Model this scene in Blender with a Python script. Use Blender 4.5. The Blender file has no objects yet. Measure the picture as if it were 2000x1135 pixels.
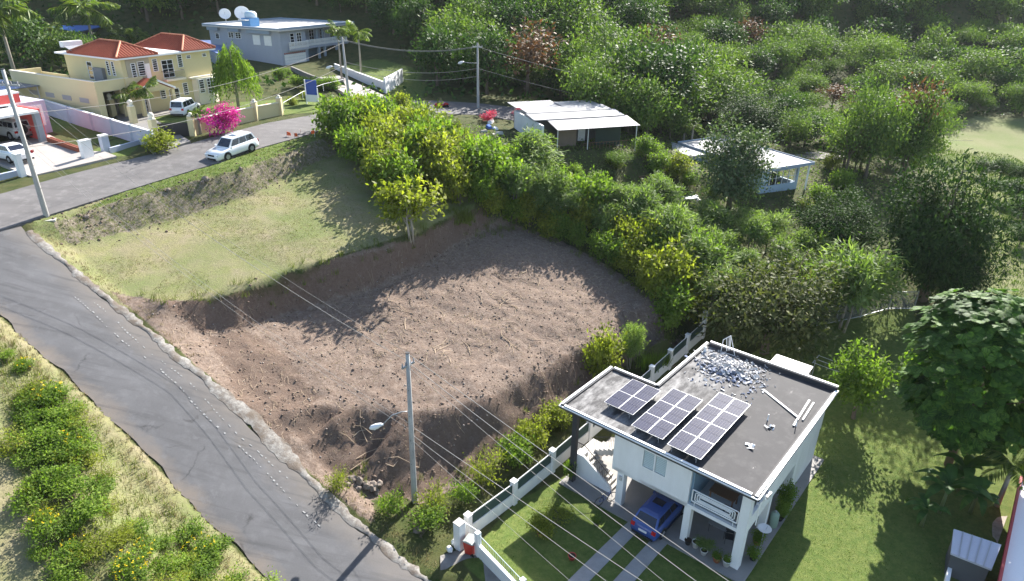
import bpy, bmesh, math, random
import numpy as np
from mathutils import Vector, Matrix
from mathutils.geometry import delaunay_2d_cdt

# ------------------------------------------------------------------ camera, sky, sun, exposure
SC = bpy.context.scene
COL = SC.collection
CAM_H = 30.0
PITCH, ROLL = math.radians(25.5), math.radians(1.0)
FOCAL = 1333.333                      # in pixels of a 2000 px wide frame (24 mm on 36 mm)
cam_d = bpy.data.cameras.new('camera'); cam_d.sensor_width = 36.0; cam_d.lens = 24.0
cam_d.clip_start = 0.3; cam_d.clip_end = 3000.0
cam = bpy.data.objects.new('camera', cam_d); COL.objects.link(cam)
cam.matrix_world = (Matrix.Translation((0, 0, CAM_H)) @ Matrix.Rotation(math.pi / 2 - PITCH, 4, 'X')
                    @ Matrix.Rotation(ROLL, 4, 'Z'))
SC.camera = cam

SUN_DIR = Vector((0.43, 0.903, 0.0)).normalized()      # horizontal direction towards the sun
SUN_EL = math.radians(33.5)
world = bpy.data.worlds.new('World'); SC.world = world; world.use_nodes = True
wn, wl = world.node_tree.nodes, world.node_tree.links
bgn = wn['Background']
sky = wn.new('ShaderNodeTexSky'); sky.sky_type = 'NISHITA'; sky.sun_disc = False
sky.sun_elevation = SUN_EL
sky.sun_rotation = math.atan2(SUN_DIR.x, SUN_DIR.y)
sky.air_density = 1.0; sky.dust_density = 1.0; sky.ozone_density = 1.0
wl.new(sky.outputs[0], bgn.inputs[0]); bgn.inputs[1].default_value = 0.09
sun_d = bpy.data.lights.new('sun', 'SUN'); sun_d.energy = 5.0; sun_d.angle = math.radians(0.53)
sun_d.color = (1.0, 0.955, 0.885)
sun = bpy.data.objects.new('sun', sun_d); COL.objects.link(sun)
sdir = Vector((SUN_DIR.x * math.cos(SUN_EL), SUN_DIR.y * math.cos(SUN_EL), math.sin(SUN_EL)))
sun.rotation_euler = sdir.to_track_quat('Z', 'Y').to_euler()
sun.location = (60, 100, 80)
vs = SC.view_settings
SC.display_settings.display_device = 'sRGB'
vs.view_transform = 'Standard'; vs.look = 'None'; vs.gamma = 1.0; vs.use_curve_mapping = False
vs.exposure = 1.68
SC.render.engine = 'CYCLES'
SC.cycles.use_denoising = True
SC.cycles.max_bounces = 7; SC.cycles.diffuse_bounces = 3; SC.cycles.glossy_bounces = 2
SC.cycles.transmission_bounces = 4; SC.cycles.transparent_max_bounces = 6; SC.cycles.volume_bounces = 0
SC.cycles.caustics_reflective = False; SC.cycles.caustics_refractive = False
SC.cycles.use_adaptive_sampling = True; SC.cycles.adaptive_threshold = 0.015

# ------------------------------------------------------------------ surveying: from a line of sight to a place
_cr, _sr = math.cos(ROLL), math.sin(ROLL)
_cp, _sp = math.cos(PITCH), math.sin(PITCH)
def ray(u, v):
    a = (u - 1000.0) / FOCAL; b = (v - 567.5) / FOCAL
    a, b = _cr * a + _sr * b, -_sr * a + _cr * b
    return (a, _cp - b * _sp, -(_sp + b * _cp))
def P(u, v, z):
    r = ray(u, v); t = (CAM_H - z) / -r[2]
    return Vector((r[0] * t, r[1] * t, z))
def proj(p):
    x, y, z = p[0], p[1], p[2] - CAM_H
    fw = y * _cp - z * _sp; up = y * _sp + z * _cp
    a = x / fw; b = -up / fw
    a, b = _cr * a - _sr * b, _sr * a + _cr * b
    return 1000 + FOCAL * a, 567.5 + FOCAL * b
def height_for(p, vtop):
    """height of a vertical standing at p whose top is seen at row vtop"""
    lo, hi = 0.0, 60.0
    for _ in range(40):
        m = (lo + hi) / 2
        if proj((p[0], p[1], p[2] + m))[1] > vtop: lo = m
        else: hi = m
    return lo
def px_size(p, px):
    """metres that px pixels of the photograph span at p"""
    fw = p[1] * _cp - (p[2] - CAM_H) * _sp
    return px * fw / FOCAL

# ------------------------------------------------------------------ object helpers
def link(o, parent=None):
    COL.objects.link(o)
    if parent is not None: o.parent = parent
    return o
def tag(o, label, cat, group=None):
    o['label'] = label; o['category'] = cat
    if group: o['group'] = group
    return o
def structure(o): o['kind'] = 'structure'; return o
def stuff(o, label=None, cat=None):
    o['kind'] = 'stuff'
    if label: o['label'] = label
    if cat: o['category'] = cat
    return o
def thing(name, label, cat, loc=(0, 0, 0), rz=0.0, group=None):
    o = bpy.data.objects.new(name, None); o.empty_display_size = 0.2
    link(o); o.location = loc; o.rotation_euler = (0, 0, rz)
    return tag(o, label, cat, group)
def inst(name, mesh, parent=None, loc=(0, 0, 0), rot=(0, 0, 0), scale=(1, 1, 1)):
    o = bpy.data.objects.new(name, mesh); link(o, parent)
    o.location = loc; o.rotation_euler = rot; o.scale = scale
    return o
def copy_tree(o, parent=None):
    c = o.copy(); link(c, parent)
    for ch in list(o.children): copy_tree(ch, c)
    return c

class MB:
    """collects simple solids; build() links them as one mesh object"""
    def __init__(s): s.v = []; s.f = []; s.m = []
    def add(s, vs_, fs, m=0):
        o = len(s.v); s.v += [tuple(p) for p in vs_]
        for f in fs: s.f.append([i + o for i in f]); s.m.append(m)
        return s
    def bx(s, x0, y0, z0, x1, y1, z1, m=0):
        return s.add([(x0,y0,z0),(x1,y0,z0),(x1,y1,z0),(x0,y1,z0),(x0,y0,z1),(x1,y0,z1),(x1,y1,z1),(x0,y1,z1)],
              [(3,2,1,0),(4,5,6,7),(0,1,5,4),(1,2,6,5),(2,3,7,6),(3,0,4,7)], m)
    def beam(s, a, b, w, h, m=0, up=(0, 0, 1)):
        a, b = Vector(a), Vector(b); d = (b - a).normalized()
        sd = d.cross(Vector(up)); sd = sd.normalized() if sd.length > 1e-5 else Vector((1, 0, 0))
        u = sd.cross(d); q = []
        for p in (a, b):
            for i, j in ((-1,-1),(1,-1),(1,1),(-1,1)): q.append(p + sd * (i * w / 2) + u * (j * h / 2))
        return s.add(q, [(0,1,2,3),(7,6,5,4),(4,5,1,0),(5,6,2,1),(6,7,3,2),(7,4,0,3)], m)
    def tube(s, pts, rad, n=8, m=0, cap=True):
        pts = [Vector(p) for p in pts]; k = len(pts)
        if not hasattr(rad, '__len__'): rad = [rad] * k
        q = []
        for i, p in enumerate(pts):
            d = (pts[min(i + 1, k - 1)] - pts[max(i - 1, 0)]).normalized()
            e = Vector((0, 0, 1)) if abs(d.z) < .9 else Vector((1, 0, 0))
            a = d.cross(e).normalized(); b = a.cross(d)
            for j in range(n):
                t = 2 * math.pi * j / n
                q.append(p + (a * math.cos(t) + b * math.sin(t)) * rad[i])
        fs = []
        for i in range(k - 1):
            for j in range(n):
                j2 = (j + 1) % n
                fs.append((i*n+j, i*n+j2, (i+1)*n+j2, (i+1)*n+j))
        if cap: fs.append(tuple(range(n))[::-1]); fs.append(tuple((k-1)*n+j for j in range(n)))
        return s.add(q, fs, m)
    def prism(s, poly, z0, z1, m=0):
        n = len(poly)
        ar = sum(poly[i][0]*poly[(i+1)%n][1]-poly[(i+1)%n][0]*poly[i][1] for i in range(n))
        if ar < 0: poly = poly[::-1]
        q = [(p[0], p[1], z0) for p in poly] + [(p[0], p[1], z1) for p in poly]
        fs = [tuple(range(n))[::-1], tuple(range(n, 2*n))]
        fs += [(i, (i+1) % n, n + (i+1) % n, n + i) for i in range(n)]
        return s.add(q, fs, m)
    def side(s, poly, y0, y1, m=0):
        """profile in x,z extruded along y"""
        n = len(poly)
        ar = sum(poly[i][0]*poly[(i+1)%n][1]-poly[(i+1)%n][0]*poly[i][1] for i in range(n))
        if ar < 0: poly = poly[::-1]
        q = [(p[0], y0, p[1]) for p in poly] + [(p[0], y1, p[1]) for p in poly]
        fs = [tuple(range(n)), tuple(range(n, 2*n))[::-1]]
        fs += [((i+1) % n, i, n + i, n + (i+1) % n) for i in range(n)]
        return s.add(q, fs, m)
    def lathe(s, prof, c=(0, 0, 0), n=16, m=0):
        q = []
        for r, z in prof:
            for j in range(n):
                t = 2*math.pi*j/n; q.append((c[0]+r*math.cos(t), c[1]+r*math.sin(t), c[2]+z))
        k = len(prof); fs = []
        for i in range(k-1):
            for j in range(n):
                j2 = (j+1) % n; fs.append((i*n+j, i*n+j2, (i+1)*n+j2, (i+1)*n+j))
        fs.append(tuple(range(n))[::-1]); fs.append(tuple((k-1)*n+j for j in range(n)))
        return s.add(q, fs, m)
    def mesh(s, name, mats, smooth=False):
        me = bpy.data.meshes.new(name); me.from_pydata(s.v, [], s.f)
        for mt in (mats if isinstance(mats, (list, tuple)) else [mats]): me.materials.append(mt)
        me.polygons.foreach_set('material_index', s.m)
        if smooth: me.polygons.foreach_set('use_smooth', [True] * len(s.f))
        me.update(); return me
    def build(s, name, mats, parent=None, smooth=False, **kw):
        return inst(name, s.mesh(name, mats, smooth), parent, **kw)
def np_mesh(name, verts, faces, mats, smooth=False, attrs=None, fattrs=None):
    """fast mesh from numpy: verts (n,3), faces (k,3|4)"""
    verts = np.asarray(verts, np.float32); faces = np.asarray(faces, np.int32)
    me = bpy.data.meshes.new(name); k, c = faces.shape
    me.vertices.add(len(verts)); me.vertices.foreach_set('co', verts.ravel())
    me.loops.add(k * c); me.loops.foreach_set('vertex_index', faces.ravel())
    me.polygons.add(k); me.polygons.foreach_set('loop_start', np.arange(k, dtype=np.int32) * c)
    me.polygons.foreach_set('loop_total', np.full(k, c, np.int32))
    if smooth: me.polygons.foreach_set('use_smooth', np.ones(k, bool))
    for mt in (mats if isinstance(mats, (list, tuple)) else [mats]): me.materials.append(mt)
    me.update(calc_edges=True)
    for n_, a in (attrs or {}).items():
        at = me.attributes.new(n_, 'FLOAT', 'POINT'); at.data.foreach_set('value', np.asarray(a, np.float32))
    for n_, a in (fattrs or {}).items():
        at = me.attributes.new(n_, 'FLOAT', 'FACE'); at.data.foreach_set('value', np.asarray(a, np.float32))
    return me

# ------------------------------------------------------------------ materials
class NT:
    def __init__(s, name):
        s.mat = bpy.data.materials.new(name); s.mat.use_nodes = True
        s.n = s.mat.node_tree.nodes; s.l = s.mat.node_tree.links
        s.bsdf = s.n['Principled BSDF']; s.out = s.n['Material Output']
    def node(s, t, **kw):
        x = s.n.new(t)
        for k, v in kw.items(): setattr(x, k, v)
        return x
    def pos(s):
        if not hasattr(s, '_p'): s._p = s.node('ShaderNodeNewGeometry').outputs['Position']
        return s._p
    def obj(s):
        if not hasattr(s, '_o'): s._o = s.node('ShaderNodeTexCoord').outputs['Object']
        return s._o
    def noise(s, scale, detail=4, rough=.55, vec=None, out='Fac', stretch=None):
        t = s.node('ShaderNodeTexNoise'); t.inputs['Scale'].default_value = scale
        t.inputs['Detail'].default_value = detail; t.inputs['Roughness'].default_value = rough
        v = vec if vec is not None else s.pos()
        if stretch:
            mp = s.node('ShaderNodeMapping'); mp.inputs['Scale'].default_value = stretch[:3]
            if len(stretch) > 3: mp.inputs['Rotation'].default_value = (0, 0, stretch[3])
            s.l.new(v, mp.inputs[0]); v = mp.outputs[0]
        s.l.new(v, t.inputs['Vector']); return t.outputs[out]
    def ramp(s, fac, stops):
        r = s.node('ShaderNodeValToRGB'); e = r.color_ramp.elements
        while len(e) < len(stops): e.new(.5)
        for i, (p, c) in enumerate(stops):
            e[i].position = p
            e[i].color = (c, c, c, 1) if not hasattr(c, '__len__') else (*c[:3], 1)
        s.l.new(fac, r.inputs[0]); return r.outputs[0]
    def mix(s, fac, a, b, blend='MIX'):
        m = s.node('ShaderNodeMix', data_type='RGBA', blend_type=blend, clamp_factor=True)
        for k, x in ((0, fac), (6, a), (7, b)):
            if hasattr(x, 'links'): s.l.new(x, m.inputs[k])
            elif k == 0: m.inputs[0].default_value = x
            else: m.inputs[k].default_value = (*x[:3], 1)
        return m.outputs[2]
    def math(s, op, a, b=0.0, clamp=False):
        m = s.node('ShaderNodeMath', operation=op, use_clamp=clamp)
        for k, x in ((0, a), (1, b)):
            if hasattr(x, 'links'): s.l.new(x, m.inputs[k])
            else: m.inputs[k].default_value = x
        return m.outputs[0]
    def attr(s, name):
        a = s.node('ShaderNodeAttribute', attribute_name=name); return a.outputs['Fac']
    def bump(s, h, strength=.3, dist=.05):
        b = s.node('ShaderNodeBump'); b.inputs['Strength'].default_value = strength
        b.inputs['Distance'].default_value = dist
        s.l.new(h, b.inputs['Height']); s.l.new(b.outputs[0], s.bsdf.inputs['Normal']); return b
    def col(s, c):
        if hasattr(c, 'links'): s.l.new(c, s.bsdf.inputs['Base Color'])
        else: s.bsdf.inputs['Base Color'].default_value = (*c[:3], 1)
        return s
    def rough(s, r, spec=.5, metal=0.0):
        if hasattr(r, 'links'): s.l.new(r, s.bsdf.inputs['Roughness'])
        else: s.bsdf.inputs['Roughness'].default_value = r
        s.bsdf.inputs['Specular IOR Level'].default_value = spec
        s.bsdf.inputs['Metallic'].default_value = metal
        return s
_pc = {}
def plain(name, c, rough=.6, spec=.4, metal=0.0, dirt=.25, scale=1.3, dcol=None, streak=False):
    """a painted or bare surface with weathering"""
    if name in _pc: return _pc[name]
    t = NT(name)
    n1 = t.noise(scale, 5, .6, stretch=(1, 1, .25) if streak else None); n2 = t.noise(scale * 9, 3, .6)
    f = t.ramp(n1, [(.35, 0.0), (.75, 1.0)])
    d = dcol or tuple(x * .55 for x in c)
    cc = t.mix(t.math('MULTIPLY', f, dirt), c, d)
    cc = t.mix(t.math('MULTIPLY', n2, dirt * .5), cc, tuple(x * .75 for x in c))
    t.col(cc).rough(rough, spec, metal)
    t.bump(n2, .12, .01)
    _pc[name] = t.mat; return t.mat
def glass(name, c=(.02, .03, .05), rough=.06):
    if name in _pc: return _pc[name]
    t = NT(name); t.col(c).rough(rough, .7); _pc[name] = t.mat; return t.mat

# ------------------------------------------------------------------ numpy value noise
def _hash(ix, iy, seed):
    n = (ix.astype(np.int64) * 374761393 + iy.astype(np.int64) * 668265263 + seed * 1274126177) & 0x7fffffff
    n = ((n ^ (n >> 13)) * 1274126177) & 0x7fffffff
    return ((n ^ (n >> 16)) & 0xffff) / 65535.0
def vnoise(x, y, seed=0):
    ix, iy = np.floor(x), np.floor(y); fx, fy = x - ix, y - iy
    fx = fx*fx*(3-2*fx); fy = fy*fy*(3-2*fy)
    a = _hash(ix, iy, seed); b = _hash(ix+1, iy, seed); c = _hash(ix, iy+1, seed); d = _hash(ix+1, iy+1, seed)
    return (a*(1-fx)+b*fx)*(1-fy)+(c*(1-fx)+d*fx)*fy
def fbm(x, y, scale, oct=4, seed=0):
    s = np.zeros_like(x, dtype=float); a = .5; f = scale
    for o in range(oct):
        s += a * (vnoise(x*f, y*f, seed+o) - .5); a *= .5; f *= 2.03
    return s
# ------------------------------------------------------------------ the lie of the land
LA = Vector((-5.27, 26.78)); LD = Vector((-0.848, 0.530)).normalized(); LN = Vector((LD.y, -LD.x))  # lane: curb line
LANE_W = 5.4
_ls = [-30, -14, -6, 0, 3.65, 9.1, 12.7, 16.2, 23.6, 28.5, 32, 34, 34.7, 36.5, 40, 46, 60, 90]
_lz = [-3.5, -2.2, -0.9, 0.45, 1.45, 3.6, 5.3, 6.85, 9.2, 10.6, 11.9, 12.6, 12.85, 13.0, 13.15, 13.2, 13.4, 13.6]
def lane_z(s): return float(np.interp(s, _ls, _lz))
def lane_pt(s, off, dz=0.0):
    p = LA + LD * s + LN * off
    return Vector((p.x, p.y, lane_z(s) + dz))
STREET_NEAR = [(60,432,12.95),(230,378,13.15),(380,332,13.5),(430,318,13.75),(510,289,13.95),(600,264,14.0),(655,246,13.95)]
STREET_FAR = [(0,380,13.4),(90,354,13.5),(165,334,13.65),(235,317,13.8),(345,289,14.05),(420,267,14.2),(520,241,14.25),(600,227,14.25),(655,214,14.15)]
near_w = [P(*p) for p in STREET_NEAR]; far_w = [P(*p) for p in STREET_FAR]
# beyond the bushes the street swings right towards the tin-roofed hut
near_w += [Vector((-16.5, 80.5, 13.6)), Vector((-11.5, 87.0, 13.0)), Vector((-5.0, 89.5, 12.4)), Vector((1.0, 88.0, 11.9)), Vector((3.4, 84.5, 11.6))]
far_w += [Vector((-19.0, 91.0, 13.7)), Vector((-13.5, 95.5, 13.1)), Vector((-5.0, 96.5, 12.6)), Vector((3.0, 95.0, 12.1)), Vector((9.0, 90.5, 11.6))]
near_w = [Vector((-45.0, 26.0, 13.0)), Vector((-38.2, 38.5, 12.72))] + near_w
far_w = [Vector((-60.0, 22.0, 13.2)), Vector((-47.0, 42.0, 13.4))] + far_w

BREAK = []        # break lines: lists of (x, y, z)
def bl(pts, px=True): BREAK.append([P(*p) for p in pts] if px else [Vector(p) for p in pts])
SB = [(392,652,7.15),(470,640,6.75),(560,612,6.35),(660,590,6.1),(740,562,6.25),(830,517,6.6),(900,475,7.0),(965,443,7.4),(1000,437,7.3)]
ST = [(262,590,9.35),(330,592,9.15),(390,585,9.0),(450,570,9.05),(560,533,9.15),(690,495,9.2),(800,460,9.3),(860,428,9.5),(920,404,9.75),(965,395,9.8)]
PR = [(1000,437,7.3),(1100,472,5.8),(1200,528,4.7),(1290,592,3.9),(1312,645,3.2)]
PC = [(500,775,5.0),(600,795,4.4),(700,802,4.0),(790,805,3.75),(870,800,3.6),(960,768,3.5),(1050,722,3.4),(1110,690,3.3),(1190,668,3.1),(1312,645,3.2)]
BT = [(655,935,2.3),(720,962,1.3),(810,978,.63),(900,932,.55),(960,900,.5),(1010,872,.45),(1075,826,.4),(1130,790,.35),(1200,735,.4),(1280,692,.6),(1345,650,.9)]
UF = [(135,482,11.2),(250,452,11.1),(350,428,11.1),(430,402,11.25),(500,378,11.45),(560,348,11.7),(620,318,12.0),(680,292,12.3)]
UB = [(100,434,12.75),(200,400,12.85),(300,372,13.1),(400,347,13.45),(470,326,13.65),(540,302,13.75),(600,280,13.7),(655,262,13.65)]
ST = [(u, v, z + .12 * (600 < u < 830)) for u, v, z in ST]; PC = [(u, v, z + .15) for u, v, z in PC[:-1]] + PC[-1:]
for q in (SB, ST, PR, PC, BT, UF, UB): bl(q)
HYv = Vector((math.sin(math.radians(39.5)), math.cos(math.radians(39.5)))); HXv = Vector((HYv.y, -HYv.x))
for off, dz in ((-.35, .30), (.25, 0.0)):
    BREAK.append([Vector((*(Vector((.33, 32.73)) + HYv * y_ + HXv * off), z_ + dz)) for y_, z_ in ((-4.1, -.15), (0, -.4), (4, -.42), (8, -.35), (12.4, -.25), (17, -.05), (22, .25), (26.2, .45))])
for off, dz in ((0.0, 0.0), (-LANE_W, 0.2)):
    BREAK.append([lane_pt(s, off, dz) for s in (-26,-14,-6,0,3.65,6.4,9.1,12.7,16.2,20,23.6,28.5,32,34)])
BREAK.append([lane_pt(s, -LANE_W - 1.6, .5 - .1 * math.sin(s)) for s in (-26,-14,-6,0,4,9,13,16,20,24,28,31)])
BREAK.append([lane_pt(s, 1.1, 0.02) for s in (-1.5, 1.5, 3.65, 6.4)])
BREAK.append([Vector(p) for p in near_w]); BREAK.append([Vector(p) for p in far_w])
POINTS = [P(*p) for p in [
    (430,690,6.7),(560,700,5.5),(700,700,4.9),(850,640,5.0),(1000,560,5.2),(1100,580,4.5),(960,690,4.1),(1200,610,3.7),(760,620,5.6),
    (300,520,9.95),(430,470,10.3),(560,450,10.35),(700,402,10.5),(770,385,10.4),(200,540,10.0),(630,370,11.2),
    (720,330,11.7),(800,330,11.4),(880,345,11.0),(950,360,10.4),(1010,395,9.0),(1060,425,7.6),(1130,445,6.3),(1230,480,5.2),(1330,560,3.6),(1385,610,2.4),
    (1080,300,11.4),(1200,292,11.2),(1010,252,11.8),(960,290,11.4),(1100,332,10.2),(1200,345,9.2),(1280,362,8.2),(1255,300,10.6),(1340,385,7.0),
    (1440,412,6.1),(1485,380,6.5),(1560,366,6.4),(1400,440,5.6),(1520,425,5.5),(1300,262,9.6),(1400,272,8.6),(1620,300,6.6),(1560,292,7.2),(1700,335,5.4),
    (1850,262,4.2),(1950,285,3.6),(1830,345,4.0),(1950,400,2.7),(1960,480,2.1),(1955,560,1.5),(1590,638,1.1),(1680,616,1.4),(1785,600,1.6),
    (1500,525,3.6),(1640,560,2.5),(1800,545,2.6),(1650,480,4.0),(1640,665,.7),(1720,640,1.0),(1650,800,-.15),(1700,900,-.4),(1600,1000,-.5),
    (1850,850,-.1),(1980,800,.3),(1985,680,1.1),(1720,760,.1),(1440,700,.3),(1500,690,.4)]]
POINTS += [Vector(p) for p in [
    (12.9,26.5,-.5),(4,32.5,-.5),(-.8,28.6,.1),(2.5,25.5,-.3),(9,21,-.7),(20,20,-.9),(28,22,-.9),(36,26,-.9),(22,36,-.5),(15,42,-.3),(18.5,45.5,.1),
    (-2.6,26.6,.5),(0,20,-1.0),(14,12,-2),(40,12,-2),(-9,16,3.0),(-16,8,3.6),(-30,16,8.0),(-40,28,12.5),(-24,20,7.0),(-20,24.5,6.9),
    (-14,20.5,4.6),(-33,31,11.6),
    (55,60,1.6),(80,50,0),(110,40,-1),(150,30,-2),(60,30,-1),(80,75,2.4),(120,80,2),(170,80,2),(60,85,4.2),(45,82,5.2),(60,110,5),(100,110,4),(160,120,4),
    (35,100,7.5),(25,118,10.5),(60,140,8),(100,150,7),(160,160,7),(12,110,12.2),(0,112,13),(-22,108,14.3),(-18,120,15),(-45,92,14.2),(-34,104,14.2),(-55,80,14.2),(-62,98,14.4),(-38,124,14.6),(-62,122,15.5),(-85,110,15),
    (-110,80,14.5),(-90,50,14),(-62,60,13.9),(-75,30,13.4),(-160,60,15),(-160,120,18),
    (0,140,21),(-40,150,24),(-62,136,21),(-90,136,22),(-22,144,22),(-150,170,30),(40,160,16),(90,176,12),(160,195,16),(0,172,38),(-60,172,40),(-100,170,40),(50,198,36),(110,212,34),(180,230,36),
    (0,240,50),(-100,240,52),(80,270,50),(160,300,52),(-200,240,52),(240,320,52),(240,160,14),(240,60,0),(240,-20,-6),(-240,-20,16),(-240,120,26),(0,-20,-3),(80,-20,-4),(-80,-20,12),
    (0,380,52),(240,420,52),(-240,380,52)]]
vv, ee = [], []
for b in BREAK:
    o = len(vv); vv += list(b); ee += [(o + i, o + i + 1) for i in range(len(b) - 1)]
vv += POINTS
cv, _, cf, ov, _, _ = delaunay_2d_cdt([Vector((p.x, p.y)) for p in vv], ee, [], 0, 1e-4)
cz = np.zeros(len(cv)); cz[:] = np.nan
for i, src in enumerate(ov):
    if src: cz[i] = sum(vv[k].z for k in src) / len(src)
for i in np.where(np.isnan(cz))[0]:       # crossings of break lines: nearest known heights
    d = sorted(((cv[i] - Vector((p.x, p.y))).length, p.z) for p in vv)[:3]
    cz[i] = sum(z / (r + .1) for r, z in d) / sum(1 / (r + .1) for r, z in d)
TX = np.array([[c.x, c.y] for c in cv])
def tin(gx, gy):
    """heights of the triangulated survey on the grid gx (columns) x gy (rows)"""
    Z = np.full((len(gy), len(gx)), np.nan)
    for f in cf:
        a, b, c = (TX[k] for k in f); za, zb, zc = (cz[k] for k in f)
        det = (b[0]-a[0])*(c[1]-a[1]) - (c[0]-a[0])*(b[1]-a[1])
        if abs(det) < 1e-9: continue
        i0, i1 = np.searchsorted(gx, [min(a[0],b[0],c[0]) - 1e-6, max(a[0],b[0],c[0]) + 1e-6])
        j0, j1 = np.searchsorted(gy, [min(a[1],b[1],c[1]) - 1e-6, max(a[1],b[1],c[1]) + 1e-6])
        if i0 >= i1 or j0 >= j1: continue
        X, Y = np.meshgrid(gx[i0:i1], gy[j0:j1])
        l1 = ((X-a[0])*(c[1]-a[1]) - (c[0]-a[0])*(Y-a[1])) / det
        l2 = ((b[0]-a[0])*(Y-a[1]) - (X-a[0])*(b[1]-a[1])) / det
        ok = (l1 >= -1e-6) & (l2 >= -1e-6) & (l1 + l2 <= 1 + 1e-6)
        z = za + l1*(zb-za) + l2*(zc-za)
        Z[j0:j1, i0:i1][ok] = z[ok]
    if np.isnan(Z).any():
        Z[np.isnan(Z)] = np.nanmin(Z)
    return Z
def blur(Z, n, k=1):
    for _ in range(n):
        Q = np.pad(Z, k, mode='edge')
        Z = (Q[:-2*k, k:-k] + Q[2*k:, k:-k] + Q[k:-k, :-2*k] + Q[k:-k, 2*k:] + 2*Z) / 6
    return Z
def in_poly(X, Y, poly):
    r = np.zeros(X.shape, bool); n = len(poly)
    for i in range(n):
        (x0, y0), (x1, y1) = poly[i][:2], poly[(i+1) % n][:2]
        if y0 == y1: continue
        c = ((Y < y0) != (Y < y1)) & (X < (x1-x0)*(Y-y0)/(y1-y0)+x0)
        r ^= c
    return r
STEP = 0.25
NX0, NX1, NY0, NY1 = -52.0, 52.0, 14.0, 92.0
gx = np.arange(NX0, NX1 + 1e-6, STEP); gy = np.arange(NY0, NY1 + 1e-6, STEP)
GX, GY = np.meshgrid(gx, gy)
Z0 = tin(gx, gy)
wp = lambda L: [(P(*p).x, P(*p).y) for p in L]
lane_poly = [tuple((lane_pt(s, 0).xy)) for s in (-26, 0, 10, 20, 35.2)] + [tuple(lane_pt(s, -LANE_W - .2).xy) for s in (41, 30, 20, 10, 0, -26)]
street_poly = [tuple(p.xy) for p in near_w] + [tuple(p.xy) for p in reversed(far_w)]
dirt_poly = [tuple(lane_pt(s, .55).xy) for s in (27.0, 22.0, 18.2, 12, 6, 2.6)] + wp([(725,975,1.2),(775,965,.9),(825,985,.6),(890,955,.5),(950,912,.5),(1010,876,.45),(1068,838,.4),(1135,785,.35),(1200,735,.4),(1290,690,.6)]) + wp([(1345,650,.9)]) + wp(PR[::-1]) + wp([(965,396,9.8),(925,404,9.7),(860,430,9.5),(800,462,9.3),(690,497,9.2),(560,536,9.15),(450,572,9.05),(390,585,9.0),(330,590,9.15),(255,580,9.4)])
terr_poly = wp([(262,590,9.35),(330,592,9.15),(390,585,9.0),(450,570,9.05),(560,533,9.15),(690,495,9.2),(800,460,9.3),(860,428,9.5),(925,404,9.75),(940,385,9.9),(860,380,10.4),(770,360,10.8),(680,292,12.3),(655,262,13.65)]) + [tuple(p.xy) for p in near_w[8:2:-1]] + [tuple(near_w[2].xy)] + [tuple(lane_pt(s, .3).xy) for s in (33, 28, 22)]
bank_poly = wp(UF) + wp(UB[::-1])
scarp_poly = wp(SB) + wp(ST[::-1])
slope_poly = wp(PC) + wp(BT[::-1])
lawn_poly = [(-2.6,27.2),(2.5,24.5),(14,14.5),(52,14.5),(52,36)] + wp([(1990,700,1.0),(1800,700,.8),(1785,600,1.6),(1680,616,1.4),(1590,638,1.1),(1440,700,.3),(1380,662,.5)]) + [(14,44.5),(0.2,32.6)]
meadow_poly = wp([(1800,330,4.2),(1830,255,4.3),(1900,240,4.0),(2100,260,3.4),(2200,420,2.5),(2200,640,1.2),(1930,600,1.5),(1905,470,2.3),(1850,370,3.5)])
up_lawns = [wp([(55,242,13.9),(175,282,14.0),(300,250,14.2),(230,215,14.3)]), wp([(0,290,13.8),(0,345,13.7),(70,330,13.8),(30,290,13.9)]),
            wp([(300,230,14.3),(370,262,14.3),(470,232,14.4),(640,215,14.3),(640,180,14.4),(430,200,14.4)]), wp([(660,135,14.3),(730,170,14.2),(820,200,13.6),(830,150,13.8),(740,120,14.5)]),
            wp([(160,300,14.0),(250,300,14.1),(280,272,14.2),(225,268,14.2)])]
def mask(poly, n=6):
    return np.clip(blur(in_poly(GX, GY, poly).astype(float), n), 0, 1)
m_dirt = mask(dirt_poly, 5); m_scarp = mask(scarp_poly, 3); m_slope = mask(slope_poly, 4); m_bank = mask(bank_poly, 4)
m_dark_soil = np.maximum(m_slope, .8 * mask(wp([(400,655,7.0),(480,640,6.7),(560,690,5.6),(640,790,4.4),(600,800,4.4),(560,890,3.7),(470,790,5.9)]), 8)); m_terr = mask(terr_poly, 6); m_lawn = mask(lawn_poly, 5)
m_lush = m_lawn.copy()
for q in up_lawns: m_lush = np.maximum(m_lush, mask(q, 3))
m_mead = mask(meadow_poly, 6)
weed_bank = [tuple(lane_pt(s, -LANE_W - .1).xy) for s in (-8, 0, 10, 20, 31)] + [tuple(lane_pt(s, -LANE_W - 17).xy) for s in (31, 20, 10, 0, -8)]
m_terr = np.maximum(m_terr, mask(weed_bank, 3))
lane_m = in_poly(GX, GY, lane_poly) | in_poly(GX, GY, street_poly)
FBL = Vector((.33, 32.73)); vergep = wp(UB) + [tuple(p.xy) for p in near_w[8:2:-1]]
m_lush = np.maximum(m_lush, mask(vergep, 2) * .9)
m_road = np.clip(blur(lane_m.astype(float), 3), 0, 1)
Z1 = blur(Z0, 2)
rough_ = fbm(GX, GY, .35, 5, 3)
fine_ = fbm(GX, GY, 1.6, 3, 11)
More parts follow.
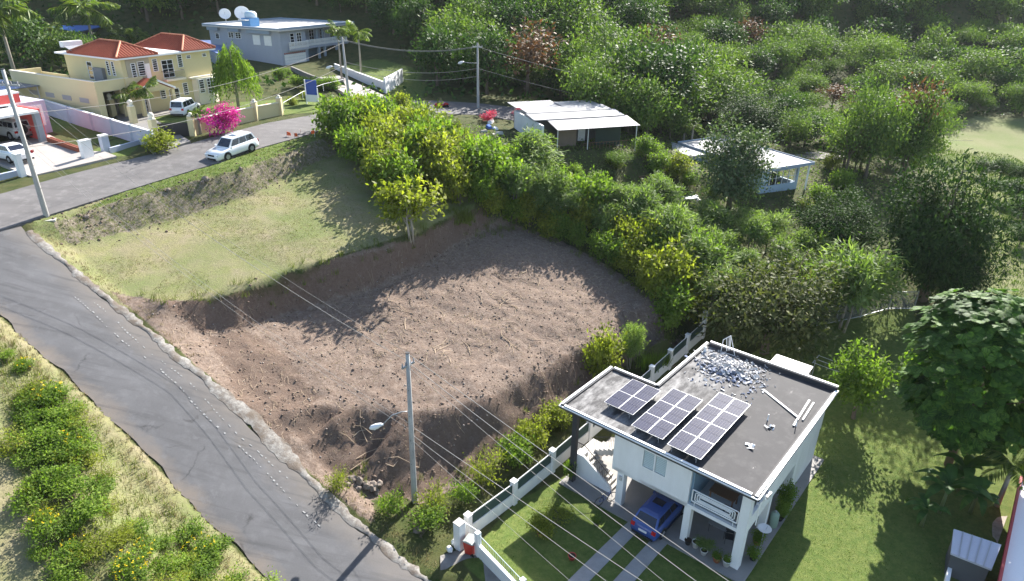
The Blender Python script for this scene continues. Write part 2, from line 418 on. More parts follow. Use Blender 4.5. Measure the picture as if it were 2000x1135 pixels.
# bulldozed furrows run down the cut faces
along = GX * float(LD.x) + GY * float(LD.y); across = GX * float(LN.x) + GY * float(LN.y)
rid = fbm(along, across * .22, 1.3, 4, 21)
trk = np.sin((across + fbm(GX, GY, .12, 2, 5) * 6) * 5.2) * (vnoise(GX * .16, GY * .16, 9) > .5)
Z1 = Z1 + rough_ * (.10 + .50 * m_dirt * (1 - .6*m_lawn) + .6 * m_bank + .5 * m_scarp) * (1 - m_road) * (1 - .6 * m_lawn) * (1 - .5 * m_terr * (1 - m_bank))
Z1 = Z1 + fine_ * (.02 + .22 * m_dirt + .28 * m_bank) * (1 - m_road)
Z1 = Z1 + rid * (1.15 * m_scarp + 1.7 * m_slope) * (1 - m_road) + trk * .012 * m_dirt * (1 - m_scarp) * (1 - m_slope)
Z1 = np.where(lane_m, Z0 - .16, Z1)
# house pad of the white house is level
HA = math.radians(-39.5); HX = Vector((math.cos(HA), math.sin(HA))); HY = Vector((-HX.y, HX.x)); HO = Vector((12.94, 27.58))
pad_poly = [tuple((HO + HX * x + HY * y).xy) for x, y in ((.6,-.9),(-12.4,-.9),(-12.4,6),(-9.2,6),(-9.2,13.6),(.6,13.6))]
pm = np.clip(blur(in_poly(GX, GY, pad_poly).astype(float), 3), 0, 1)
Z1 = Z1 * (1 - pm) + (-.58) * pm
def ground_z(x, y):
    i = (x - NX0) / STEP; j = (y - NY0) / STEP
    if 0 <= i < len(gx) - 1 and 0 <= j < len(gy) - 1:
        a, b = int(i), int(j); fx, fy = i - a, j - b
        return float((Z1[b,a]*(1-fx)+Z1[b,a+1]*fx)*(1-fy)+(Z1[b+1,a]*(1-fx)+Z1[b+1,a+1]*fx)*fy)
    i = (x - cx[0]) / CST; j = (y - cy[0]) / CST
    a = min(max(int(i), 0), len(cx) - 2); b = min(max(int(j), 0), len(cy) - 2); fx, fy = i - a, j - b
    return float((ZC[b,a]*(1-fx)+ZC[b,a+1]*fx)*(1-fy)+(ZC[b+1,a]*(1-fx)+ZC[b+1,a+1]*fx)*fy)
CST = 2.0
cx = np.arange(-236.0, 236.1, CST); cy = np.arange(-18.0, 300.1, CST)
CX, CY = np.meshgrid(cx, cy)
ZC = blur(tin(cx, cy), 2) + fbm(CX, CY, .05, 4, 40) * 3.0 * np.clip((CY - 100) / 40, 0, 1)
def G(u, v, tmax=400):
    """where the line of sight through (u, v) meets the ground"""
    r = ray(u, v); t, dt = 15.0, .5; prev = None
    while t < tmax:
        h = CAM_H + r[2] * t - ground_z(r[0] * t, r[1] * t)
        if h < 0:
            lo, hi = t - dt, t
            for _ in range(12):
                m = (lo + hi) / 2
                if CAM_H + r[2] * m - ground_z(r[0] * m, r[1] * m) < 0: hi = m
                else: lo = m
            return Vector((r[0] * hi, r[1] * hi, ground_z(r[0] * hi, r[1] * hi)))
        t += dt
    return Vector((r[0] * tmax, r[1] * tmax, ground_z(r[0] * tmax, r[1] * tmax)))

# ------------------------------------------------------------------ ground material
def ground_material():
    t = NT('ground_cover')
    n0 = t.noise(.18, 4); n1 = t.noise(.9, 5, .6); n2 = t.noise(5.5, 5, .65); n3 = t.noise(26, 4, .7); n4 = t.noise(2.3, 4, .6)
    wild = t.mix(t.ramp(n1, [(.3, 0.0), (.7, 1.0)]), (.040, .062, .016), (.11, .105, .042))
    wild = t.mix(t.ramp(n3, [(.35, 0.0), (.7, .7)]), wild, (.030, .036, .012))
    # raw earth
    earth = t.mix(t.ramp(n0, [(.3, 0.0), (.7, 1.0)]), (.218, .164, .130), (.160, .115, .090))
    earth = t.mix(t.ramp(n4, [(.38, 0.0), (.62, .75)]), earth, (.262, .208, .170))
    earth = t.mix(t.ramp(n2, [(.34, 0.0), (.66, .8)]), earth, (.112, .080, .062))
    straw = t.ramp(n3, [(.60, 0.0), (.72, .75)])
    earth = t.mix(straw, earth, (.38, .31, .24))
    # dry mown grass of the upper lot
    dry = t.mix(t.ramp(n1, [(.32, 0.0), (.68, 1.0)]), (.235, .225, .098), (.270, .228, .148))
    dry = t.mix(t.ramp(n0, [(.42, 0.0), (.62, .8)]), dry, (.125, .165, .050))
    dry = t.mix(t.ramp(n2, [(.45, 0.0), (.7, .75)]), dry, (.165, .150, .085))
    dry = t.mix(t.ramp(n3, [(.5, 0.0), (.75, .6)]), dry, (.11, .12, .05))
    # watered lawn
    lush = t.mix(t.ramp(n4, [(.35, 0.0), (.65, 1.0)]), (.098, .146, .032), (.160, .188, .052))
    lush = t.mix(t.ramp(n2, [(.4, 0.0), (.75, .7)]), lush, (.072, .104, .026))
    lush = t.mix(t.ramp(n3, [(.4, 0.0), (.75, .5)]), lush, (.044, .070, .018))
    mead = t.mix(t.ramp(n0, [(.35, 0.0), (.65, 1.0)]), (.140, .172, .058), (.195, .190, .095))
    mead = t.mix(t.ramp(n2, [(.4, 0.0), (.75, .6)]), mead, (.10, .13, .035))
    def edge(name, w=.5):
        a = t.math('ADD', t.attr(name), t.math('MULTIPLY', t.math('SUBTRACT', n2, .5), w))
        a = t.math('ADD', a, t.math('MULTIPLY', t.math('SUBTRACT', n1, .5), w))
        return t.ramp(a, [(.42, 0.0), (.58, 1.0)])
    c = t.mix(edge('m_mead'), wild, mead)
    c = t.mix(edge('m_terr'), c, dry)
    bk = t.mix(t.ramp(n2, [(.42, 0.0), (.60, 1.0)]), (.135, .120, .078), (.245, .205, .160))
    bk = t.mix(t.ramp(n4, [(.48, 0.0), (.62, .8)]), bk, (.105, .118, .045))
    c = t.mix(edge('m_bank'), c, bk)
    c = t.mix(edge('m_lush', .35), c, lush)
    c = t.mix(edge('m_dirt', .6), c, earth)
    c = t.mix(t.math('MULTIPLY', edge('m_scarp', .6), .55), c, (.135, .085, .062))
    c = t.mix(t.math('MULTIPLY', edge('m_slope', .9), .62), c, (.108, .074, .056))      # darker brown over the bank slope and road-side pad
    t.col(c).rough(.95, .12)
    h = t.math('ADD', t.math('MULTIPLY', n2, .6), t.math('MULTIPLY', n3, .5))
    t.bump(h, .85, .10)
    return t.mat
M_GROUND = ground_material()
_attrs = dict(m_dirt=m_dirt * (1 - .0 * m_lawn), m_terr=m_terr, m_lush=m_lush, m_bank=m_bank, m_scarp=m_scarp, m_mead=m_mead, m_slope=m_dark_soil)
ny, nx = GX.shape
vid = np.arange(nx * ny).reshape(ny, nx)
F = np.stack([vid[:-1,:-1], vid[:-1,1:], vid[1:,1:], vid[1:,:-1]], -1)
zone = np.zeros((ny, nx), int)
zone[in_poly(GX, GY, terr_poly)] = 1; zone[in_poly(GX, GY, lawn_poly)] = 3; zone[m_dirt > .5] = 2; zone[m_mead > .5] = 4
zf = zone[:-1, :-1]
VV = np.stack([GX, GY, Z1], -1).reshape(-1, 3)
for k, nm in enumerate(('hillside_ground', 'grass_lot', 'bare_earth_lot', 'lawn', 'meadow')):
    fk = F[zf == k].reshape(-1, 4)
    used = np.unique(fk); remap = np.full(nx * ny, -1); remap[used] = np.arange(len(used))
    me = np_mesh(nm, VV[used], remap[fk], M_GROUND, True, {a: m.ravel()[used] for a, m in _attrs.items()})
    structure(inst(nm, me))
cny, cnx = CX.shape
cid = np.arange(cnx * cny).reshape(cny, cnx)
FC = np.stack([cid[:-1,:-1], cid[:-1,1:], cid[1:,1:], cid[1:,:-1]], -1)
cc_x, cc_y = CX[:-1,:-1] + 1, CY[:-1,:-1] + 1
keep = ~((cc_x > NX0 + 2) & (cc_x < NX1 - 2) & (cc_y > NY0 + 2) & (cc_y < NY1 - 2))
ZCm = ZC - .35 * ((CX > NX0 - .5) & (CX < NX1 + .5) & (CY > NY0 - .5) & (CY < NY1 + .5))
mm = in_poly(CX, CY, meadow_poly).astype(float)
ll = in_poly(CX, CY, lawn_poly).astype(float)
for q in up_lawns: ll = np.maximum(ll, in_poly(CX, CY, q))
zer = np.zeros(CX.size)
me = np_mesh('terrain', np.stack([CX, CY, ZCm], -1).reshape(-1, 3), FC[keep].reshape(-1, 4), M_GROUND, True,
             dict(m_dirt=zer, m_terr=zer, m_lush=blur(ll, 1).ravel(), m_bank=zer, m_scarp=zer, m_slope=zer, m_mead=blur(mm, 2).ravel()))
structure(inst('terrain', me))

# ------------------------------------------------------------------ roads
def asphalt(name, base, patch=.5):
    t = NT(name)
    n0 = t.noise(.22, 4); n1 = t.noise(1.4, 5, .6); n2 = t.noise(22, 4, .7); n3 = t.noise(.5, 5, .65, stretch=(1, 1, 1))
    wheel = t.noise(.55, 3, .5, stretch=(.18, 1.6, 1, math.atan2(LD.y, LD.x)))
    c = t.mix(t.ramp(n0, [(.3, 0.0), (.7, 1.0)]), base, tuple(x * 1.35 for x in base))
    c = t.mix(t.ramp(wheel, [(.4, 0.0), (.65, .6)]), c, tuple(x * .78 for x in base))
    c = t.mix(t.ramp(n1, [(.5, 0.0), (.75, patch)]), c, tuple(x * 1.8 for x in base))
    c = t.mix(t.ramp(n2, [(.45, 0.0), (.8, .5)]), c, tuple(x * 1.9 for x in base))
    v = t.node('ShaderNodeTexVoronoi', feature='DISTANCE_TO_EDGE'); v.inputs['Scale'].default_value = .16
    wv = t.node('ShaderNodeVectorMath', operation='ADD'); t.l.new(t.pos(), wv.inputs[0])
    nn = t.noise(.7, 4, .6, out='Color'); t.l.new(nn, wv.inputs[1]); t.l.new(wv.outputs[0], v.inputs['Vector'])
    crack = t.ramp(v.outputs['Distance'], [(.0, 1.0), (.009, 0.0)])
    crack = t.math('MULTIPLY', crack, t.ramp(n3, [(.5, 0.0), (.62, .8)]))
    c = t.mix(crack, c, tuple(x * .35 for x in base))
    if name == 'lane_asphalt':                       # earth washed onto the carriageway along both edges
        dp = t.node('ShaderNodeVectorMath', operation='DOT_PRODUCT'); sb_ = t.node('ShaderNodeVectorMath', operation='SUBTRACT')
        t.l.new(t.pos(), sb_.inputs[0]); sb_.inputs[1].default_value = (LA.x, LA.y, 0); t.l.new(sb_.outputs[0], dp.inputs[0]); dp.inputs[1].default_value = (LN.x, LN.y, 0)
        off = dp.outputs['Value']; wn_ = t.math('MULTIPLY', t.math('SUBTRACT', t.noise(.5, 5, .65), .5), 2.6)
        r_ = t.ramp(t.math('ADD', t.math('MULTIPLY', t.math('ADD', off, wn_), .25), 1.0), [(.55, 0.0), (.98, .75)])
        l_ = t.ramp(t.math('ADD', t.math('MULTIPLY', t.math('ADD', t.math('ADD', off, LANE_W), wn_), -.5), .8), [(.35, 0.0), (.95, .8)])
        c = t.mix(r_, c, (.135, .118, .102)); c = t.mix(l_, c, (.165, .135, .11))
        st_ = t.noise(.8, 5, .6, stretch=(.10, 3.2, 1, math.atan2(LD.y, LD.x))); c = t.mix(t.ramp(st_, [(.52, 0.0), (.70, .55)]), c, tuple(x * .62 for x in base))
        c = t.mix(t.ramp(t.noise(1.1, 6, .7), [(.60, 0.0), (.68, .5)]), c, tuple(x * 1.7 for x in base))
    t.col(c).rough(.85, .3)
    t.bump(t.math('ADD', n2, t.math('MULTIPLY', crack, -1.0)), .4, .012)
    return t.mat
M_ASPH = asphalt('lane_asphalt', (.072, .072, .076), .45)
M_ASPH2 = asphalt('street_asphalt', (.100, .094, .092), .8)
def strip(name, left, right, mat, k=8, dz=0.0, smooth=True, parent=None):
    """a sheet between two lines of points"""
    n = len(left); q = []; f = []; w_ = k + 5
    for i in range(n):
        l_, r_ = left[i], right[i]
        q += [(l_.x, l_.y, l_.z + dz - .25), (l_.x, l_.y, l_.z + dz)]
        for j in range(k + 1):
            p = l_.lerp(r_, j / k); crown = .05 * (1 - (2 * j / k - 1) ** 2)
            q.append((p.x, p.y, p.z + dz + crown))
        q += [(r_.x, r_.y, r_.z + dz), (r_.x, r_.y, r_.z + dz - .25)]
    for i in range(n - 1):
        for j in list(range(2, k + 2)) + [0, k + 3]:
            a = i * w_ + j; f.append((a, a + 1, a + w_ + 1, a + w_))
    me = np_mesh(name, q, f, mat, smooth); return inst(name, me, parent)
def resample(pts, n):
    d = [0.0]
    for a, b in zip(pts[:-1], pts[1:]): d.append(d[-1] + (b - a).length)
    out = []
    for t in np.linspace(0, d[-1], n):
        out.append(Vector([float(np.interp(t, d, [p[k] for p in pts])) for k in range(3)]))
    return out
random.seed(4)
ss = np.arange(-26, 40.01, .5)
wob = lambda s, k: .16 * math.sin(s * .9 + k) + .10 * math.sin(s * 2.3 + 2 * k) + random.uniform(-.05, .05)
right_e = [lane_pt(s, -.08 + .5 * wob(s, 1.0), 0.0) for s in ss]
left_e = [lane_pt(s, -LANE_W + .7 * wob(s, 2.0), .10) for s in ss]
lane_o = structure(strip('lane_road', right_e, left_e, M_ASPH))
street_o = structure(strip('street_road', resample(near_w, 90), resample(far_w, 90), M_ASPH2, dz=.035))
# ------------------------------------------------------------------ gutter and paint along the lane
M_CONC = plain('old_concrete', (.27, .255, .235), .9, .2, dirt=.9, scale=1.4, dcol=(.11, .10, .09))
M_GUT = NT('crumbling_gutter'); n1 = M_GUT.noise(.9, 5, .65); n2 = M_GUT.noise(4.5, 5, .7); n3 = M_GUT.noise(20, 3)
cc = M_GUT.mix(M_GUT.ramp(n2, [(.38, 0.0), (.62, 1.0)]), (.30, .285, .26), (.17, .155, .14)); cc = M_GUT.mix(M_GUT.ramp(n1, [(.42, 0.0), (.58, .9)]), cc, (.135, .108, .085)); M_GUT.col(cc).rough(.95, .1); M_GUT.bump(M_GUT.math('ADD', n2, n3), .6, .04); M_GUT = M_GUT.mat
M_CONC2 = plain('pale_concrete', (.50, .48, .45), .85, .25, dirt=.5, scale=.8, dcol=(.26, .24, .22))
M_WPAINT = plain('road_paint', (.32, .32, .315), .85, .2, dirt=.9, scale=4.0)
random.seed(7)
gs = np.arange(-6, 34.01, .3)
gin = [lane_pt(s, -.02 - .22 * abs(math.sin(s * .7 + 1)) + random.uniform(-.10, .10), .055) for s in gs]
gout = [lane_pt(s, .30 + .55 * math.exp(-((s - 11.5) / 3.2) ** 2) + random.uniform(-.12, .14), .075) for s in gs]
gut = structure(strip('concrete_gutter', gin, gout, M_GUT, 4, dz=-.03))
mb = MB()
for row, off in enumerate((-1.45, -.85)):
    for s in np.arange(4.5 + row * 3.5, 27 - row * 1.5, .27):
        if random.random() < .30 + .25 * math.sin(s * 1.7): continue
        o_ = off + .10 * math.sin(s * .8 + row) + random.uniform(-.03, .03)
        w, l = random.uniform(.02, .045), random.uniform(.03, .085)
        q = []
        for a, b in ((-1,-1),(1,-1),(1,1),(-1,1)):
            p = lane_pt(s + a * l + random.uniform(-.02, .02), o_ + b * w + random.uniform(-.02, .02))
            fr = -(o_) / LANE_W
            q.append((p.x, p.y, p.z + .18 * fr + .05 * (1 - (2 * fr - 1) ** 2) + .006))
        mb.add(q, [(0, 1, 2, 3)])
stuff(mb.build('road_marking', M_WPAINT, lane_o))

# ------------------------------------------------------------------ the white house with the solar roof
M_WHITE = plain('white_render', (.80, .80, .80), .8, .3, dirt=.34, scale=1.1, dcol=(.50, .485, .45), streak=True)
M_WTRIM = plain('white_trim', (.82, .82, .81), .5, .4, dirt=.18, scale=2)
M_TEAL = plain('blue_grey_wall', (.17, .26, .34), .7, .3, dirt=.2)
M_DARKFASC = plain('dark_fascia', (.045, .045, .05), .7, .3, dirt=.4)
M_BLACK = plain('black_metal', (.02, .02, .022), .5, .4, dirt=.1)
M_SLAT = plain('louvre_slat', (.52, .60, .58), .45, .5, dirt=.12)
M_TILE = plain('patio_floor', (.27, .255, .24), .7, .3, dirt=.4)
M_DARKIN = plain('dim_interior', (.10, .10, .105), .9, .2, dirt=.2)
def roof_material():
    t = NT('roof_membrane')
    o = t.obj()
    n0 = t.noise(.35, 4, .6, o); n1 = t.noise(1.6, 5, .65, o); n2 = t.noise(9, 5, .7, o); n3 = t.noise(.9, 6, .7, o, stretch=(2.2, .8, 1))
    c = t.mix(t.ramp(n0, [(.3, 0.0), (.7, 1.0)]), (.054, .052, .054), (.036, .035, .037))
    c = t.mix(t.ramp(n1, [(.5, 0.0), (.78, .7)]), c, (.092, .088, .088))
    c = t.mix(t.ramp(n2, [(.55, 0.0), (.8, .5)]), c, (.045, .042, .042))
    # chalky worn paint on the stair side and by the panels
    sx = t.node('ShaderNodeSeparateXYZ'); t.l.new(o, sx.inputs[0])
    side_ = t.ramp(t.math('MULTIPLY', sx.outputs[0], -.08), [(.30, 0.0), (.62, .55)])
    pale = t.math('MULTIPLY', t.ramp(n3, [(.40, 0.0), (.66, 1.0)]), side_)
    c = t.mix(pale, c, (.44, .43, .42))
    spot = t.math('MULTIPLY', t.ramp(n3, [(.66, 0.0), (.72, .6)]), t.ramp(n1, [(.45, 0.0), (.6, 1.0)]))
    c = t.mix(spot, c, (.36, .34, .32))
    t.col(c).rough(.8, .3); t.bump(n2, .25, .015); return t.mat
M_ROOF = roof_material()
house = thing('house', 'white two storey house with flat dark roof carrying solar panels', 'house', (HO.x, HO.y, 0), HA)
GZ = -.5
def box_part(name, x0, y0, z0, x1, y1, z1, mat, parent=house):
    return MB().bx(x0, y0, z0, x1, y1, z1).build(name, mat, parent)
fl = box_part('floor_slab', -12.1, -.5, GZ - .35, .38, 13.4, GZ + .02, M_TILE)
# upper storey
w = MB()
w.bx(-8.75, .25, 2.07, -6.80, .42, 4.95).bx(-5.20, .25, 2.07, -3.70, .42, 4.95)
w.bx(-6.80, .25, 2.07, -5.20, .42, 3.32).bx(-6.80, .25, 4.62, -5.20, .42, 4.95)
w.bx(-8.75, .42, 2.07, -8.57, 13.0, 4.95)            # stair side
w.bx(-8.57, 12.82, 2.07, -.25, 13.0, 4.95)           # back
w.bx(-.43, 3.25, 2.30, -.25, 12.82, 4.95)            # garden side
w.bx(-.43, .80, 2.30, -.25, 1.9, 3.05).bx(-.43, 2.5, 2.30, -.25, 3.25, 4.95)
w.bx(-.43, 1.9, 2.30, -.25, 2.5, 3.2)
w.build('upper_wall', M_WHITE, house)
w = MB(); w.bx(-3.70, .42, 2.30, -3.55, 3.25, 4.95).bx(-3.55, 3.10, 2.30, -.43, 3.25, 4.95); w.build('balcony_wall', M_TEAL, house)
box_part('upper_floor', -8.57, .25, 2.07, -.25, 12.82, 2.298, M_WHITE)
box_part('balcony_floor', -3.55, .42, 2.30, -.43, 3.10, 2.32, plain('balcony_tile', (.52, .54, .56), .5, .4))
# ground floor
w = MB(); w.bx(-8.75, 6.0, GZ, -2.6, 6.16, 2.07).bx(-2.6, 8.4, GZ, -.28, 8.56, 2.07).bx(-.44, 8.56, GZ, -.28, 13.0, 2.07)
w.bx(-8.75, 12.84, GZ, -.44, 13.0, 2.07).bx(-8.75, 6.16, GZ, -8.59, 12.84, 2.07).bx(-2.76, 6.16, GZ, -2.6, 8.4, 2.07)
w.bx(-8.75, 3.3, GZ, -8.59, 6.0, 2.07); w.build('lower_wall', M_WHITE, house)
for x0, y0, s in ((-8.33,.26,.46), (-3.82,.26,.42), (-.72,.26,.48), (-.70,4.1,.42), (-8.33,4.2,.4), (-3.82,4.2,.4)):
    box_part('column', x0, y0, GZ, x0 + s, y0 + s, 2.07, M_WHITE)
box_part('corner_column', -.74, .24, 2.07, -.24, .80, 4.95, M_WHITE)
box_part('stair_column', -11.75, .10, GZ, -11.43, .42, 4.95, M_DARKFASC)
d_ = box_part('door', -3.0, 3.05, 2.31, -2.1, 3.10, 4.4, M_WTRIM); box_part('door_glass', -2.88, 3.035, 2.6, -2.22, 3.05, 4.25, glass('dark_glass'), d_)
d_ = box_part('window', -1.9, 3.05, 3.0, -.8, 3.10, 4.3, M_WTRIM); box_part('pane', -1.82, 3.035, 3.08, -.88, 3.05, 4.22, glass('dark_glass'), d_)
d_ = box_part('door', -6.4, 5.95, GZ, -5.5, 6.0, 1.6, plain('brown_door', (.14, .08, .05)))
box_part('wall_lamp', -8.16, .16, 1.55, -7.98, .26, 1.85, plain('lamp_grey', (.45, .45, .45)))
# louvre window
wf = MB()
for x in (-6.80, -6.04, -5.25): wf.bx(x, .23, 3.32, x + (.06 if x != -6.04 else .09), .40, 4.62)
wf.bx(-6.80, .228, 3.30, -5.19, .40, 3.36).bx(-6.80, .228, 4.56, -5.19, .40, 4.63)
wo = wf.build('louvre_window', M_WTRIM, house)
box_part('pane', -6.74, .36, 3.36, -5.25, .38, 4.56, glass('dark_glass'), wo)
sl = MB(); sl.add([(-.335, -.024, -.034), (.335, -.024, -.034), (.335, .024, .034), (-.335, .024, .034), (-.335, -.016, -.042), (.335, -.016, -.042), (.335, .032, .026), (-.335, .032, .026)],
    [(0,1,2,3),(7,6,5,4),(4,5,1,0),(5,6,2,1),(6,7,3,2),(7,4,0,3)])
slm = sl.mesh('slat', M_SLAT)
for cx_ in (-6.39, -5.60):
    for k in range(10): inst('slat', slm, wo, (cx_, .30, 3.43 + k * .122))
# roof
RP = [(0,0),(-12.6,0),(-12.6,5.8),(-9.1,5.8),(-9.1,13.3),(.1,13.3)]
roof = MB().prism(RP, 4.95, 5.12).build('roof', M_ROOF, house)
def parapet(a, b, h, wd=.24, inner=M_DARKFASC, z0=5.123):
    a, b = Vector((*a, 0)), Vector((*b, 0)); d = (b - a).normalized(); n = Vector((-d.y, d.x, 0))   # n points outwards
    m_ = MB()
    q = [a + n * .03, b + n * .03, b - n * wd, a - n * wd]
    m_.prism([(p.x, p.y) for p in q], z0, z0 + h, 0)
    o_ = m_.build('parapet', inner, roof)
    c_ = MB(); q = [a + n * .06, b + n * .06, b - n * (wd * .45), a - n * (wd * .45)]
    c_.prism([(p.x, p.y) for p in q], z0 + h + .002, z0 + h + .05, 0)
    c_.build('parapet_cap', M_WTRIM, o_)
parapet((-.25,0), (-12.35,0), .06, .2)
parapet((-12.6,.0), (-12.6,5.8), .10, .22)
parapet((-12.35,5.8), (-9.1,5.8), .14, .2)
parapet((-9.1,5.8), (-9.1,13.3), .12, .2)
parapet((-8.85,13.3), (.1,13.3), .30, .22)
parapet((.1,13.05), (0,0), .06, .2)
g_ = MB(); g_.bx(-12.66, -.10, 4.93, .06, -.03, 5.06).bx(.10, -.05, 4.93, .17, 13.3, 5.06); g_.build('fascia', M_DARKFASC, roof)
g_ = MB(); g_.bx(-12.7, -.15, 5.09, .14, -.07, 5.15).bx(.11, -.06, 5.09, .19, 13.3, 5.15).bx(-12.70, -.05, 5.06, -12.63, 5.8, 5.16); g_.build('gutter_edge', M_WTRIM, roof)
g_ = MB(); g_.tube([(.2, .5, 5.1), (.34, .45, 4.9), (.16, .42, 4.6), (.14, .42, 3.0)], .035, 6); g_.build('drain_pipe', M_WTRIM, roof)
g_ = MB(); g_.bx(.12, .95, 4.75, .42, 1.22, 4.92).bx(.18, .62, 4.8, .40, .85, 4.95); g_.build('flood_light', plain('lamp_grey', (.45, .45, .45)), roof)
# balcony railing: nested rounded loops of white tube
def loop(x0, x1, z0, z1, r, y, rad):
    pts = []
    for cx_, cz_, a0 in ((x1 - r, z1 - r, 0), (x0 + r, z1 - r, 90), (x0 + r, z0 + r, 180), (x1 - r, z0 + r, 270)):
        for k in range(4):
            a = math.radians(a0 + k * 30); pts.append((cx_ + r * math.cos(a), y, cz_ + r * math.sin(a)))
    pts.append(pts[0]); return MB().tube(pts, rad, 6, cap=False)
rl = loop(-3.50, -.80, 2.62, 3.42, .04, .30, .042).build('balcony_railing', M_WTRIM, house, True)
for k in range(3):
    loop(-3.32 + k * .13, -.98 - k * .13, 2.74 + k * .09, 3.30 - k * .09, .09 - k * .02, .30, .034).build('rail_loop', M_WTRIM, rl, True)
for x in (-3.3, -1.0): MB().tube([(x, .30, 2.30), (x, .30, 2.64)], .025, 6).build('rail_post', M_WTRIM, rl)
# outside stair under the roof corner
st = MB()
for k in range(8): st.bx(-9.05 - (k + 1) * .27, .98, GZ, -9.05 - k * .27, 2.05, GZ + .185 * (k + 1))
st.bx(-12.0, .98, GZ, -11.21, 3.2, GZ + 1.48)
for k in range(7): st.bx(-11.2 + k * .33, 2.12, GZ + 1.2 + .18 * k, -11.2 + (k + 1) * .33, 3.2, GZ + 1.48 + .18 * (k + 1))
so = st.build('stair', M_CONC2, house)
MB().side([(-9.0, GZ), (-11.95, GZ), (-11.95, 1.30), (-11.2, 1.30), (-9.0, -.05)], .82, .975).build('stair_wall', M_WHITE, so)
r_ = MB()
rail_a = [(-9.05, .90, .75), (-11.2, .90, 2.15), (-11.93, .90, 2.15)]
for a, b in zip(rail_a[:-1], rail_a[1:]):
    r_.tube([a, b], .025, 6)
    n_ = int(abs(b[0] - a[0]) / .13)
    for k in range(n_ + 1):
        f = k / n_; x = a[0] + (b[0] - a[0]) * f; z = a[2] + (b[2] - a[2]) * f
        r_.tube([(x, .90, z), (x, .90, z - .80)], .012, 4)
for k in range(20):
    x = -11.2 + k * .125; z = 2.15 + k * .062
    r_.tube([(x, 2.08, z), (x, 2.08, z - .85)], .012, 4)
r_.tube([(-11.2, 2.08, 2.15), (-8.8, 2.08, 3.35)], .025, 6)
r_.build('stair_railing', M_BLACK, so)
MB().bx(-11.9, 1.05, .985, -11.3, 1.5, 1.25).build('planter_box', plain('lamp_grey', (.45, .45, .45)), so)

# ------------------------------------------------------------------ solar panels
def cell_material():
    t = NT('solar_cells'); o = t.obj()
    br = t.node('ShaderNodeTexBrick'); br.offset = 0.0; br.squash = 1.0
    br.inputs['Scale'].default_value = 1.0; br.inputs['Mortar Size'].default_value = .005; br.inputs['Mortar Smooth'].default_value = .1
    br.inputs['Brick Width'].default_value = .166; br.inputs['Row Height'].default_value = .139
    br.inputs['Color1'].default_value = (.006, .010, .040, 1); br.inputs['Color2'].default_value = (.009, .014, .052, 1); br.inputs['Mortar'].default_value = (.10, .105, .13, 1)
    t.l.new(o, br.inputs['Vector']); t.col(br.outputs['Color']).rough(.5, .05); return t.mat
M_CELL = cell_material(); M_ALU = plain('aluminium_frame', (.34, .35, .37), .45, .4, .4, dirt=.1)
pm_ = MB().bx(-.51, -.85, 0, .51, .85, .035).mesh('panel', M_ALU)
cm_ = MB().bx(-.49, -.83, .0352, .49, -.006, .041).bx(-.49, .006, .0352, .49, .83, .041).mesh('cell_field', M_CELL)
for (x0, y0, rows, lab) in ((-9.40, 1.50, 2, 'shortest bank of dark solar panels at the stair end of the dark roof'),
                            (-6.88, .55, 3, 'middle length bank of dark solar panels between two others on the dark roof'),
                            (-4.42, .36, 4, 'longest bank of dark solar panels on the open side of the dark roof')):
    pl = HO + HX * x0 + HY * y0
    sp = thing('solar_array', lab, 'solar panels', (pl.x, pl.y, 5.12), HA, 'solar arrays on the flat roof')
    fr = MB()
    for x in (-.75, .75):
        fr.beam((x, -.05, .36), (x, rows * 1.73 + .05, .40), .05, .05)
        for k in range(rows + 1): fr.tube([(x, .1 + k * (rows * 1.73 - .2) / rows, 0), (x, .1 + k * (rows * 1.73 - .2) / rows, .37)], .025, 5)
    fr.build('mounting_frame', M_ALU, sp)
    for i in range(2):
        for j in range(rows):
            po = inst('panel', pm_, sp, (-.525 + i * 1.05, .86 + j * 1.73, .42), (.012, 0, 0)); inst('cell_field', cm_, po)

# ------------------------------------------------------------------ things lying on the roof
def on_house(x, y, z): p = HO + HX * x + HY * y; return (p.x, p.y, z)
M_PLANK = plain('white_plank', (.74, .73, .70), .7, .3, dirt=.3, scale=3)
for (xa, ya, xb, yb, wd, lab) in ((-3.65,10.12,-.85,8.5,.14,'long white plank lying alone on the dark roof'), (-.92,10.9,-.72,7.45,.12,'white plank beside a shorter one near the roof edge'), (-.62,10.8,-.50,8.4,.10,'shorter white plank beside a longer one near the roof edge')):
    a, b = Vector(on_house(xa, ya, 5.15)), Vector(on_house(xb, yb, 5.19)); m_ = (a + b) / 2
    tag(MB().beam(a - m_, b - m_, wd, .05).build('plank', M_PLANK, None, loc=m_), lab, 'plank', 'planks on the roof')
random.seed(3)
rb = MB(); M_RUB = [plain('rubble_white', (.58, .57, .56), .9, .2, dirt=.4, scale=5), plain('rubble_grey', (.30, .30, .32), .9, .2, dirt=.4, scale=5), plain('rubble_blue', (.16, .19, .27), .8, .3, dirt=.3, scale=5)]
for k in range(950):
    a = random.random(); x = random.gauss(-6.4, 1.05); y = random.gauss(11.1, .85)
    if k > 820: x = random.uniform(-8.6, -3.5); y = random.uniform(7.8, 12.8)
    hgt_ = .34 * math.exp(-((x + 6.4) / 1.3) ** 2 - ((y - 11.1) / 1.0) ** 2)
    if k > 820: hgt_ = 0
    z = 5.13 + random.random() * hgt_
    s = random.uniform(.05, .16) * (.6 if k > 820 else 1)
    d = Vector((random.gauss(0, 1), random.gauss(0, 1), random.gauss(0, .35))).normalized() * s
    c = Vector((x, y, z + .03)); mi = 2 if (y < 10.6 and random.random() < .5) else (1 if random.random() < .35 else 0)
    rb.beam(c - d, c + d, s * random.uniform(.5, 1.3), random.uniform(.015, .05), mi, (random.gauss(0, .5), random.gauss(0, .5), 1))
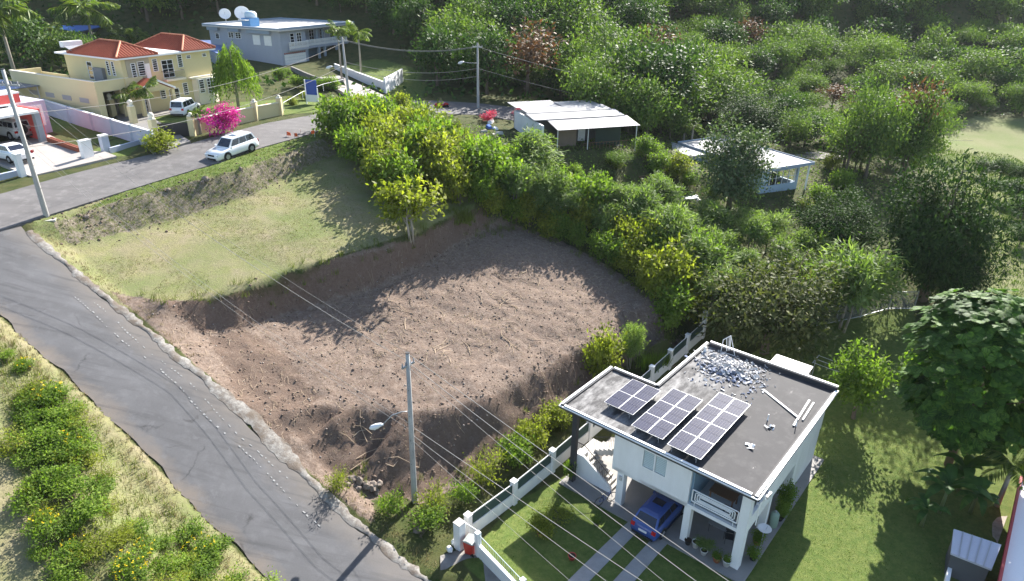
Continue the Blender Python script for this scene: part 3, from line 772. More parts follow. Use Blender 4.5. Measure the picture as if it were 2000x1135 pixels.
ro_ = rb.build('rubble_heap', M_RUB, None, loc=(HO.x, HO.y, 0), rot=(0, 0, HA))
stuff(tag(ro_, 'heap of broken white and grey rubble on the back of the dark roof', 'rubble'))
def vent(x, y, h, r, lab):
    p = on_house(x, y, 5.12)
    m_ = MB().lathe([(r * 1.5, 0), (r * 1.5, .02), (r, .03), (r, h - .03), (r * 1.25, h - .02), (r * 1.2, h)], n=10)
    tag(m_.build('vent_pipe', M_WTRIM, None, True, loc=p), lab, 'vent pipe', 'vent pipes on the roof')
vent(-8.75, 12.2, .38, .10, 'fat white vent pipe at the back corner of the dark roof')
vent(-2.15, 7.05, .42, .035, 'thin upright pipe beside scraps on the open roof')
vent(-.62, 7.6, .55, .03, 'thin upright pipe next to the paired planks on the roof')
for (x, y, lab) in ((-1.75, 6.4, 'crumpled white scrap beside the thin pipe on the roof'), (-2.0, 3.9, 'small white scrap alone on the open roof')):
    m_ = MB(); random.seed(int(x * -10))
    for k in range(7):
        c = Vector((random.gauss(0, .14), random.gauss(0, .10), .03 + random.random() * .06)); d = Vector((random.gauss(0, .1), random.gauss(0, .1), random.gauss(0, .03)))
        m_.beam(c - d, c + d, random.uniform(.08, .18), .02, 0, (random.gauss(0, .4), random.gauss(0, .4), 1))
    tag(m_.build('scrap', M_WTRIM, None, loc=on_house(x, y, 5.13)), lab, 'debris', 'scraps on the roof')
# welded steel rack over the back parapet
rk = MB()
a, b, t0 = (-.45, 0, 0), (.55, .15, 0), (-.1, .05, 1.35)
for p, q in ((a, (-.42, .02, 1.0)), ((-.42, .02, 1.0), (.05, .05, 1.5)), ((.05, .05, 1.5), b), ((.05, .05, 1.5), (.1, .3, 0)), ((-.2, .03, 1.25), (-.05, .05, .2)), ((-.05, .05, 1.38), (.1, .06, .3)), (a, b)):
    rk.tube([p, q], .028, 5)
tag(rk.build('steel_rack', M_WTRIM, None, loc=on_house(-7.4, 12.9, 5.12), rot=(0, 0, HA)), 'white steel tripod rack standing at the rear of the dark roof', 'rack')
# lean-to sheet and clothes line behind the house
aw = thing('awning', 'white sheet awning on posts behind the dark roofed house', 'awning', on_house(-3.4, 15.0, -.1), HA)
aw_top = MB(); aw_top.add([(-1.4,-.7,4.85),(1.2,-.7,4.85),(1.2,.7,4.95),(-1.4,.7,4.95),(-1.4,-.7,4.89),(1.2,-.7,4.89),(1.2,.7,4.99),(-1.4,.7,4.99)],[(3,2,1,0),(4,5,6,7),(0,1,5,4),(1,2,6,5),(2,3,7,6),(3,0,4,7)])
aw_top.build('sheet', M_WTRIM, aw)
for x, y in ((-1.3,-.6),(1.1,-.6),(-1.3,.6),(1.1,.6)): MB().tube([(x, y, 0), (x, y, 4.94 if y > 0 else 4.84)], .035, 6).build('post', M_ALU, aw)
cl_ = thing('clothes_line', 'white tube clothes line frame on the lawn behind the house', 'clothes line', G(1612, 760), HA)
for x in (-1.2, 1.2):
    f_ = MB(); f_.tube([(x, 0, 0), (x, 0, 2.3)], .04, 6); f_.tube([(x, -.8, 2.3), (x, .8, 2.3)], .035, 6); f_.build('frame', M_ALU, cl_)
f_ = MB()
for y in (-.7, 0, .7): f_.tube([(-1.2, y, 2.3), (0, y, 2.25), (1.2, y, 2.3)], .012, 4)
f_.build('line', M_WTRIM, cl_)

# ------------------------------------------------------------------ garden wall and fence of the white house
M_MESH = plain('green_windbreak', (.05, .085, .075), .8, .2, dirt=.3)
FB = Vector((.33, 32.73))
fw_ = thing('boundary_wall', 'long white boundary wall with pillars and green mesh beside the bare lot', 'wall', (FB.x, FB.y, 0), HA)
ys = [-4.1, 0, 3.95, 8.3, 12.6, 16.9, 19.9, 22.9, 26.0]
def fz(y): p = FB + HY * y; return ground_z(p.x, p.y)
bz = [float(np.interp(y, [-4.1, 0, 4, 12, 17, 26], [-.15, -.4, -.42, -.25, -.05, .45])) for y in ys]
for y, z in zip(ys, bz):
    h = 2.6 if y == 26.0 else 1.85
    p_ = MB().bx(-.17, y - .17, z - .5, .17, y + .17, z + h).build('pillar', M_WHITE, fw_)
    MB().bx(-.20, y - .20, z + h + .001, .20, y + .20, z + h + .06).build('pillar_cap', M_WTRIM, p_)
for i in range(len(ys) - 1):
    y0, y1 = ys[i] + .172, ys[i+1] - .172; z0, z1 = bz[i], bz[i+1]
    w = MB(); q = [(-.075,y0,z0-.5),(.075,y0,z0-.5),(.075,y1,z1-.5),(-.075,y1,z1-.5),(-.075,y0,z0+.95),(.075,y0,z0+.95),(.075,y1,z1+.95),(-.075,y1,z1+.95)]
    w.add(q, [(3,2,1,0),(4,5,6,7),(0,1,5,4),(1,2,6,5),(2,3,7,6),(3,0,4,7)]); w.build('wall_panel', M_WHITE, fw_)
    m_ = MB().add([(-.02,y0,z0+.955),(.02,y0,z0+.955),(.02,y1,z1+.955),(-.02,y1,z1+.955),(-.02,y0,z0+1.62),(.02,y0,z0+1.62),(.02,y1,z1+1.62),(-.02,y1,z1+1.62)], [(3,2,1,0),(4,5,6,7),(0,1,5,4),(1,2,6,5),(2,3,7,6),(3,0,4,7)])
    m_.build('mesh_panel', M_MESH, fw_)
    MB().tube([(0, y0, z0 + 1.72), (0, y1, z1 + 1.72)], .03, 6).build('top_rail', M_WTRIM, fw_)
# road front: wall, small gate, pillar
W0 = P(934, 1086, .15); fr_ = thing('front_wall', 'low white front wall with pale railing along the lane edge', 'wall', (W0.x, W0.y, 0), HA + math.radians(-6))
for i, (xa, xb) in enumerate(((0, 3.4), (3.6, 7.4))):
    za, zb = .15 - .19 * xa, .15 - .19 * xb
    MB().add([(xa,-.1,za-.6),(xb,-.1,zb-.6),(xb,.1,zb-.6),(xa,.1,za-.6),(xa,-.1,za+.95),(xb,-.1,zb+.95),(xb,.1,zb+.95),(xa,.1,za+.95)], [(3,2,1,0),(4,5,6,7),(0,1,5,4),(1,2,6,5),(2,3,7,6),(3,0,4,7)]).build('wall_panel', M_WHITE, fr_)
    r_ = MB(); r_.tube([(xa + .1, 0, za + 1.62), (xb, 0, zb + 1.62)], .025, 6); r_.tube([(xa + .1, 0, za + 1.02), (xb, 0, zb + 1.02)], .02, 6)
    for k in range(int((xb - xa) / .14)):
        x = xa + .15 + k * .14; z = .15 - .19 * x; r_.tube([(x, 0, z + 1.0), (x, 0, z + 1.62)], .011, 4)
    r_.build('railing', plain('pale_steel', (.55, .62, .62), .5, .4), fr_)
for x in (-.02, 3.5, 7.5):
    z = .15 - .19 * x; MB().bx(x - .13, -.14, z - .6, x + .13, .14, z + (1.75 if x else 1.2)).build('pillar', M_WHITE, fr_)
gp = P(898, 1064, .35)
g_ = thing('gate_post', 'tall white gate post beside the red rubbish bin', 'gate post', (gp.x, gp.y, gp.z - .1), HA)
MB().bx(-.24, -.24, -.4, .24, .24, 1.75).build('shaft', M_WHITE, g_); MB().bx(-.26, -.26, 1.752, .26, .26, 1.80).build('cap', M_CONC2, g_)
gt = thing('garden_gate', 'small white barred gate in the lane front wall', 'gate', (gp.x + .33, gp.y + .25, gp.z - .1), HA)
r_ = MB(); r_.tube([(0, 0, .1), (1.15, 0, .1)], .025, 6); r_.tube([(0, 0, 1.5), (1.15, 0, 1.5)], .03, 6); r_.tube([(0, 0, .1), (0, 0, 1.5)], .03, 6); r_.tube([(1.15, 0, .1), (1.15, 0, 1.5)], .03, 6)
r_.build('gate_frame', M_WTRIM, gt)
bm_ = MB().tube([(0, 0, .1), (0, 0, 1.5)], .014, 5).mesh('bar', M_WTRIM)
for k in range(8): inst('bar', bm_, gt, (.12 + k * .13, 0, 0))
# concrete strips of the drive, apron
def slab_path(name, pts, dz=.03, mat=M_CONC):
    n = len(pts) // 2
    L_ = resample([Vector((*p, 0)) for p in pts[:n]], 24); R_ = resample([Vector((*p, 0)) for p in pts[n:]], 24)
    for q in (L_, R_):
        for p in q: p.z = ground_z(p.x, p.y)
    o_ = strip(name, L_, R_, mat, 3, dz=dz); return structure(o_)
def hp(x, y): p = HO + HX * x + HY * y; return (p.x, p.y)
M_STRIP = plain('drive_concrete', (.33, .32, .31), .9, .2, dirt=.55, scale=1.6)
slab_path('drive_strip', [hp(-6.85, -.5), hp(-7.0, -9), hp(-6.0, -.5), hp(-6.1, -9)], .05, M_STRIP)
slab_path('drive_strip', [hp(-5.05, -.5), hp(-5.1, -9), hp(-4.2, -.5), hp(-4.2, -9)], .05, M_STRIP)
ap = [P(*p) for p in ((860,1085,.35),(905,1062,.40),(935,1085,.2),(1040,1165,-.2),(960,1190,-.2),(860,1140,.2))]
apo = MB().prism([(p.x, p.y) for p in ap], 0, .02); 
for i, v_ in enumerate(apo.v): apo.v[i] = (v_[0], v_[1], ground_z(v_[0], v_[1]) + (.06 if v_[2] > .01 else -.25))
structure(apo.build('concrete_apron', M_CONC))
# ------------------------------------------------------------------ poles and cables
def pole_material():
    t = NT('pole_concrete'); n1 = t.noise(1.2, 5, .6, stretch=(1, 1, .3)); n2 = t.noise(14, 4, .6)
    c = t.mix(t.ramp(n1, [(.35, 0.0), (.7, 1.0)]), (.46, .45, .43), (.27, .26, .25))
    c = t.mix(t.ramp(n2, [(.55, 0.0), (.8, .6)]), c, (.16, .155, .15)); t.col(c).rough(.9, .2); t.bump(n2, .2, .01); return t.mat
M_POLE = pole_material(); M_STEEL = plain('galvanised_steel', (.42, .43, .44), .5, .5, .5, dirt=.3)
M_INSUL = plain('insulator', (.30, .29, .30), .3, .5)
def pole(base, h, label, lean=(0, 0), r0=.19, r1=.11, arms=(), lamp=None, steps=True):
    o = thing('utility_pole', label, 'utility pole', base)
    top = Vector((lean[0], lean[1], h))
    at = lambda z: Vector((lean[0] * z / h, lean[1] * z / h, z))
    MB().tube([at(-.6), at(0), at(h * .5), top], [r0, r0, (r0 + r1) / 2, r1], 12).build('shaft', M_POLE, o, True)
    MB().tube([top, top + Vector((0, 0, .05))], r1 * 1.05, 12).build('cap', M_DARKFASC, o)
    if steps:
        s_ = MB().tube([(-.24, 0, 0), (.24, 0, 0)], .014, 5).mesh('climbing_step', M_DARKFASC)
        for k in range(8):
            z = 2.2 + k * .85
            if z < h - .4: inst('climbing_step', s_, o, at(z), (0, 0, 1.4 * (k % 2)))
    for z, ang, ln in arms:
        a = Vector((math.cos(ang), math.sin(ang), 0)) * ln / 2
        ar = MB().beam(at(z) - a, at(z) + a, .09, .11).build('cross_arm', M_STEEL, o)
        im = MB().lathe([(.03, 0), (.05, .03), (.03, .06), (.055, .09), (.03, .13), (.045, .16), (.02, .2)], n=8).mesh('insulator', M_INSUL)
        for f in (-.9, -.35, .35, .9): inst('insulator', im, ar, at(z) + a * f + Vector((0, 0, .06)))
    if lamp:
        z, vec, drop = lamp; v_ = Vector(vec)
        pts = [at(z), at(z) + v_ * .3 + Vector((0, 0, .02)), at(z) + v_ * .65 + Vector((0, 0, -.12 * drop)), at(z) + v_ + Vector((0, 0, -drop * .55))]
        lo = MB().tube(pts, .03, 6).build('lamp_arm', M_STEEL, o, True)
        e = pts[-1]; d = v_.normalized()
        hd = MB().tube([e - d * .05, e + d * .12, e + d * .34 - Vector((0, 0, .08)), e + d * .62 - Vector((0, 0, .16)), e + d * .76 - Vector((0, 0, .2))], [.05, .11, .17, .15, .05], 10)
        ho = hd.build('lamp_head', plain('lamp_shell', (.72, .73, .74), .35, .5), lo, True)
        MB().lathe([(.02, -.08), (.10, -.06), (.13, 0), (.05, .02)], e + d * .48 - Vector((0, 0, .22)), 10).build('lamp_glass', plain('lamp_diffuser', (.75, .75, .72), .2, .5), ho, True)
    return o
FP = Vector((-5.66, 31.7, .60)); FPH = 10.45
zl = height_for(FP, 803)
lamp_end = P(748, 824, 0)  # direction only
lv = Vector((-1.55, -.25, 0))
pole(FP, FPH, 'weathered concrete pole with a street lamp at the foot of the bare lot', (.10, -.05), arms=((FPH - .75, math.atan2(HY.y, HY.x), .9),), lamp=(zl, lv, 1.35))
LP = P(92, 425, 12.83); LPH = height_for(LP, 136)
pole(LP, LPH, 'concrete corner pole with cross arm beside the street junction', (-.12, .05), arms=((LPH - 1.0, math.atan2(LD.y, LD.x) + .5, 1.7),), steps=True)
MB_ = MB().bx(-.45, -.3, -.3, .45, .3, .10); tag(MB_.build('concrete_block', M_CONC2, None, loc=P(96, 431, 12.75), rot=(0, 0, .4)), 'pale concrete block at the foot of the corner pole', 'concrete block')
BP1 = G(683, 202); B1H = height_for(BP1, 72)
pole(BP1, B1H, 'grey street pole in front of the blue grey house', (-.25, 0), arms=((B1H - .5, .4, 1.2),), lamp=(B1H * .55, (-1.6, -.2, 0), -.2), steps=False)
BP2 = G(934, 212); B2H = height_for(BP2, 84)
pole(BP2, B2H, 'grey street pole by the bend near the tin roofed hut', (-.05, 0), arms=((B2H - .5, .1, 1.3),), lamp=(B2H * .70, (-1.8, -.3, 0), -.3), steps=False)

M_CABLE = plain('cable_pale', (.24, .23, .215), .6, .3, dirt=.1); M_CABLED = plain('cable_dark', (.06, .06, .06), .6, .3, dirt=.1)
def cable(a, b, sag, r, mat, label, n=18):
    a, b = Vector(a), Vector(b); m_ = (a + b) / 2; pts = []
    for k in range(n + 1):
        t = k / n; p = a.lerp(b, t); p.z -= 4 * sag * t * (1 - t); pts.append(p - m_)
    tag(MB().tube(pts, r, 5, cap=False).build('overhead_cable', mat, None, True, loc=m_), label, 'cable', 'overhead cables')
QP = Vector((11.5, 16.5))
def at_q(za, p2):
    r1, r2 = Vector(ray(*proj((FP.x + .1, FP.y, FP.z + za)))), Vector(ray(*p2)); n_ = r1.cross(r2)
    return Vector((QP.x, QP.y, CAM_H - (n_.x * QP.x + n_.y * QP.y) / n_.z))
qz = []
for za, p2, r in ((FPH - .05, (1426,1135), .016), (FPH - .6, (1363,1135), .016), (FPH - .9, (1300,1135), .010), (5.6, (1259,1135), .016), (5.0, (1186,1133), .014), (4.6, (1110,1128), .009)):
    e = at_q(za, p2); qz.append(e.z)
    cable(FP + Vector((.1, 0, za)), e, .12, r, M_CABLE, 'pale overhead cable running from the lamp pole over the front lawn')
pole(Vector((QP.x, QP.y, min(qz) - 4.2)), max(qz) - min(qz) + 4.4, 'concrete pole carrying the lawn cables beyond the front wall', r0=.19, steps=False)
for za, zb, r in ((LPH - .1, FPH - .1, .007), (LPH - .9, FPH - .65, .007), (LPH - .9, FPH - .7, .0075), (LPH * .55, 5.5, .009), (LPH * .5, 5.1, .0085)):
    cable(LP + Vector((-.05 + r * 20, 0, za)), FP + Vector((.08, r * 25, zb)), 1.0, r, M_CABLE, 'overhead cable strung from the corner pole down to the lamp pole')
for za, zb, r in ((B1H - .4, B2H - .4, .03), (B1H - .5, B2H - .5, .025), (B1H * .62, B2H * .62, .025), (B1H * .52, B2H * .50, .022)):
    cable(BP1 + Vector((0, r * 10, za)), BP2 + Vector((0, r * 10, zb)), .9, r, M_CABLE, 'overhead cable between the two street poles at the bend')
for za, zb, r in ((LPH * .72, B1H - .6, .018), (LPH * .5, B1H * .6, .02)):
    cable(LP + Vector((0, 0, za)), BP1 + Vector((0, 0, zb)), 1.4, r, M_CABLE, 'overhead cable from the corner pole along the houses to the next street pole')
for z_, tgt in ((.66, P(95, 233, 17.0)), (.62, P(0, 240, 17.5))):
    cable(LP + Vector((0, 0, LPH * z_)), tgt, .4, .012, M_CABLED, 'dark service cable from the corner pole to the pink trimmed house')
cable(BP2 + Vector((0, 0, B2H - .5)), P(1900, 245, 9), 2.5, .022, M_CABLE, 'long overhead cable from the bend pole across the valley trees', 30)
cable(BP2 + Vector((0, 0, B2H * .62)), P(1900, 275, 8), 2.5, .020, M_CABLE, 'lower long cable from the bend pole towards the valley', 30)

# ------------------------------------------------------------------ vehicles
M_TYRE = plain('tyre_rubber', (.018, .018, .018), .85, .2, dirt=.1); M_RIM = plain('alloy_rim', (.42, .43, .45), .35, .5, .6, dirt=.1)
M_CGLASS = glass('car_glass', (.012, .016, .03), .05); M_TRIMB = plain('black_plastic', (.02, .02, .022), .6, .3, dirt=.1)
M_LENS = plain('head_lens', (.62, .66, .70), .12, .6, dirt=.05); M_RED = plain('tail_lens', (.42, .012, .012), .2, .5, dirt=.05)
M_PLATE = plain('plate_white', (.7, .7, .7), .5, .4)
def car_paint(name, c, rough=.22, spec=.55):
    t = NT(name); n = t.noise(2.2, 3); t.col(t.mix(t.math('MULTIPLY', n, .12), c, tuple(x * .75 for x in c))).rough(rough, spec)
    t.bsdf.inputs['Coat Weight'].default_value = .4; t.bsdf.inputs['Coat Roughness'].default_value = .06; return t.mat
STY = {  # L, W, H, wheelbase, wheel r; stations of the lower body (x as share of L, z top); cabin: screen base, roof front, roof rear, rear base; belt z
 'suv':  (4.79, 1.90, 1.74, 2.79, .37, ((-.5,.92),(-.47,1.02),(-.40,1.08),(.0,1.06),(.20,1.02),(.36,.94),(.46,.84),(.5,.70)), (.215,.075,-.40,-.475), .86),
 'van':  (4.35, 1.72, 1.72, 2.60, .32, ((-.5,.80),(-.485,.98),(-.40,1.00),(.0,.98),(.22,.96),(.36,.90),(.46,.78),(.5,.64)), (.25,.12,-.44,-.49), .90),
 'sedan':(4.55, 1.76, 1.44, 2.65, .31, ((-.5,.70),(-.48,.92),(-.36,.98),(-.2,.96),(.0,.92),(.20,.90),(.40,.76),(.47,.66),(.5,.52)), (.20,.03,-.20,-.36), .84),
 'hatch':(4.35, 1.80, 1.60, 2.62, .34, ((-.5,.78),(-.48,.98),(-.40,1.02),(.0,.98),(.20,.96),(.36,.88),(.46,.78),(.5,.62)), (.22,.07,-.36,-.475), .86),
 'jeep': (4.15, 1.80, 1.82, 2.50, .40, ((-.5,1.00),(-.49,1.14),(-.40,1.14),(.0,1.12),(.12,1.10),(.18,1.08),(.46,1.02),(.5,.90)), (.16,.11,-.46,-.49), .92)}
def car(name, label, style, paint, loc, heading, pitch=0.0, panes=3, rails=False):
    L, W, Hh, WB, WR, stn, cab, rw = STY[style]
    o = thing(name, label, 'car', loc, heading); o.rotation_euler = (0, pitch, heading)
    hw = W / 2; zl_ = WR * .62
    ring = lambda x, zt, k: [(x,-hw*.86*k,zl_),(x,-hw*.98*k,zl_+.16),(x,-hw*k,zl_+.36),(x,-hw*.985*k,zt-.14),(x,-hw*.90*k,zt),(x,hw*.90*k,zt),(x,hw*.985*k,zt-.14),(x,hw*k,zl_+.36),(x,hw*.98*k,zl_+.16),(x,hw*.86*k,zl_)]
    b = MB(); n = 10; q = []
    for xs, zt in stn:
        k = 1.0 if abs(xs) < .44 else (.95 if abs(xs) < .49 else .86)
        q += ring(xs * L, zt, k)
    fs = []
    for i in range(len(stn) - 1):
        for j in range(n):
            j2 = (j + 1) % n; fs.append((i*n+j, (i+1)*n+j, (i+1)*n+j2, i*n+j2))
    fs += [tuple(range(n)), tuple((len(stn)-1)*n+j for j in range(n))[::-1]]
    b.add(q, fs)
    bo = b.build('body', paint, o, True)
    belt = lambda x: float(np.interp(x, [s[0] * L for s in stn], [s[1] for s in stn])) - .02
    xs = [c * L for c in cab]; hb = hw * .88; hr = hw * rw * .84
    zr = Hh - .05
    A = [(xs[0],-hb,belt(xs[0])),(xs[0],hb,belt(xs[0])),(xs[3],hb,belt(xs[3])),(xs[3],-hb,belt(xs[3]))]
    R = [(xs[1],-hr,zr),(xs[1],hr,zr),(xs[2],hr,zr),(xs[2],-hr,zr)]
    T = [(xs[1]-.25,-hr*.72,Hh),(xs[1]-.25,hr*.72,Hh),(xs[2]+.22,hr*.72,Hh),(xs[2]+.22,-hr*.72,Hh)]
    c = MB().add(A + R + T, [(0,1,5,4),(1,2,6,5),(2,3,7,6),(3,0,4,7),(4,5,9,8),(5,6,10,9),(6,7,11,10),(7,4,8,11),(8,9,10,11)])
    co = c.build('cabin', paint, o)
    def pane(nm, a, b_, c_, d, u0, u1, v0, v1, parent):
        a, b_, c_, d = map(Vector, (a, b_, c_, d)); f = lambda u, v: a.lerp(b_, u).lerp(d.lerp(c_, u), v)
        n_ = (b_ - a).cross(d - a).normalized() * .012
        if n_.dot((a + c_) / 2 - Vector((0, 0, Hh * .7))) < 0: n_ = -n_
        Q = [f(u0, v0), f(u1, v0), f(u1, v1), f(u0, v1)]
        MB().add([p + n_ for p in Q] + [p - n_ for p in Q], [(0,1,2,3),(7,6,5,4),(4,5,1,0),(5,6,2,1),(6,7,3,2),(7,4,0,3)]).build(nm, M_CGLASS, parent)
    pane('windscreen', A[0], A[1], R[1], R[0], .05, .95, .10, .94, co)
    pane('rear_window', A[2], A[3], R[3], R[2], .08, .92, .18, .90, co)
    for s_, (i, j) in enumerate(((0, 3), (1, 2))):
        for k in range(panes):
            u0 = .06 + .88 * k / panes + (.012 if k else 0); u1 = .06 + .88 * (k + 1) / panes - (.012 if k < panes - 1 else 0)
            pane('side_window', A[i], A[j], R[j], R[i], u0, u1, .16, .88, co)
    wm = MB().lathe([(WR*.55,-.11),(WR*.93,-.11),(WR,-.07),(WR,.07),(WR*.93,.11),(WR*.55,.11)], n=18).mesh('tyre', M_TYRE)
    rmm = MB().lathe([(WR*.15,.112),(WR*.58,.118)], n=10)
    for k in range(5):
        a = k * 2 * math.pi / 5; rmm.beam((WR*.1*math.cos(a), WR*.1*math.sin(a), .125), (WR*.6*math.cos(a), WR*.6*math.sin(a), .125), WR*.2, .02)
    rmm = rmm.mesh('rim', M_RIM)
    am = MB().lathe([(WR*1.14,-.02),(WR*1.14,.012)], n=20).mesh('wheel_arch', M_TRIMB)
    for sx in (-1, 1):
        for sy in (-1, 1):
            rt = (-sy * math.pi / 2, 0, 0)
            inst('wheel_arch', am, bo, (sx * WB / 2, sy * (hw - .002), WR + .02), rt)
            wo_ = inst('wheel', wm, o, (sx * WB / 2, sy * (hw - .09), WR), rt); inst('rim', rmm, wo_)
    zf = float(np.interp(.47, [s[0] for s in stn], [s[1] for s in stn])); 
    for sy in (-1, 1):
        MB().bx(.452*L, min(sy*hw*.50, sy*hw*.86), zf-.22, .498*L, max(sy*hw*.50, sy*hw*.86), zf-.05).build('headlight', M_LENS, o)
        MB().bx(-.505*L, min(sy*hw*.62, sy*hw*.90), .72, -.478*L, max(sy*hw*.62, sy*hw*.90), .95).build('tail_light', M_RED, o)
        MB().bx(xs[0]-.22, min(sy*hw*.96, sy*hw*1.10), belt(xs[0])-.02, xs[0]-.06, max(sy*hw*.96, sy*hw*1.10), belt(xs[0])+.15).build('mirror', paint, o)
        MB().bx(-WB/2+WR*1.2, min(sy*hw*.95, sy*hw*1.005), zl_-.03, WB/2-WR*1.2, max(sy*hw*.95, sy*hw*1.005), zl_+.09).build('sill', M_TRIMB, bo)
        if rails: MB().tube([(xs[1]-.3, sy*hr*.86, Hh-.03), (xs[1]-.4, sy*hr*.86, Hh+.05), (xs[2]+.4, sy*hr*.86, Hh+.05), (xs[2]+.3, sy*hr*.86, Hh-.03)], .022, 5).build('roof_rail', M_RIM, co)
    MB().bx(.47*L, -hw*.42, zf-.24, .503*L, hw*.42, zf-.09).build('grille', M_TRIMB, o)
    MB().bx(.47*L, -hw*.55, zl_+.02, .507*L, hw*.55, zl_+.16).build('lower_grille', M_TRIMB, o)
    MB().bx(-.510*L, -.26, .60, -.478*L, .26, .73).build('number_plate', M_PLATE, o)
    MB().bx(-.508*L, -hw*.78, zl_+.02, -.475*L, hw*.78, zl_+.16).build('rear_bumper', M_TRIMB, o)
    if style in ('suv', 'hatch'): MB().bx(xs[1]-.95, -.34, Hh-.012, xs[1]-.42, .34, Hh+.008).build('sunroof', M_CGLASS, co)
    if style == 'jeep': MB().lathe([(.1,-.1),(.34,-.1),(.38,0),(.34,.1),(.1,.1)], n=14).build('spare_wheel', M_TYRE, o, loc=(-.52*L, 0, .95), rot=(0, math.pi/2, 0))
    return o
WHITE = car_paint('white_paint', (.80, .81, .82)); BLUE = car_paint('blue_paint', (.035, .075, .25)); SILV = car_paint('silver_paint', (.50, .51, .53)); BLK = car_paint('black_paint', (.012, .013, .016)); BLK2 = car_paint('dark_blue_paint', (.02, .05, .12))
f = Vector((-1.23, -2.30)).normalized(); c = Vector((-25.13, 61.55)) - Vector((-f.y, f.x)) * .80
car('parked_suv', 'white estate car with roof rails parked along the upper street', 'suv', WHITE, (c.x, c.y, 13.80), math.atan2(f.y, f.x), math.atan2(.08, 1), rails=True)
p = HO + HX * -5.5 + HY * .92
car('parked_hatchback', 'blue hatchback backed under the white house beside its columns', 'hatch', BLUE, (p.x, p.y, GZ + .03), math.atan2(HY.y, HY.x))
a, b = P(361, 227, 14.35), P(392, 213, 14.35); f = (b - a).normalized(); c = (a + b) / 2 + Vector((-f.y, f.x, 0)) * .75
car('parked_van', 'boxy white minivan standing on the grass before the yellow house', 'van', WHITE, (c.x, c.y, ground_z(c.x, c.y) + .02), math.atan2(f.y, f.x))
hd = math.atan2(.53, -.85)
car('parked_jeep', 'silver off roader standing inside the open carport', 'jeep', SILV, (*P(25, 268, 14.1).xy, P(25, 268, 14.1).z), hd + .12)
car('parked_sedan', 'white sedan parked on the concrete drive in front of the carport', 'sedan', WHITE, (*P(22, 311, 13.95).xy, 13.95), hd + .10)
a, b = P(1048, 243, 11.75), P(1022, 232, 11.8); f = (b - a).normalized()
car('parked_jeep', 'black off roader beside the tin roofed hut', 'jeep', BLK, (*P(1038, 238, 11.75).xy, 11.85), math.atan2(f.y, f.x))

# red quad bike by the road bend
qb = thing('quad_bike', 'small red quad bike standing at the road bend', 'quad bike', G(862, 213), .6)
MB().side([(-.8,.45),(-.75,.75),(-.2,.80),(.1,.62),(.5,.85),(.85,.7),(.85,.45)], -.28, .28).build('body', car_paint('red_paint', (.42, .02, .015)), qb)
MB().bx(-.5,-.2,.78,.05,.2,.90).build('seat', M_TRIMB, qb)
MB().tube([(.35,-.4,1.05),(.4,0,1.0),(.35,.4,1.05)], .025, 6).build('handlebar', M_TRIMB, qb)
wm = MB().lathe([(.1,-.12),(.26,-.12),(.29,0),(.26,.12),(.1,.12)], n=14).mesh('wheel', M_TYRE)
for x in (-.6, .6):
    for y in (-.42, .42): inst('wheel', wm, qb, (x, y, .29), (math.pi/2, 0, 0))
for s_ in (-1, 1): MB().bx(.25, min(s_*.28, s_*.55), .60, .9, max(s_*.28, s_*.55), .66).build('mudguard', car_paint('red_paint2', (.40, .02, .015)), qb)

# ------------------------------------------------------------------ bins, jugs
M_BIN = plain('red_bin_plastic', (.52, .035, .02), .45, .4, dirt=.15)
def bin_(loc, rz, label, lidm, mat=M_BIN):
    o = thing('rubbish_bin', label, 'bin', loc, rz)
    MB().add([(-.24,-.22,0),(.24,-.22,0),(.24,.22,0),(-.24,.22,0),(-.30,-.30,.95),(.30,-.30,.95),(.30,.30,.95),(-.30,.30,.95)],[(3,2,1,0),(4,5,6,7),(0,1,5,4),(1,2,6,5),(2,3,7,6),(3,0,4,7)]).build('bin_body', mat, o)
    l_ = MB(); pts = [(-.33,.955),(-.32,1.02),(-.1,1.10),(.1,1.10),(.32,1.02),(.33,.955)]; l_.side(pts, -.33, .33)
    lo = l_.build('lid', lidm, o); MB().tube([(.36,-.25,.95),(.36,.25,.95)], .025, 6).build('handle', lidm, lo)
    wm = MB().lathe([(.02,-.03),(.12,-.03),(.12,.03),(.02,.03)], n=10).mesh('wheel', M_TYRE)
    for y in (-.24, .24): inst('wheel', wm, o, (.27, y, .12), (math.pi/2, 0, 0))
    return o
p = P(919, 1076, .32); bin_((p.x, p.y, ground_z(p.x, p.y) + .05), HA + .2, 'red wheeled bin with grey lid beside the white gate post', plain('grey_lid', (.36, .38, .36), .6))
p = G(526, 222); bin_((p.x, p.y, p.z), .5, 'red wheeled bin against the cream wall by the street', M_BIN)
p = G(583, 262)
jm = MB().lathe([(.02,0),(.13,.01),(.15,.12),(.15,.22),(.09,.30),(.05,.33),(.05,.38),(.02,.39)], n=12)
for k, (u, v, lab) in enumerate(((876, 1068, 'round white plastic drum lying by the gate post'), (886, 1057, 'white plastic jug standing by the gate post'))):
    p = P(u, v, .45); z = ground_z(p.x, p.y)
    tag(jm.build('plastic_jug', M_WTRIM, None, True, loc=(p.x, p.y, z + (.17 if k == 0 else .02)), rot=((1.4, 0, .5) if k == 0 else (0, 0, 0)), scale=((1.15,)*3 if k == 0 else (1, 1, 1))), lab, 'jug')
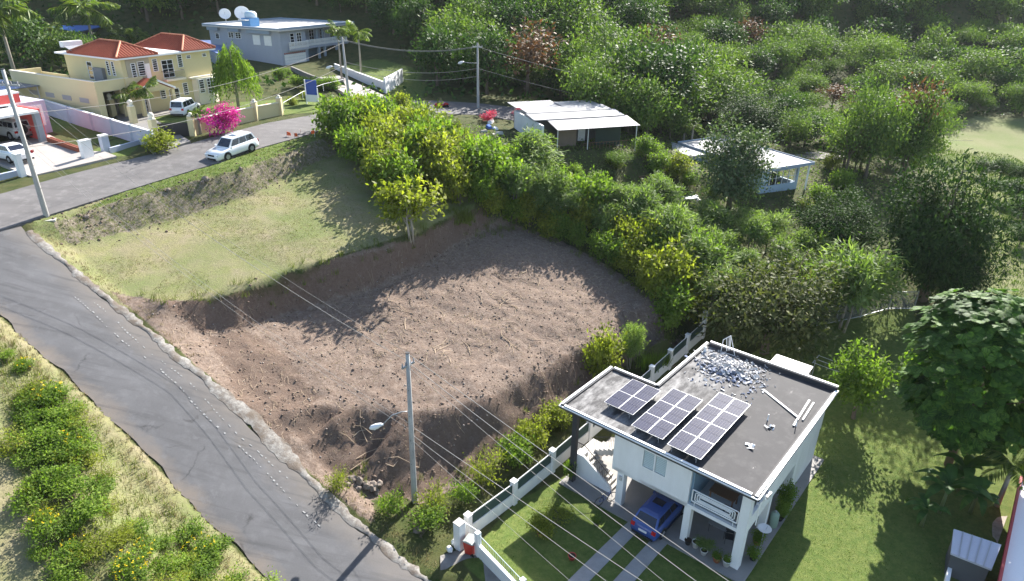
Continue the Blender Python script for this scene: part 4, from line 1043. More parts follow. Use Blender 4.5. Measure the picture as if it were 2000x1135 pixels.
# orange plastic netting scraps on stakes by the street
M_ORNG = plain('orange_plastic', (.72, .12, .03), .6, .3, dirt=.1)
for k, (u, v, lab) in enumerate(((561, 271, 'orange marker stake nearest the white estate car'), (576, 274, 'low orange marker between two others on the verge'), (588, 266, 'orange marker standing at the road edge'), (615, 268, 'orange marker stake beside the bushes on the verge'))):
    p = G(u, v); o = thing('marker_stake', lab, 'marker', (p.x, p.y, p.z), k * .9, 'orange markers on the verge')
    MB().tube([(0,0,0),(0,0,.7)], .02, 5).build('stake', M_PLANK, o)
    MB().add([(-.02,-.02,.35),(.42,.02,.30),(.36,.05,.62),(-.02,.02,.72),(-.02,0,.35),(.42,.04,.30),(.36,.07,.62),(-.02,.04,.72)], [(0,1,2,3),(7,6,5,4),(4,5,1,0),(5,6,2,1),(6,7,3,2),(7,4,0,3)]).build('flag', M_ORNG, o)

# ------------------------------------------------------------------ porch and patio furniture
bk = thing('bicycle', 'dark bicycle leaning on the white house column near the stair', 'bicycle', on_house(-8.75, -.15, GZ + .02), HA + 1.2)
def ring_mesh(R_, r_, n=20):
    pts = [(R_*math.cos(2*math.pi*k/n), 0, R_*math.sin(2*math.pi*k/n)) for k in range(n + 1)]; return MB().tube(pts, r_, 6, cap=False)
wt = ring_mesh(.33, .025).mesh('wheel', M_TYRE)
sp_ = MB()
for k in range(8): a = k * math.pi / 4; sp_.tube([(0,0,0),(.32*math.cos(a),0,.32*math.sin(a))], .004, 3)
sp_ = sp_.mesh('spokes', M_STEEL)
for x in (-.5, .5): w_ = inst('wheel', wt, bk, (x, 0, .355)); inst('spokes', sp_, w_)
fr = MB()
for a, b in (((-.5,0,.355),(-.15,0,.32)),((-.5,0,.355),(-.22,0,.78)),((-.15,0,.32),(-.22,0,.82)),((-.15,0,.32),(.36,0,.75)),((-.22,0,.78),(.34,0,.82)),((.34,0,.9),(.5,0,.355))): fr.tube([a, b], .02, 6)
fr.build('frame', BLUE, bk); MB().tube([(.3,-.28,.98),(.36,0,.95),(.3,.28,.98)], .014, 5).build('handlebar', M_STEEL, bk); MB().bx(-.34,-.07,.84,-.1,.07,.89).build('saddle', M_TRIMB, bk)
M_TERRA = plain('terracotta', (.42, .16, .08), .8, .3, dirt=.3, scale=4); M_POTW = plain('white_pot', (.70, .70, .69), .5, .4, dirt=.25, scale=4); M_POTB = plain('black_pot', (.03, .03, .03), .7, .3); M_SOIL = plain('potting_soil', (.05, .035, .025), .95, .1)
def metal_chair(loc, rz, label):
    o = thing('patio_chair', label, 'chair', loc, rz, 'patio chairs under the house')
    MB().bx(-.24,-.24,.42,.24,.24,.46).build('seat', M_TRIMB, o); MB().bx(-.24,.21,.55,.24,.24,.95).build('backrest', M_TRIMB, o)
    for x in (-.22, .22):
        MB().tube([(x,-.22,0),(x,-.22,.64),(x,.2,.64)], .014, 5).build('front_leg', M_BLACK, o); MB().tube([(x,.26,0),(x,.22,.95)], .014, 5).build('rear_leg', M_BLACK, o)
metal_chair(on_house(-1.5, 1.9, GZ + .02), HA + .4, 'black metal chair under the house between table and corner column')
metal_chair(on_house(-2.9, 3.0, GZ + .02), HA + 2.6, 'black metal chair at the inner side of the patio table')
pt = thing('patio_table', 'dark low table standing on the patio under the house', 'table', on_house(-2.3, 2.2, GZ + .02), HA)
MB().bx(-.55,-.35,.66,.55,.35,.70).build('table_top', plain('grey_top', (.22, .22, .23), .5), pt)
for x in (-.48, .48):
    for y in (-.28, .28): MB().tube([(x, y, 0), (x, y, .66)], .018, 5).build('leg', M_BLACK, pt)
bt = thing('balcony_table', 'brown wooden table on the balcony behind the white railing', 'table', on_house(-2.2, 1.7, 2.32), HA)
M_WOOD = plain('brown_wood', (.16, .085, .045), .6, .4, dirt=.2)
MB().bx(-.75,-.45,.70,.75,.45,.75).build('table_top', M_WOOD, bt)
for x in (-.65, .65):
    for y in (-.36, .36): MB().bx(x-.04, y-.04, 0, x+.04, y+.04, .70).build('leg', M_WOOD, bt)
bb = thing('balcony_bench', 'dark bench beside the wooden table on the balcony', 'bench', on_house(-1.4, 1.0, 2.32), HA)
MB().bx(-.5,-.16,.40,.5,.16,.44).build('seat', M_WOOD, bb)
for x in (-.42, .42): MB().bx(x-.03,-.14,0,x+.03,.14,.40).build('leg', M_BLACK, bb)
db = thing('gas_drum', 'pale green tall drum standing beside the garden side columns', 'drum', on_house(.0, 4.9, GZ + .02), 0)
MB().lathe([(.22,0),(.26,.03),(.26,.95),(.2,1.05),(.08,1.1)], n=14).build('drum_body', plain('pale_green', (.24, .33, .27), .5), db, True); MB().lathe([(.07,1.1),(.07,1.2),(.03,1.22)], n=8).build('valve', M_STEEL, db)
ds = thing('satellite_dish', 'white round dish on a post beside the garden side of the house', 'dish', on_house(.12, 2.6, GZ), 0)
MB().tube([(0,0,0),(0,0,1.5)], .03, 6).build('post', M_STEEL, ds); MB().lathe([(.03,1.5),(.2,1.52),(.36,1.6),(.40,1.64),(.37,1.64),(.2,1.57),(.02,1.55)], n=18).build('reflector', M_WTRIM, ds, True); MB().tube([(.1,0,1.55),(.15,0,1.8)], .012, 4).build('feed_arm', M_STEEL, ds)
# ------------------------------------------------------------------ houses along the upper street
M_PANE = glass('house_glass', (.015, .018, .025), .1)
def win(parent, x, z, w, h, y=0.0, face='y', cols=1, rows=5, frame=None, name='window', t=.05):
    """a window on a wall facing -y (face 'y', at plane y) or -x / +x (face 'x' at plane x=y)"""
    fm = frame or M_WTRIM
    def bxx(mb, a0, b0, a1, b1, d0, d1):
        if face == 'y': mb.bx(a0, y - d1, b0, a1, y - d0, b1)
        else: mb.bx(y - d1, a0, b0, y - d0, a1, b1)
        return mb
    f_ = MB(); b = .06
    bxx(f_, x, z, x + b, z + h, .001, t); bxx(f_, x + w - b, z, x + w, z + h, .001, t)
    bxx(f_, x + b, z, x + w - b, z + b, .001, t); bxx(f_, x + b, z + h - b, x + w - b, z + h, .001, t)
    o = f_.build(name, fm, parent)
    bxx(MB(), x + b, z + b, x + w - b, z + h - b, .001, .012).build('pane', M_PANE, o)
    g_ = MB()
    for i in range(1, cols): xx = x + w * i / cols; bxx(g_, xx - .03, z + b, xx + .03, z + h - b, .013, t - .004)
    for j in range(1, rows): zz = z + h * j / rows; bxx(g_, x + b, zz - .022, x + w - b, zz + .022, .013, t - .012)
    if g_.v: stuff(g_.build('glazing_bars', fm, o))
    return o
M_CREAM = plain('cream_render', (.64, .55, .31), .8, .3, dirt=.18, scale=.6, dcol=(.48, .41, .23), streak=True)
M_CREAM2 = plain('cream_trim', (.74, .68, .54), .8, .3, dirt=.15)
def tile_material(name, c):
    t = NT(name); n = t.noise(6, 3); n2 = t.noise(.8, 4)
    cc = t.mix(t.ramp(n, [(.35, 0.0), (.7, .6)]), c, tuple(x * .6 for x in c)); cc = t.mix(t.ramp(n2, [(.45, 0.0), (.75, .4)]), cc, tuple(min(1, x * 1.3) for x in c)); t.col(cc).rough(.7, .35); return t.mat
M_RTILE = tile_material('red_roof_tile', (.36, .085, .042))
def hip_roof(parent, x0, x1, y0, y1, z, h, mat, name='roof'):
    """hip roof; every course of tiles is a real roll"""
    w, d = x1 - x0, y1 - y0; r = min(w, d) / 2
    if w >= d: ra, rb = (x0 + r, (y0+y1)/2, z + h), (x1 - r, (y0+y1)/2, z + h)
    else: ra, rb = ((x0+x1)/2, y0 + r, z + h), ((x0+x1)/2, y1 - r, z + h)
    c = [(x0,y0,z),(x1,y0,z),(x1,y1,z),(x0,y1,z)]
    o = MB().add(c + [ra, rb] + [(p[0], p[1], z - .12) for p in c], ([(0,1,5,4),(1,2,5),(2,3,4,5),(3,0,4)] if w >= d else [(0,1,4),(1,2,5,4),(2,3,5),(3,0,4,5)]) + [(6,7,1,0),(7,8,2,1),(8,9,3,2),(9,6,0,3),(9,8,7,6)]).build(name, mat, parent)
    m_ = MB(); V = [Vector(p) for p in c]; RA, RB = Vector(ra), Vector(rb)
    sides = [(V[0], V[1], RA, RB), (V[1], V[2], RB, RB), (V[2], V[3], RB, RA), (V[3], V[0], RA, RA)] if w >= d else [(V[0], V[1], RA, RA), (V[1], V[2], RA, RB), (V[2], V[3], RB, RB), (V[3], V[0], RB, RA)]
    for a, b, ta, tb in sides:                       # rows of tiles from eave to ridge, clipped at the hips
        L = (b - a).length; e = (b - a) / L; n = int(L / .34)
        sa = (ta - a).dot(e); sb = (tb - a).dot(e); nrm = (b - a).cross(ta - a).normalized()
        if nrm.z < 0: nrm = -nrm
        up = (ta - a) - e * sa
        for k in range(n + 1):
            s = L * k / n
            f = min(1.0, s / sa if sa > 1e-6 else 1.0, (L - s) / (L - sb) if L - sb > 1e-6 else 1.0)
            if f < .08: continue
            p = a + e * s + nrm * .02; m_.tube([p, p + up * f], .07, 4, cap=False)
    stuff(m_.build('tile_rolls', mat, o))
    hp_ = MB()
    for q, rr in ((V[0], RA), (V[1], RB if w >= d else RA), (V[2], RB), (V[3], RA if w >= d else RB)): hp_.tube([q + Vector((0,0,.05)), rr + Vector((0,0,.05))], .10, 6)
    hp_.tube([RA + Vector((0,0,.05)), RB + Vector((0,0,.05))], .10, 6); hp_.build('hip_caps', tile_material('hip_tile', (.50, .20, .11)), o)
    return o
SA = math.radians(62)
YB = P(425, 197, 14.2); yh = thing('yellow_house', 'cream yellow two storey house with two red tiled hip roofs', 'house', YB, SA)
def ybx(name, *a, mat=M_CREAM, parent=yh): return MB().bx(*a).build(name, mat, parent)
w = MB(); w.bx(-11.5, 0, -.6, 0, 10, 6.0); w.build('main_wall', M_CREAM, yh)
# garage and roof terrace
w = MB(); w.bx(-14.9, 0, -.6, -14.7, 15.5, 4.05).bx(-14.7, 0, 3.0, -11.5, .2, 4.05).bx(-14.7, 0, -.6, -14.2, .2, 3.0).bx(-12.2, .01, -.6, -11.5, .2, 3.0).bx(-14.7, 15.3, -.6, -11.5, 15.5, 4.05).bx(-11.6, 10.0, -.6, -11.5, 15.3, 3.6); w.build('garage_wall', M_CREAM, yh)
ybx('terrace_floor', -14.7, .2, 2.9, -11.5, 15.3, 3.05, mat=M_CONC2)
ybx('terrace_coping', -14.95, -.04, 4.052, -14.65, 15.5, 4.14, mat=M_CREAM2); ybx('terrace_coping', -14.64, -.04, 4.052, -9.4, .24, 4.13, mat=M_CREAM2)
ybx('terrace_front', -11.5, -.12, 3.0, -9.4, -.003, 4.05)
ybx('garage_back', -14.7, 6, -.6, -11.6, 6.1, 2.9, mat=M_DARKIN)
for k in range(4): ybx('vent_block', -14.93, 1.6 + k * 3.1, 1.75, -14.905, 3.2 + k * 3.1, 2.25, mat=plain('vent_grey', (.36, .34, .32)))
# upper loggia behind the terrace
ybx('loggia_shade_panel', -11.0, -.06, 3.35, -8.2, -.004, 5.9, mat=plain('loggia_shade', (.40, .36, .27)))  # flat panel on the wall; the recess shade is put into its colour
win(yh, -10.5, 4.0, .55, 1.5, -.06, rows=6); win(yh, -9.7, 4.1, .85, 1.5, -.06, rows=6); ybx('loggia_door', -8.8, -.10, 3.35, -8.25, -.062, 5.3, mat=M_WTRIM)
win(yh, -7.85, 4.35, .65, 1.35, rows=6); dd = win(yh, -6.75, 3.5, 1.5, 1.95, rows=4, cols=2, name='french_door'); win(yh, -4.6, 4.45, .65, 1.4, rows=6); win(yh, -3.35, 5.3, .6, .4, rows=2); win(yh, -1.15, 5.3, .6, .4, rows=2)
bo = ybx('balcony', -6.95, -.75, 3.2, -4.4, -.002, 3.42, mat=M_CREAM2)
r_ = MB(); r_.tube([(-6.9,-.02,4.25),(-6.9,-.7,4.25),(-4.45,-.7,4.25),(-4.45,-.02,4.25)], .03, 5)
for k in range(18): r_.tube([(-6.9 + k * .144, -.7, 3.42), (-6.9 + k * .144, -.7, 4.25)], .014, 4)
r_.build('balcony_rail', M_BLACK, bo)
win(yh, -7.6, 1.3, .7, 1.35, rows=6); win(yh, -6.45, .25, 1.35, 2.0, rows=4, cols=2, name='french_door'); win(yh, -4.55, 1.3, .7, 1.4, rows=6)
ybx('skirt_roof', -3.6, -.5, 3.05, .25, -.002, 3.25, mat=M_CREAM2)
# bay with white window
by = MB(); pts = [(-3.2, .05), (-2.9, -.55), (-.9, -.75), (.0, -.35), (.3, .3), (.3, 1.2), (-3.2, 1.2)]; by.prism(pts, -.5, 3.05); bo = by.build('bay', M_CREAM2, yh)
win(bo, -2.75, 1.35, .75, 1.55, -.62, rows=6); win(bo, -1.75, 1.15, 1.35, 1.8, -.80, rows=5, cols=3)
# porch with its own little gable
pg = MB(); pg.add([(-11.6,-1.9,2.6),(-9.3,-1.9,3.75),(-7.0,-1.9,2.6),(-11.6,-.125,2.6),(-9.3,-.125,3.75),(-7.0,-.125,2.6),(-11.6,-1.9,2.75),(-9.3,-1.9,3.9),(-7.0,-1.9,2.75),(-11.6,-.125,2.75),(-9.3,-.125,3.9),(-7.0,-.125,2.75)], [(0,1,7,6),(1,2,8,7),(6,7,10,9),(7,8,11,10),(3,4,1,0),(4,5,2,1),(0,6,9,3),(2,5,11,8)])
po = pg.build('porch_roof', M_RTILE, yh); pe = MB(); pe.beam((-11.7,-1.95,2.68),(-9.3,-1.95,3.86),.12,.2).beam((-9.3,-1.95,3.86),(-6.9,-1.95,2.68),.12,.2); pe.build('barge_board', M_WTRIM, po)
ybx('porch_gable', -11.2, -1.85, 2.6, -7.4, -1.7, 2.72); MB().add([(-11.2,-1.8,2.7),(-7.4,-1.8,2.7),(-9.3,-1.8,3.62)], [(0,1,2)]).build('gable_face', M_CREAM, po)
for x in (-11.3, -7.4): ybx('porch_column', x, -1.9, -.5, x + .35, -1.55, 2.6)
ybx('porch_floor', -11.6, -2.4, -.5, -6.6, -.01, .05, mat=M_TILE); win(yh, -10.2, .1, 1.1, 2.1, rows=5, cols=2, name='front_door')
ybx('side_cabinet', -11.9, 3.0, 3.06, -11.52, 4.6, 4.9, mat=plain('grey_cabinet', (.22, .22, .23))); win(yh, 1.2, 4.2, .5, 1.5, -11.5, face='x', rows=6); win(yh, 2.1, 4.2, .5, 1.5, -11.5, face='x', rows=6); win(yh, 5.2, 3.5, .9, 1.9, -11.5, face='x', rows=4, name='terrace_door')
ybx('roof_slab', -12.2, -.5, 6.0, .5, 10.6, 6.16, mat=M_WTRIM)
hip_roof(yh, -12.2, -7.2, -.5, 8.2, 6.285, 1.25, M_RTILE); hip_roof(yh, -4.1, .6, -.5, 8.2, 6.285, 1.35, M_RTILE)
ybx('flat_roof', -7.1, -.45, 6.162, -4.2, 10.5, 6.24, mat=M_WTRIM)
ws = ybx('water_heater', -12.0, 8.8, 6.7, -9.8, 9.5, 7.3, mat=M_WTRIM); MB().add([(-12.0,7.2,6.3),(-9.8,7.2,6.3),(-9.8,8.9,6.9),(-12.0,8.9,6.9)], [(0,1,2,3)]).build('heater_panel', M_ALU, ws)

# solar canopy behind the terrace
q0 = YB + Vector((math.cos(SA), math.sin(SA), 0)) * -16.5 + Vector((-math.sin(SA), math.cos(SA), 0)) * 14
sc_ = thing('solar_canopy', 'blue solar canopy roof beside the rear of the yellow house', 'canopy', (q0.x, q0.y, 14.3), SA)
for i in range(5):
    for j in range(2):
        pn = MB().add([(-2.5,-4+i*1.7,2.75),(-.55,-4+i*1.7,2.75),(-.55,-2.4+i*1.7,2.75),(-2.5,-2.4+i*1.7,2.75),(-2.5,-4+i*1.7,2.8),(-.55,-4+i*1.7,2.8),(-.55,-2.4+i*1.7,2.8),(-2.5,-2.4+i*1.7,2.8)], [(3,2,1,0),(4,5,6,7),(0,1,5,4),(1,2,6,5),(2,3,7,6),(3,0,4,7)])
        inst('panel', pn.mesh('panel', plain('pv_blue', (.06, .09, .22), .2, .5, dirt=.1)), sc_, (j * 2.05, 0, 0))
for x in (-2.3, 1.3):
    for y in (-3.8, 4.2): MB().tube([(x, y, 0), (x, y, 2.75)], .06, 6).build('post', M_STEEL, sc_)

# ------------------------------------------------------------------ blue grey house
M_BG = plain('blue_grey_render', (.36, .39, .46), .8, .3, dirt=.2, scale=.6, streak=True); M_BG2 = plain('blue_grey_trim', (.28, .34, .42), .8, .3, dirt=.2)
GA = math.radians(64); GB = P(565, 136.5, 14.0); gh = thing('grey_house', 'blue grey two storey house with white balustrade and white garage door', 'house', GB, GA)
def gbx(name, *a, mat=M_BG, parent=gh): return MB().bx(*a).build(name, mat, parent)
w = MB(); w.bx(-1.2, 0, -1.4, 4.6, 15.5, 6.0).bx(4.6, 2.2, -.6, 15, 15.5, 6.0); w.build('wall', M_BG, gh)
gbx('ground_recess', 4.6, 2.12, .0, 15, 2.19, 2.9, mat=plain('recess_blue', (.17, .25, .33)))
gbx('balcony_slab', 4.602, .0, 2.85, 15.6, 2.1, 3.2); gbx('balcony_slab', 0.2, -.5, 2.85, 4.6, -.003, 3.15)
bal = gbx('balustrade', 4.7, .02, 4.08, 15.5, .17, 4.2, mat=M_WTRIM); MB().bx(.2, -.48, 4.08, 4.6, -.36, 4.2).build('hand_rail', M_WTRIM, bal)
bm_ = MB().lathe([(.05,0),(.09,.2),(.05,.45),(.07,.7),(.06,.88)], n=6).mesh('baluster', M_WTRIM)
for k in range(46): inst('baluster', bm_, bal, (4.85 + k * .23, .1, 3.2))
for k in range(18): inst('baluster', bm_, bal, (.3 + k * .25, -.42, 3.15))
for x in (4.62, 7.6, 9.1, 12.2, 15.2): gbx('column', x, .05, .0, x + .35, .4, 2.85, mat=M_BG2); gbx('upper_column', x, .25, 3.2, x + .3, .5, 6.0, mat=M_BG2)
gbx('garage_door', -.7, -.04, .05, 4.2, -.002, 2.35, mat=M_WTRIM); gm = MB()
for k in range(1, 5): gm.bx(-.7, -.05, .05 + k * .46, 4.2, -.041, .07 + k * .46)
gm.build('door_joints', M_BG2, gh)
w = MB()
for k in range(11): w.bx(-.7 + k * .46, -.06, 2.42, -.45 + k * .46, -.003, 2.62)
w.build('decor_band', M_RTILE, gh)
win(gh, 1.0, 3.5, .9, 2.0, rows=4); win(gh, 2.5, 3.5, 1.1, 2.0, rows=4, cols=2, name='balcony_door')
for x in (5.6, 7.9, 10.6, 13.2): win(gh, x, 3.3, 1.2, 2.2, 2.19, rows=4, cols=2, name='balcony_door')
win(gh, 5.6, .2, 1.4, 2.2, 2.11, rows=4, cols=2, name='front_door'); win(gh, 9.6, .6, 1.5, 1.6, 2.11, rows=4, cols=2)
for y, h_, z in ((1.9, 1.5, 3.65), (4.3, 1.5, 3.65)): gbx('shutter', -1.26, y, z, -1.203, y + 1.5, z + h_, mat=M_WTRIM)
win(gh, 8.4, 4.4, 1.2, .9, -1.2, face='x', rows=3, cols=2); win(gh, 10.0, 4.4, 1.2, .9, -1.2, face='x', rows=3, cols=2); win(gh, 13.3, 4.1, .9, .9, -1.2, face='x', rows=3)
for y in (1.7, 4.1, 8.3, 13.0): gbx('window_hood', -1.75, y, 5.45, -1.203, y + 2.4, 5.95, mat=M_BG2)
gr = gbx('roof', -1.9, -.9, 6.0, 16.4, 16.2, 6.18, mat=plain('chalk_roof', (.62, .60, .58), .8, .3, dirt=.5, scale=.5))
w = MB(); w.bx(-1.9, -.9, 6.182, 16.4, -.6, 6.5).bx(-1.9, 15.9, 6.182, 16.4, 16.2, 6.45).bx(-1.9, -.6, 6.182, -1.6, 15.9, 6.42).bx(16.1, -.6, 6.182, 16.4, 15.9, 6.42); w.build('parapet', M_BG2, gr)
gbx('white_patch', 1.0, -.4, 6.184, 9, 6.5, 6.20, mat=M_WTRIM, parent=gr)
tk = thing('water_tank', 'blue and white water tank on the roof of the blue grey house', 'water tank', Vector(GB) + Vector((math.cos(GA), math.sin(GA), 0)) * .9 + Vector((-math.sin(GA), math.cos(GA), 0)) * 8 + Vector((0, 0, 6.18)), GA)
MB().bx(-1.1,-1,0,.9,.9,1.3).build('tank_base', plain('tank_blue', (.10, .27, .52), .6), tk); MB().lathe([(.9,1.3),(.95,1.4),(.95,2.0),(.7,2.25),(.3,2.35)], (.2,0,0), 16).build('tank', plain('tank_pale', (.50, .62, .72), .5), tk, True); MB().bx(-2.0,-.9,1.0,-1.15,.6,1.15).build('hatch', M_WTRIM, tk)
for x, y, r, lab in ((5.5, 14.5, 1.25, 'larger white satellite dish on the blue grey house roof'), (2.2, 15.0, .95, 'smaller white satellite dish on the blue grey house roof')):
    dl = Vector(GB) + Vector((math.cos(GA), math.sin(GA), 0)) * x + Vector((-math.sin(GA), math.cos(GA), 0)) * y + Vector((0, 0, 6.18))
    d_ = thing('roof_dish', lab, 'dish', dl, -1.2); MB().tube([(0,0,0),(0,0,1.3)], .06, 6).build('post', M_STEEL, d_)
    MB().lathe([(.05,0),(r*.6,.12),(r*.95,.34),(r,.40),(r*.9,.36),(r*.5,.14),(.03,.04)], n=20).build('reflector', M_WTRIM, d_, True, loc=(0,0,1.4), rot=(.0, 1.0, 0)); MB().tube([(0,0,1.45),(.9*r,0,1.9)], .025, 4).build('feed_arm', M_STEEL, d_)
# drive, lawn wall
def slab(name, px, mat, dz=.05, z=None):
    pts = [P(*p) for p in px]; m_ = MB().prism([(p.x, p.y) for p in pts], 0, 1)
    zz = {(round(p.x, 4), round(p.y, 4)): p.z for p in pts}
    for i, v_ in enumerate(m_.v):
        z_ = zz[(round(v_[0], 4), round(v_[1], 4))]; m_.v[i] = (v_[0], v_[1], z_ + dz if v_[2] > .5 else z_ - .6)
    return structure(m_.build(name, mat))
M_PINKC = plain('pinkish_concrete', (.36, .325, .30), .85, .25, dirt=.35, scale=.7)
slab('concrete_drive', [(548,140,14.05),(600,128,14.1),(645,128,14.1),(668,150,14.2),(760,192,14.0),(700,197,14.25),(640,165,14.2)], M_PINKC, .08)
def run_wall(name, label, px, h, th, mat, capm=None, cat='wall', zoff=0.0, part='wall_panel'):
    pts = [P(*p) for p in px]; o = thing(name, label, cat, pts[0])
    for a, b in zip(pts[:-1], pts[1:]):
        a, b = a - pts[0], b - pts[0]
        m_ = MB(); d = (b - a).normalized(); n = Vector((-d.y, d.x, 0)).normalized() * th / 2; Z = Vector((0, 0, 1))
        q = [a - n - Z * .8, b - n - Z * .8, b + n - Z * .8, a + n - Z * .8, a - n + Z * h, b - n + Z * h, b + n + Z * h, a + n + Z * h]
        e = d * .004; q = [p + (e if i in (0, 3, 4, 7) else -e) for i, p in enumerate(q)]
        m_.add(q, [(3,2,1,0),(4,5,6,7),(0,1,5,4),(1,2,6,5),(2,3,7,6),(3,0,4,7)]); w_ = m_.build(part, mat, o)
        if capm:
            n2 = n * 1.5; MB().add([a-n2+Z*(h+.002), b-n2+Z*(h+.002), b+n2+Z*(h+.002), a+n2+Z*(h+.002), a-n2+Z*(h+.08), b-n2+Z*(h+.08), b+n2+Z*(h+.08), a+n2+Z*(h+.08)], [(3,2,1,0),(4,5,6,7),(0,1,5,4),(1,2,6,5),(2,3,7,6),(3,0,4,7)]).build('coping', capm, w_)
    return o, pts
run_wall('drive_wall', 'pale wall climbing beside the drive of the blue grey house', [(655,138,14.2),(690,152,14.2),(752,176,14.1)], 1.0, .2, plain('pale_wall', (.62, .63, .66), .8), M_WTRIM)
run_wall('retaining_wall', 'white slanting retaining wall at the edge of the street lawn', [(752,176,14.1),(770,166,14.1),(786,156,14.1)], 1.6, .25, M_WHITE)
run_wall('low_wall', 'mossy dark block wall below the drive of the blue grey house', [(570,142,14.1),(600,156,14.1),(640,172,14.2),(672,166,14.2)], .9, .2, plain('mossy_block', (.24, .23, .22), .9, dirt=.6), M_CONC)
# cream garden wall of the yellow house, with pillars
cw, pts = run_wall('cream_wall', 'cream garden wall with pillars in front of the yellow house', [(378,262,14.35),(415,252,14.4),(455,242,14.4),(500,232,14.4),(548,223,14.35)], 1.25, .2, M_CREAM, M_CREAM2)
for p in (pts[0], pts[3], pts[4]):
    q = p - pts[0]; pc = MB().bx(q.x-.28, q.y-.28, q.z-.5, q.x+.28, q.y+.28, q.z+1.75).build('pillar', M_CREAM, cw); MB().lathe([(.34,1.752),(.34,1.84),(.14,1.86),(.2,1.98),(.15,2.08),(.05,2.12)], q, 10).build('finial', M_CREAM2, pc, True)
for (u, v, lab) in ((303, 268, 'cream gate pillar with round finial by the pale bush'), (262, 240, 'cream drive pillar with round finial before the palms'), (222, 226, 'cream drive pillar with round finial beside the garage')):
    g_ = P(u, v, 14.3); gt = thing('gate_pillar', lab, 'pillar', g_, SA); MB().bx(-.28,-.28,-.4,.28,.28,1.7).build('shaft', M_CREAM, gt); MB().lathe([(.34,1.702),(.34,1.8),(.18,1.86),(.30,2.08),(.22,2.3),(.05,2.4)], n=12).build('finial', M_CREAM2, gt, True)
run_wall('gate_track', 'dark barred drive gate standing between the cream pillars', [(305,266,14.3),(340,264,14.3),(374,263,14.3)], 1.2, .04, M_BLACK, None, 'gate', part='gate_leaf')
slab('concrete_drive', [(262,262,14.32),(300,300,14.06),(372,276,14.32),(300,232,14.3),(250,205,14.3),(215,218,14.3)], plain('dark_drive', (.20, .19, .18), .9, dirt=.4), .03)
# grey blue wall on the far side of the neighbour's lawn
M_BW = plain('pale_blue_wall', (.42, .46, .55), .8, .3, dirt=.25, scale=.8)
bw, pts = run_wall('boundary_wall', 'pale blue grey wall between the carport house and the yellow house', [(92,222,14.2),(140,238,14.2),(185,252,14.2),(225,264,14.15),(262,276,14.1),(300,288,14.05)], 1.5, .18, M_BW, M_WTRIM)
for p in pts: q = p - pts[0]; MB().bx(q.x-.16, q.y-.16, q.z-.5, q.x+.16, q.y+.16, q.z+1.62).build('pillar', plain('pale_blue_pillar', (.36, .40, .49)), bw)

# ------------------------------------------------------------------ carport house on the left
M_PINK = plain('coral_paint', (.62, .10, .09), .7, .3, dirt=.15); M_LAV = plain('lavender_render', (.46, .45, .55), .8, .3, dirt=.2)
LHp = P(103, 256, 14.05); lh = thing('carport_house', 'low lavender house with coral trim and a deep open carport', 'house', LHp, SA)
def lbx(name, *a, mat=M_LAV, parent=lh): return MB().bx(*a).build(name, mat, parent)
lbx('wall', -2.6, 0, -.5, 0, 9, 3.1); lbx('back_wall', -12, 7, -.5, -2.6, 7.2, 2.9, mat=M_DARKIN); lbx('far_wall', -12, 0, -.5, -11.8, 7, 2.9)
lbx('roof', -12.4, -.4, 3.1, -2.4, 9.4, 3.3, mat=M_WTRIM); lbx('front_roof', -12.4, -4.2, 2.75, -3.0, -.4, 2.95, mat=M_WTRIM)
lbx('porch_column', -3.4, -4.1, -.5, -2.9, -3.6, 2.75, mat=plain('grey_column', (.30, .32, .35))); lbx('coral_pillar', -2.85, -3.6, -.5, -2.55, -.42, 3.0, mat=M_PINK); lbx('white_pillar', -3.6, -.39, -.5, -2.62, .0, 3.08, mat=M_WTRIM)
lbx('coral_fascia', -4.6, -.46, 3.302, -2.4, 1.6, 4.1, mat=M_PINK); lbx('white_band', -4.65, -.5, 4.102, -2.35, 1.65, 4.25, mat=M_WTRIM)
gl_ = lbx('sign_panel', -1.9, -.06, .7, -.45, -.002, 2.7, mat=M_WTRIM)  # sign board; the dark bars stand in for its vertical lettering
for k in range(7): lbx('sign_mark', -1.25, -.075, 1.3 + k * .17, -1.05, -.062, 1.4 + k * .17, mat=M_BLACK, parent=gl_)
slab('concrete_drive', [(-80,330,13.75),(0,322,13.85),(42,338,13.7),(60,345,13.62),(228,306,13.95),(205,297,14.0),(160,296,13.98),(92,262,14.05),(60,268,14.05),(-60,290,14.0)], M_PINKC, .06)
M_BRICK = plain('red_brick', (.26, .085, .05), .85, .3, dirt=.3, scale=4)
pl_, pts = run_wall('brick_planter', 'low red brick edging beside the concrete drive', [(98,276,14.08),(118,283,14.05),(140,291,14.02),(158,297,14.0)], .32, .5, M_BRICK)
bk_ = MB().bx(-.16,-.08,0,.16,.08,.1).mesh('brick', M_BRICK)
random.seed(2)
for a, b in zip(pts[:-1], pts[1:]):
    for k in range(5):
        for s_ in (-.14, .12):
            q = a.lerp(b, (k + .5) / 5) - pts[0]; d = (b - a).normalized(); inst('brick', bk_, pl_, (q.x - d.y * s_, q.y + d.x * s_, q.z + .322), (0, 0, math.atan2(d.y, d.x) + random.uniform(-.15, .15)))
for (u, v, wd, lab) in ((172, 307, .75, 'broad white gate post at the end of the brick edging'), (208, 296, .55, 'pale blue gate post beside the low blue kerb wall'), (42, 336, .35, 'slim white gate post behind the corner pole')):
    g_ = P(u, v, 13.95); gt = thing('gate_post', lab, 'gate post', g_, SA); MB().bx(-wd/2*1.2,-.25,-.4,wd/2*1.2,.25,1.45).build('shaft', M_BW if 'blue gate' in lab else M_WTRIM, gt); MB().bx(-wd/2*1.3,-.3,1.452,wd/2*1.3,.3,1.55).build('cap', M_WTRIM, gt)
run_wall('kerb_wall', 'low pale blue kerb wall along the carport house lawn', [(216,296,14.0),(250,287,14.02),(286,277,14.05)], .35, .25, M_BW)
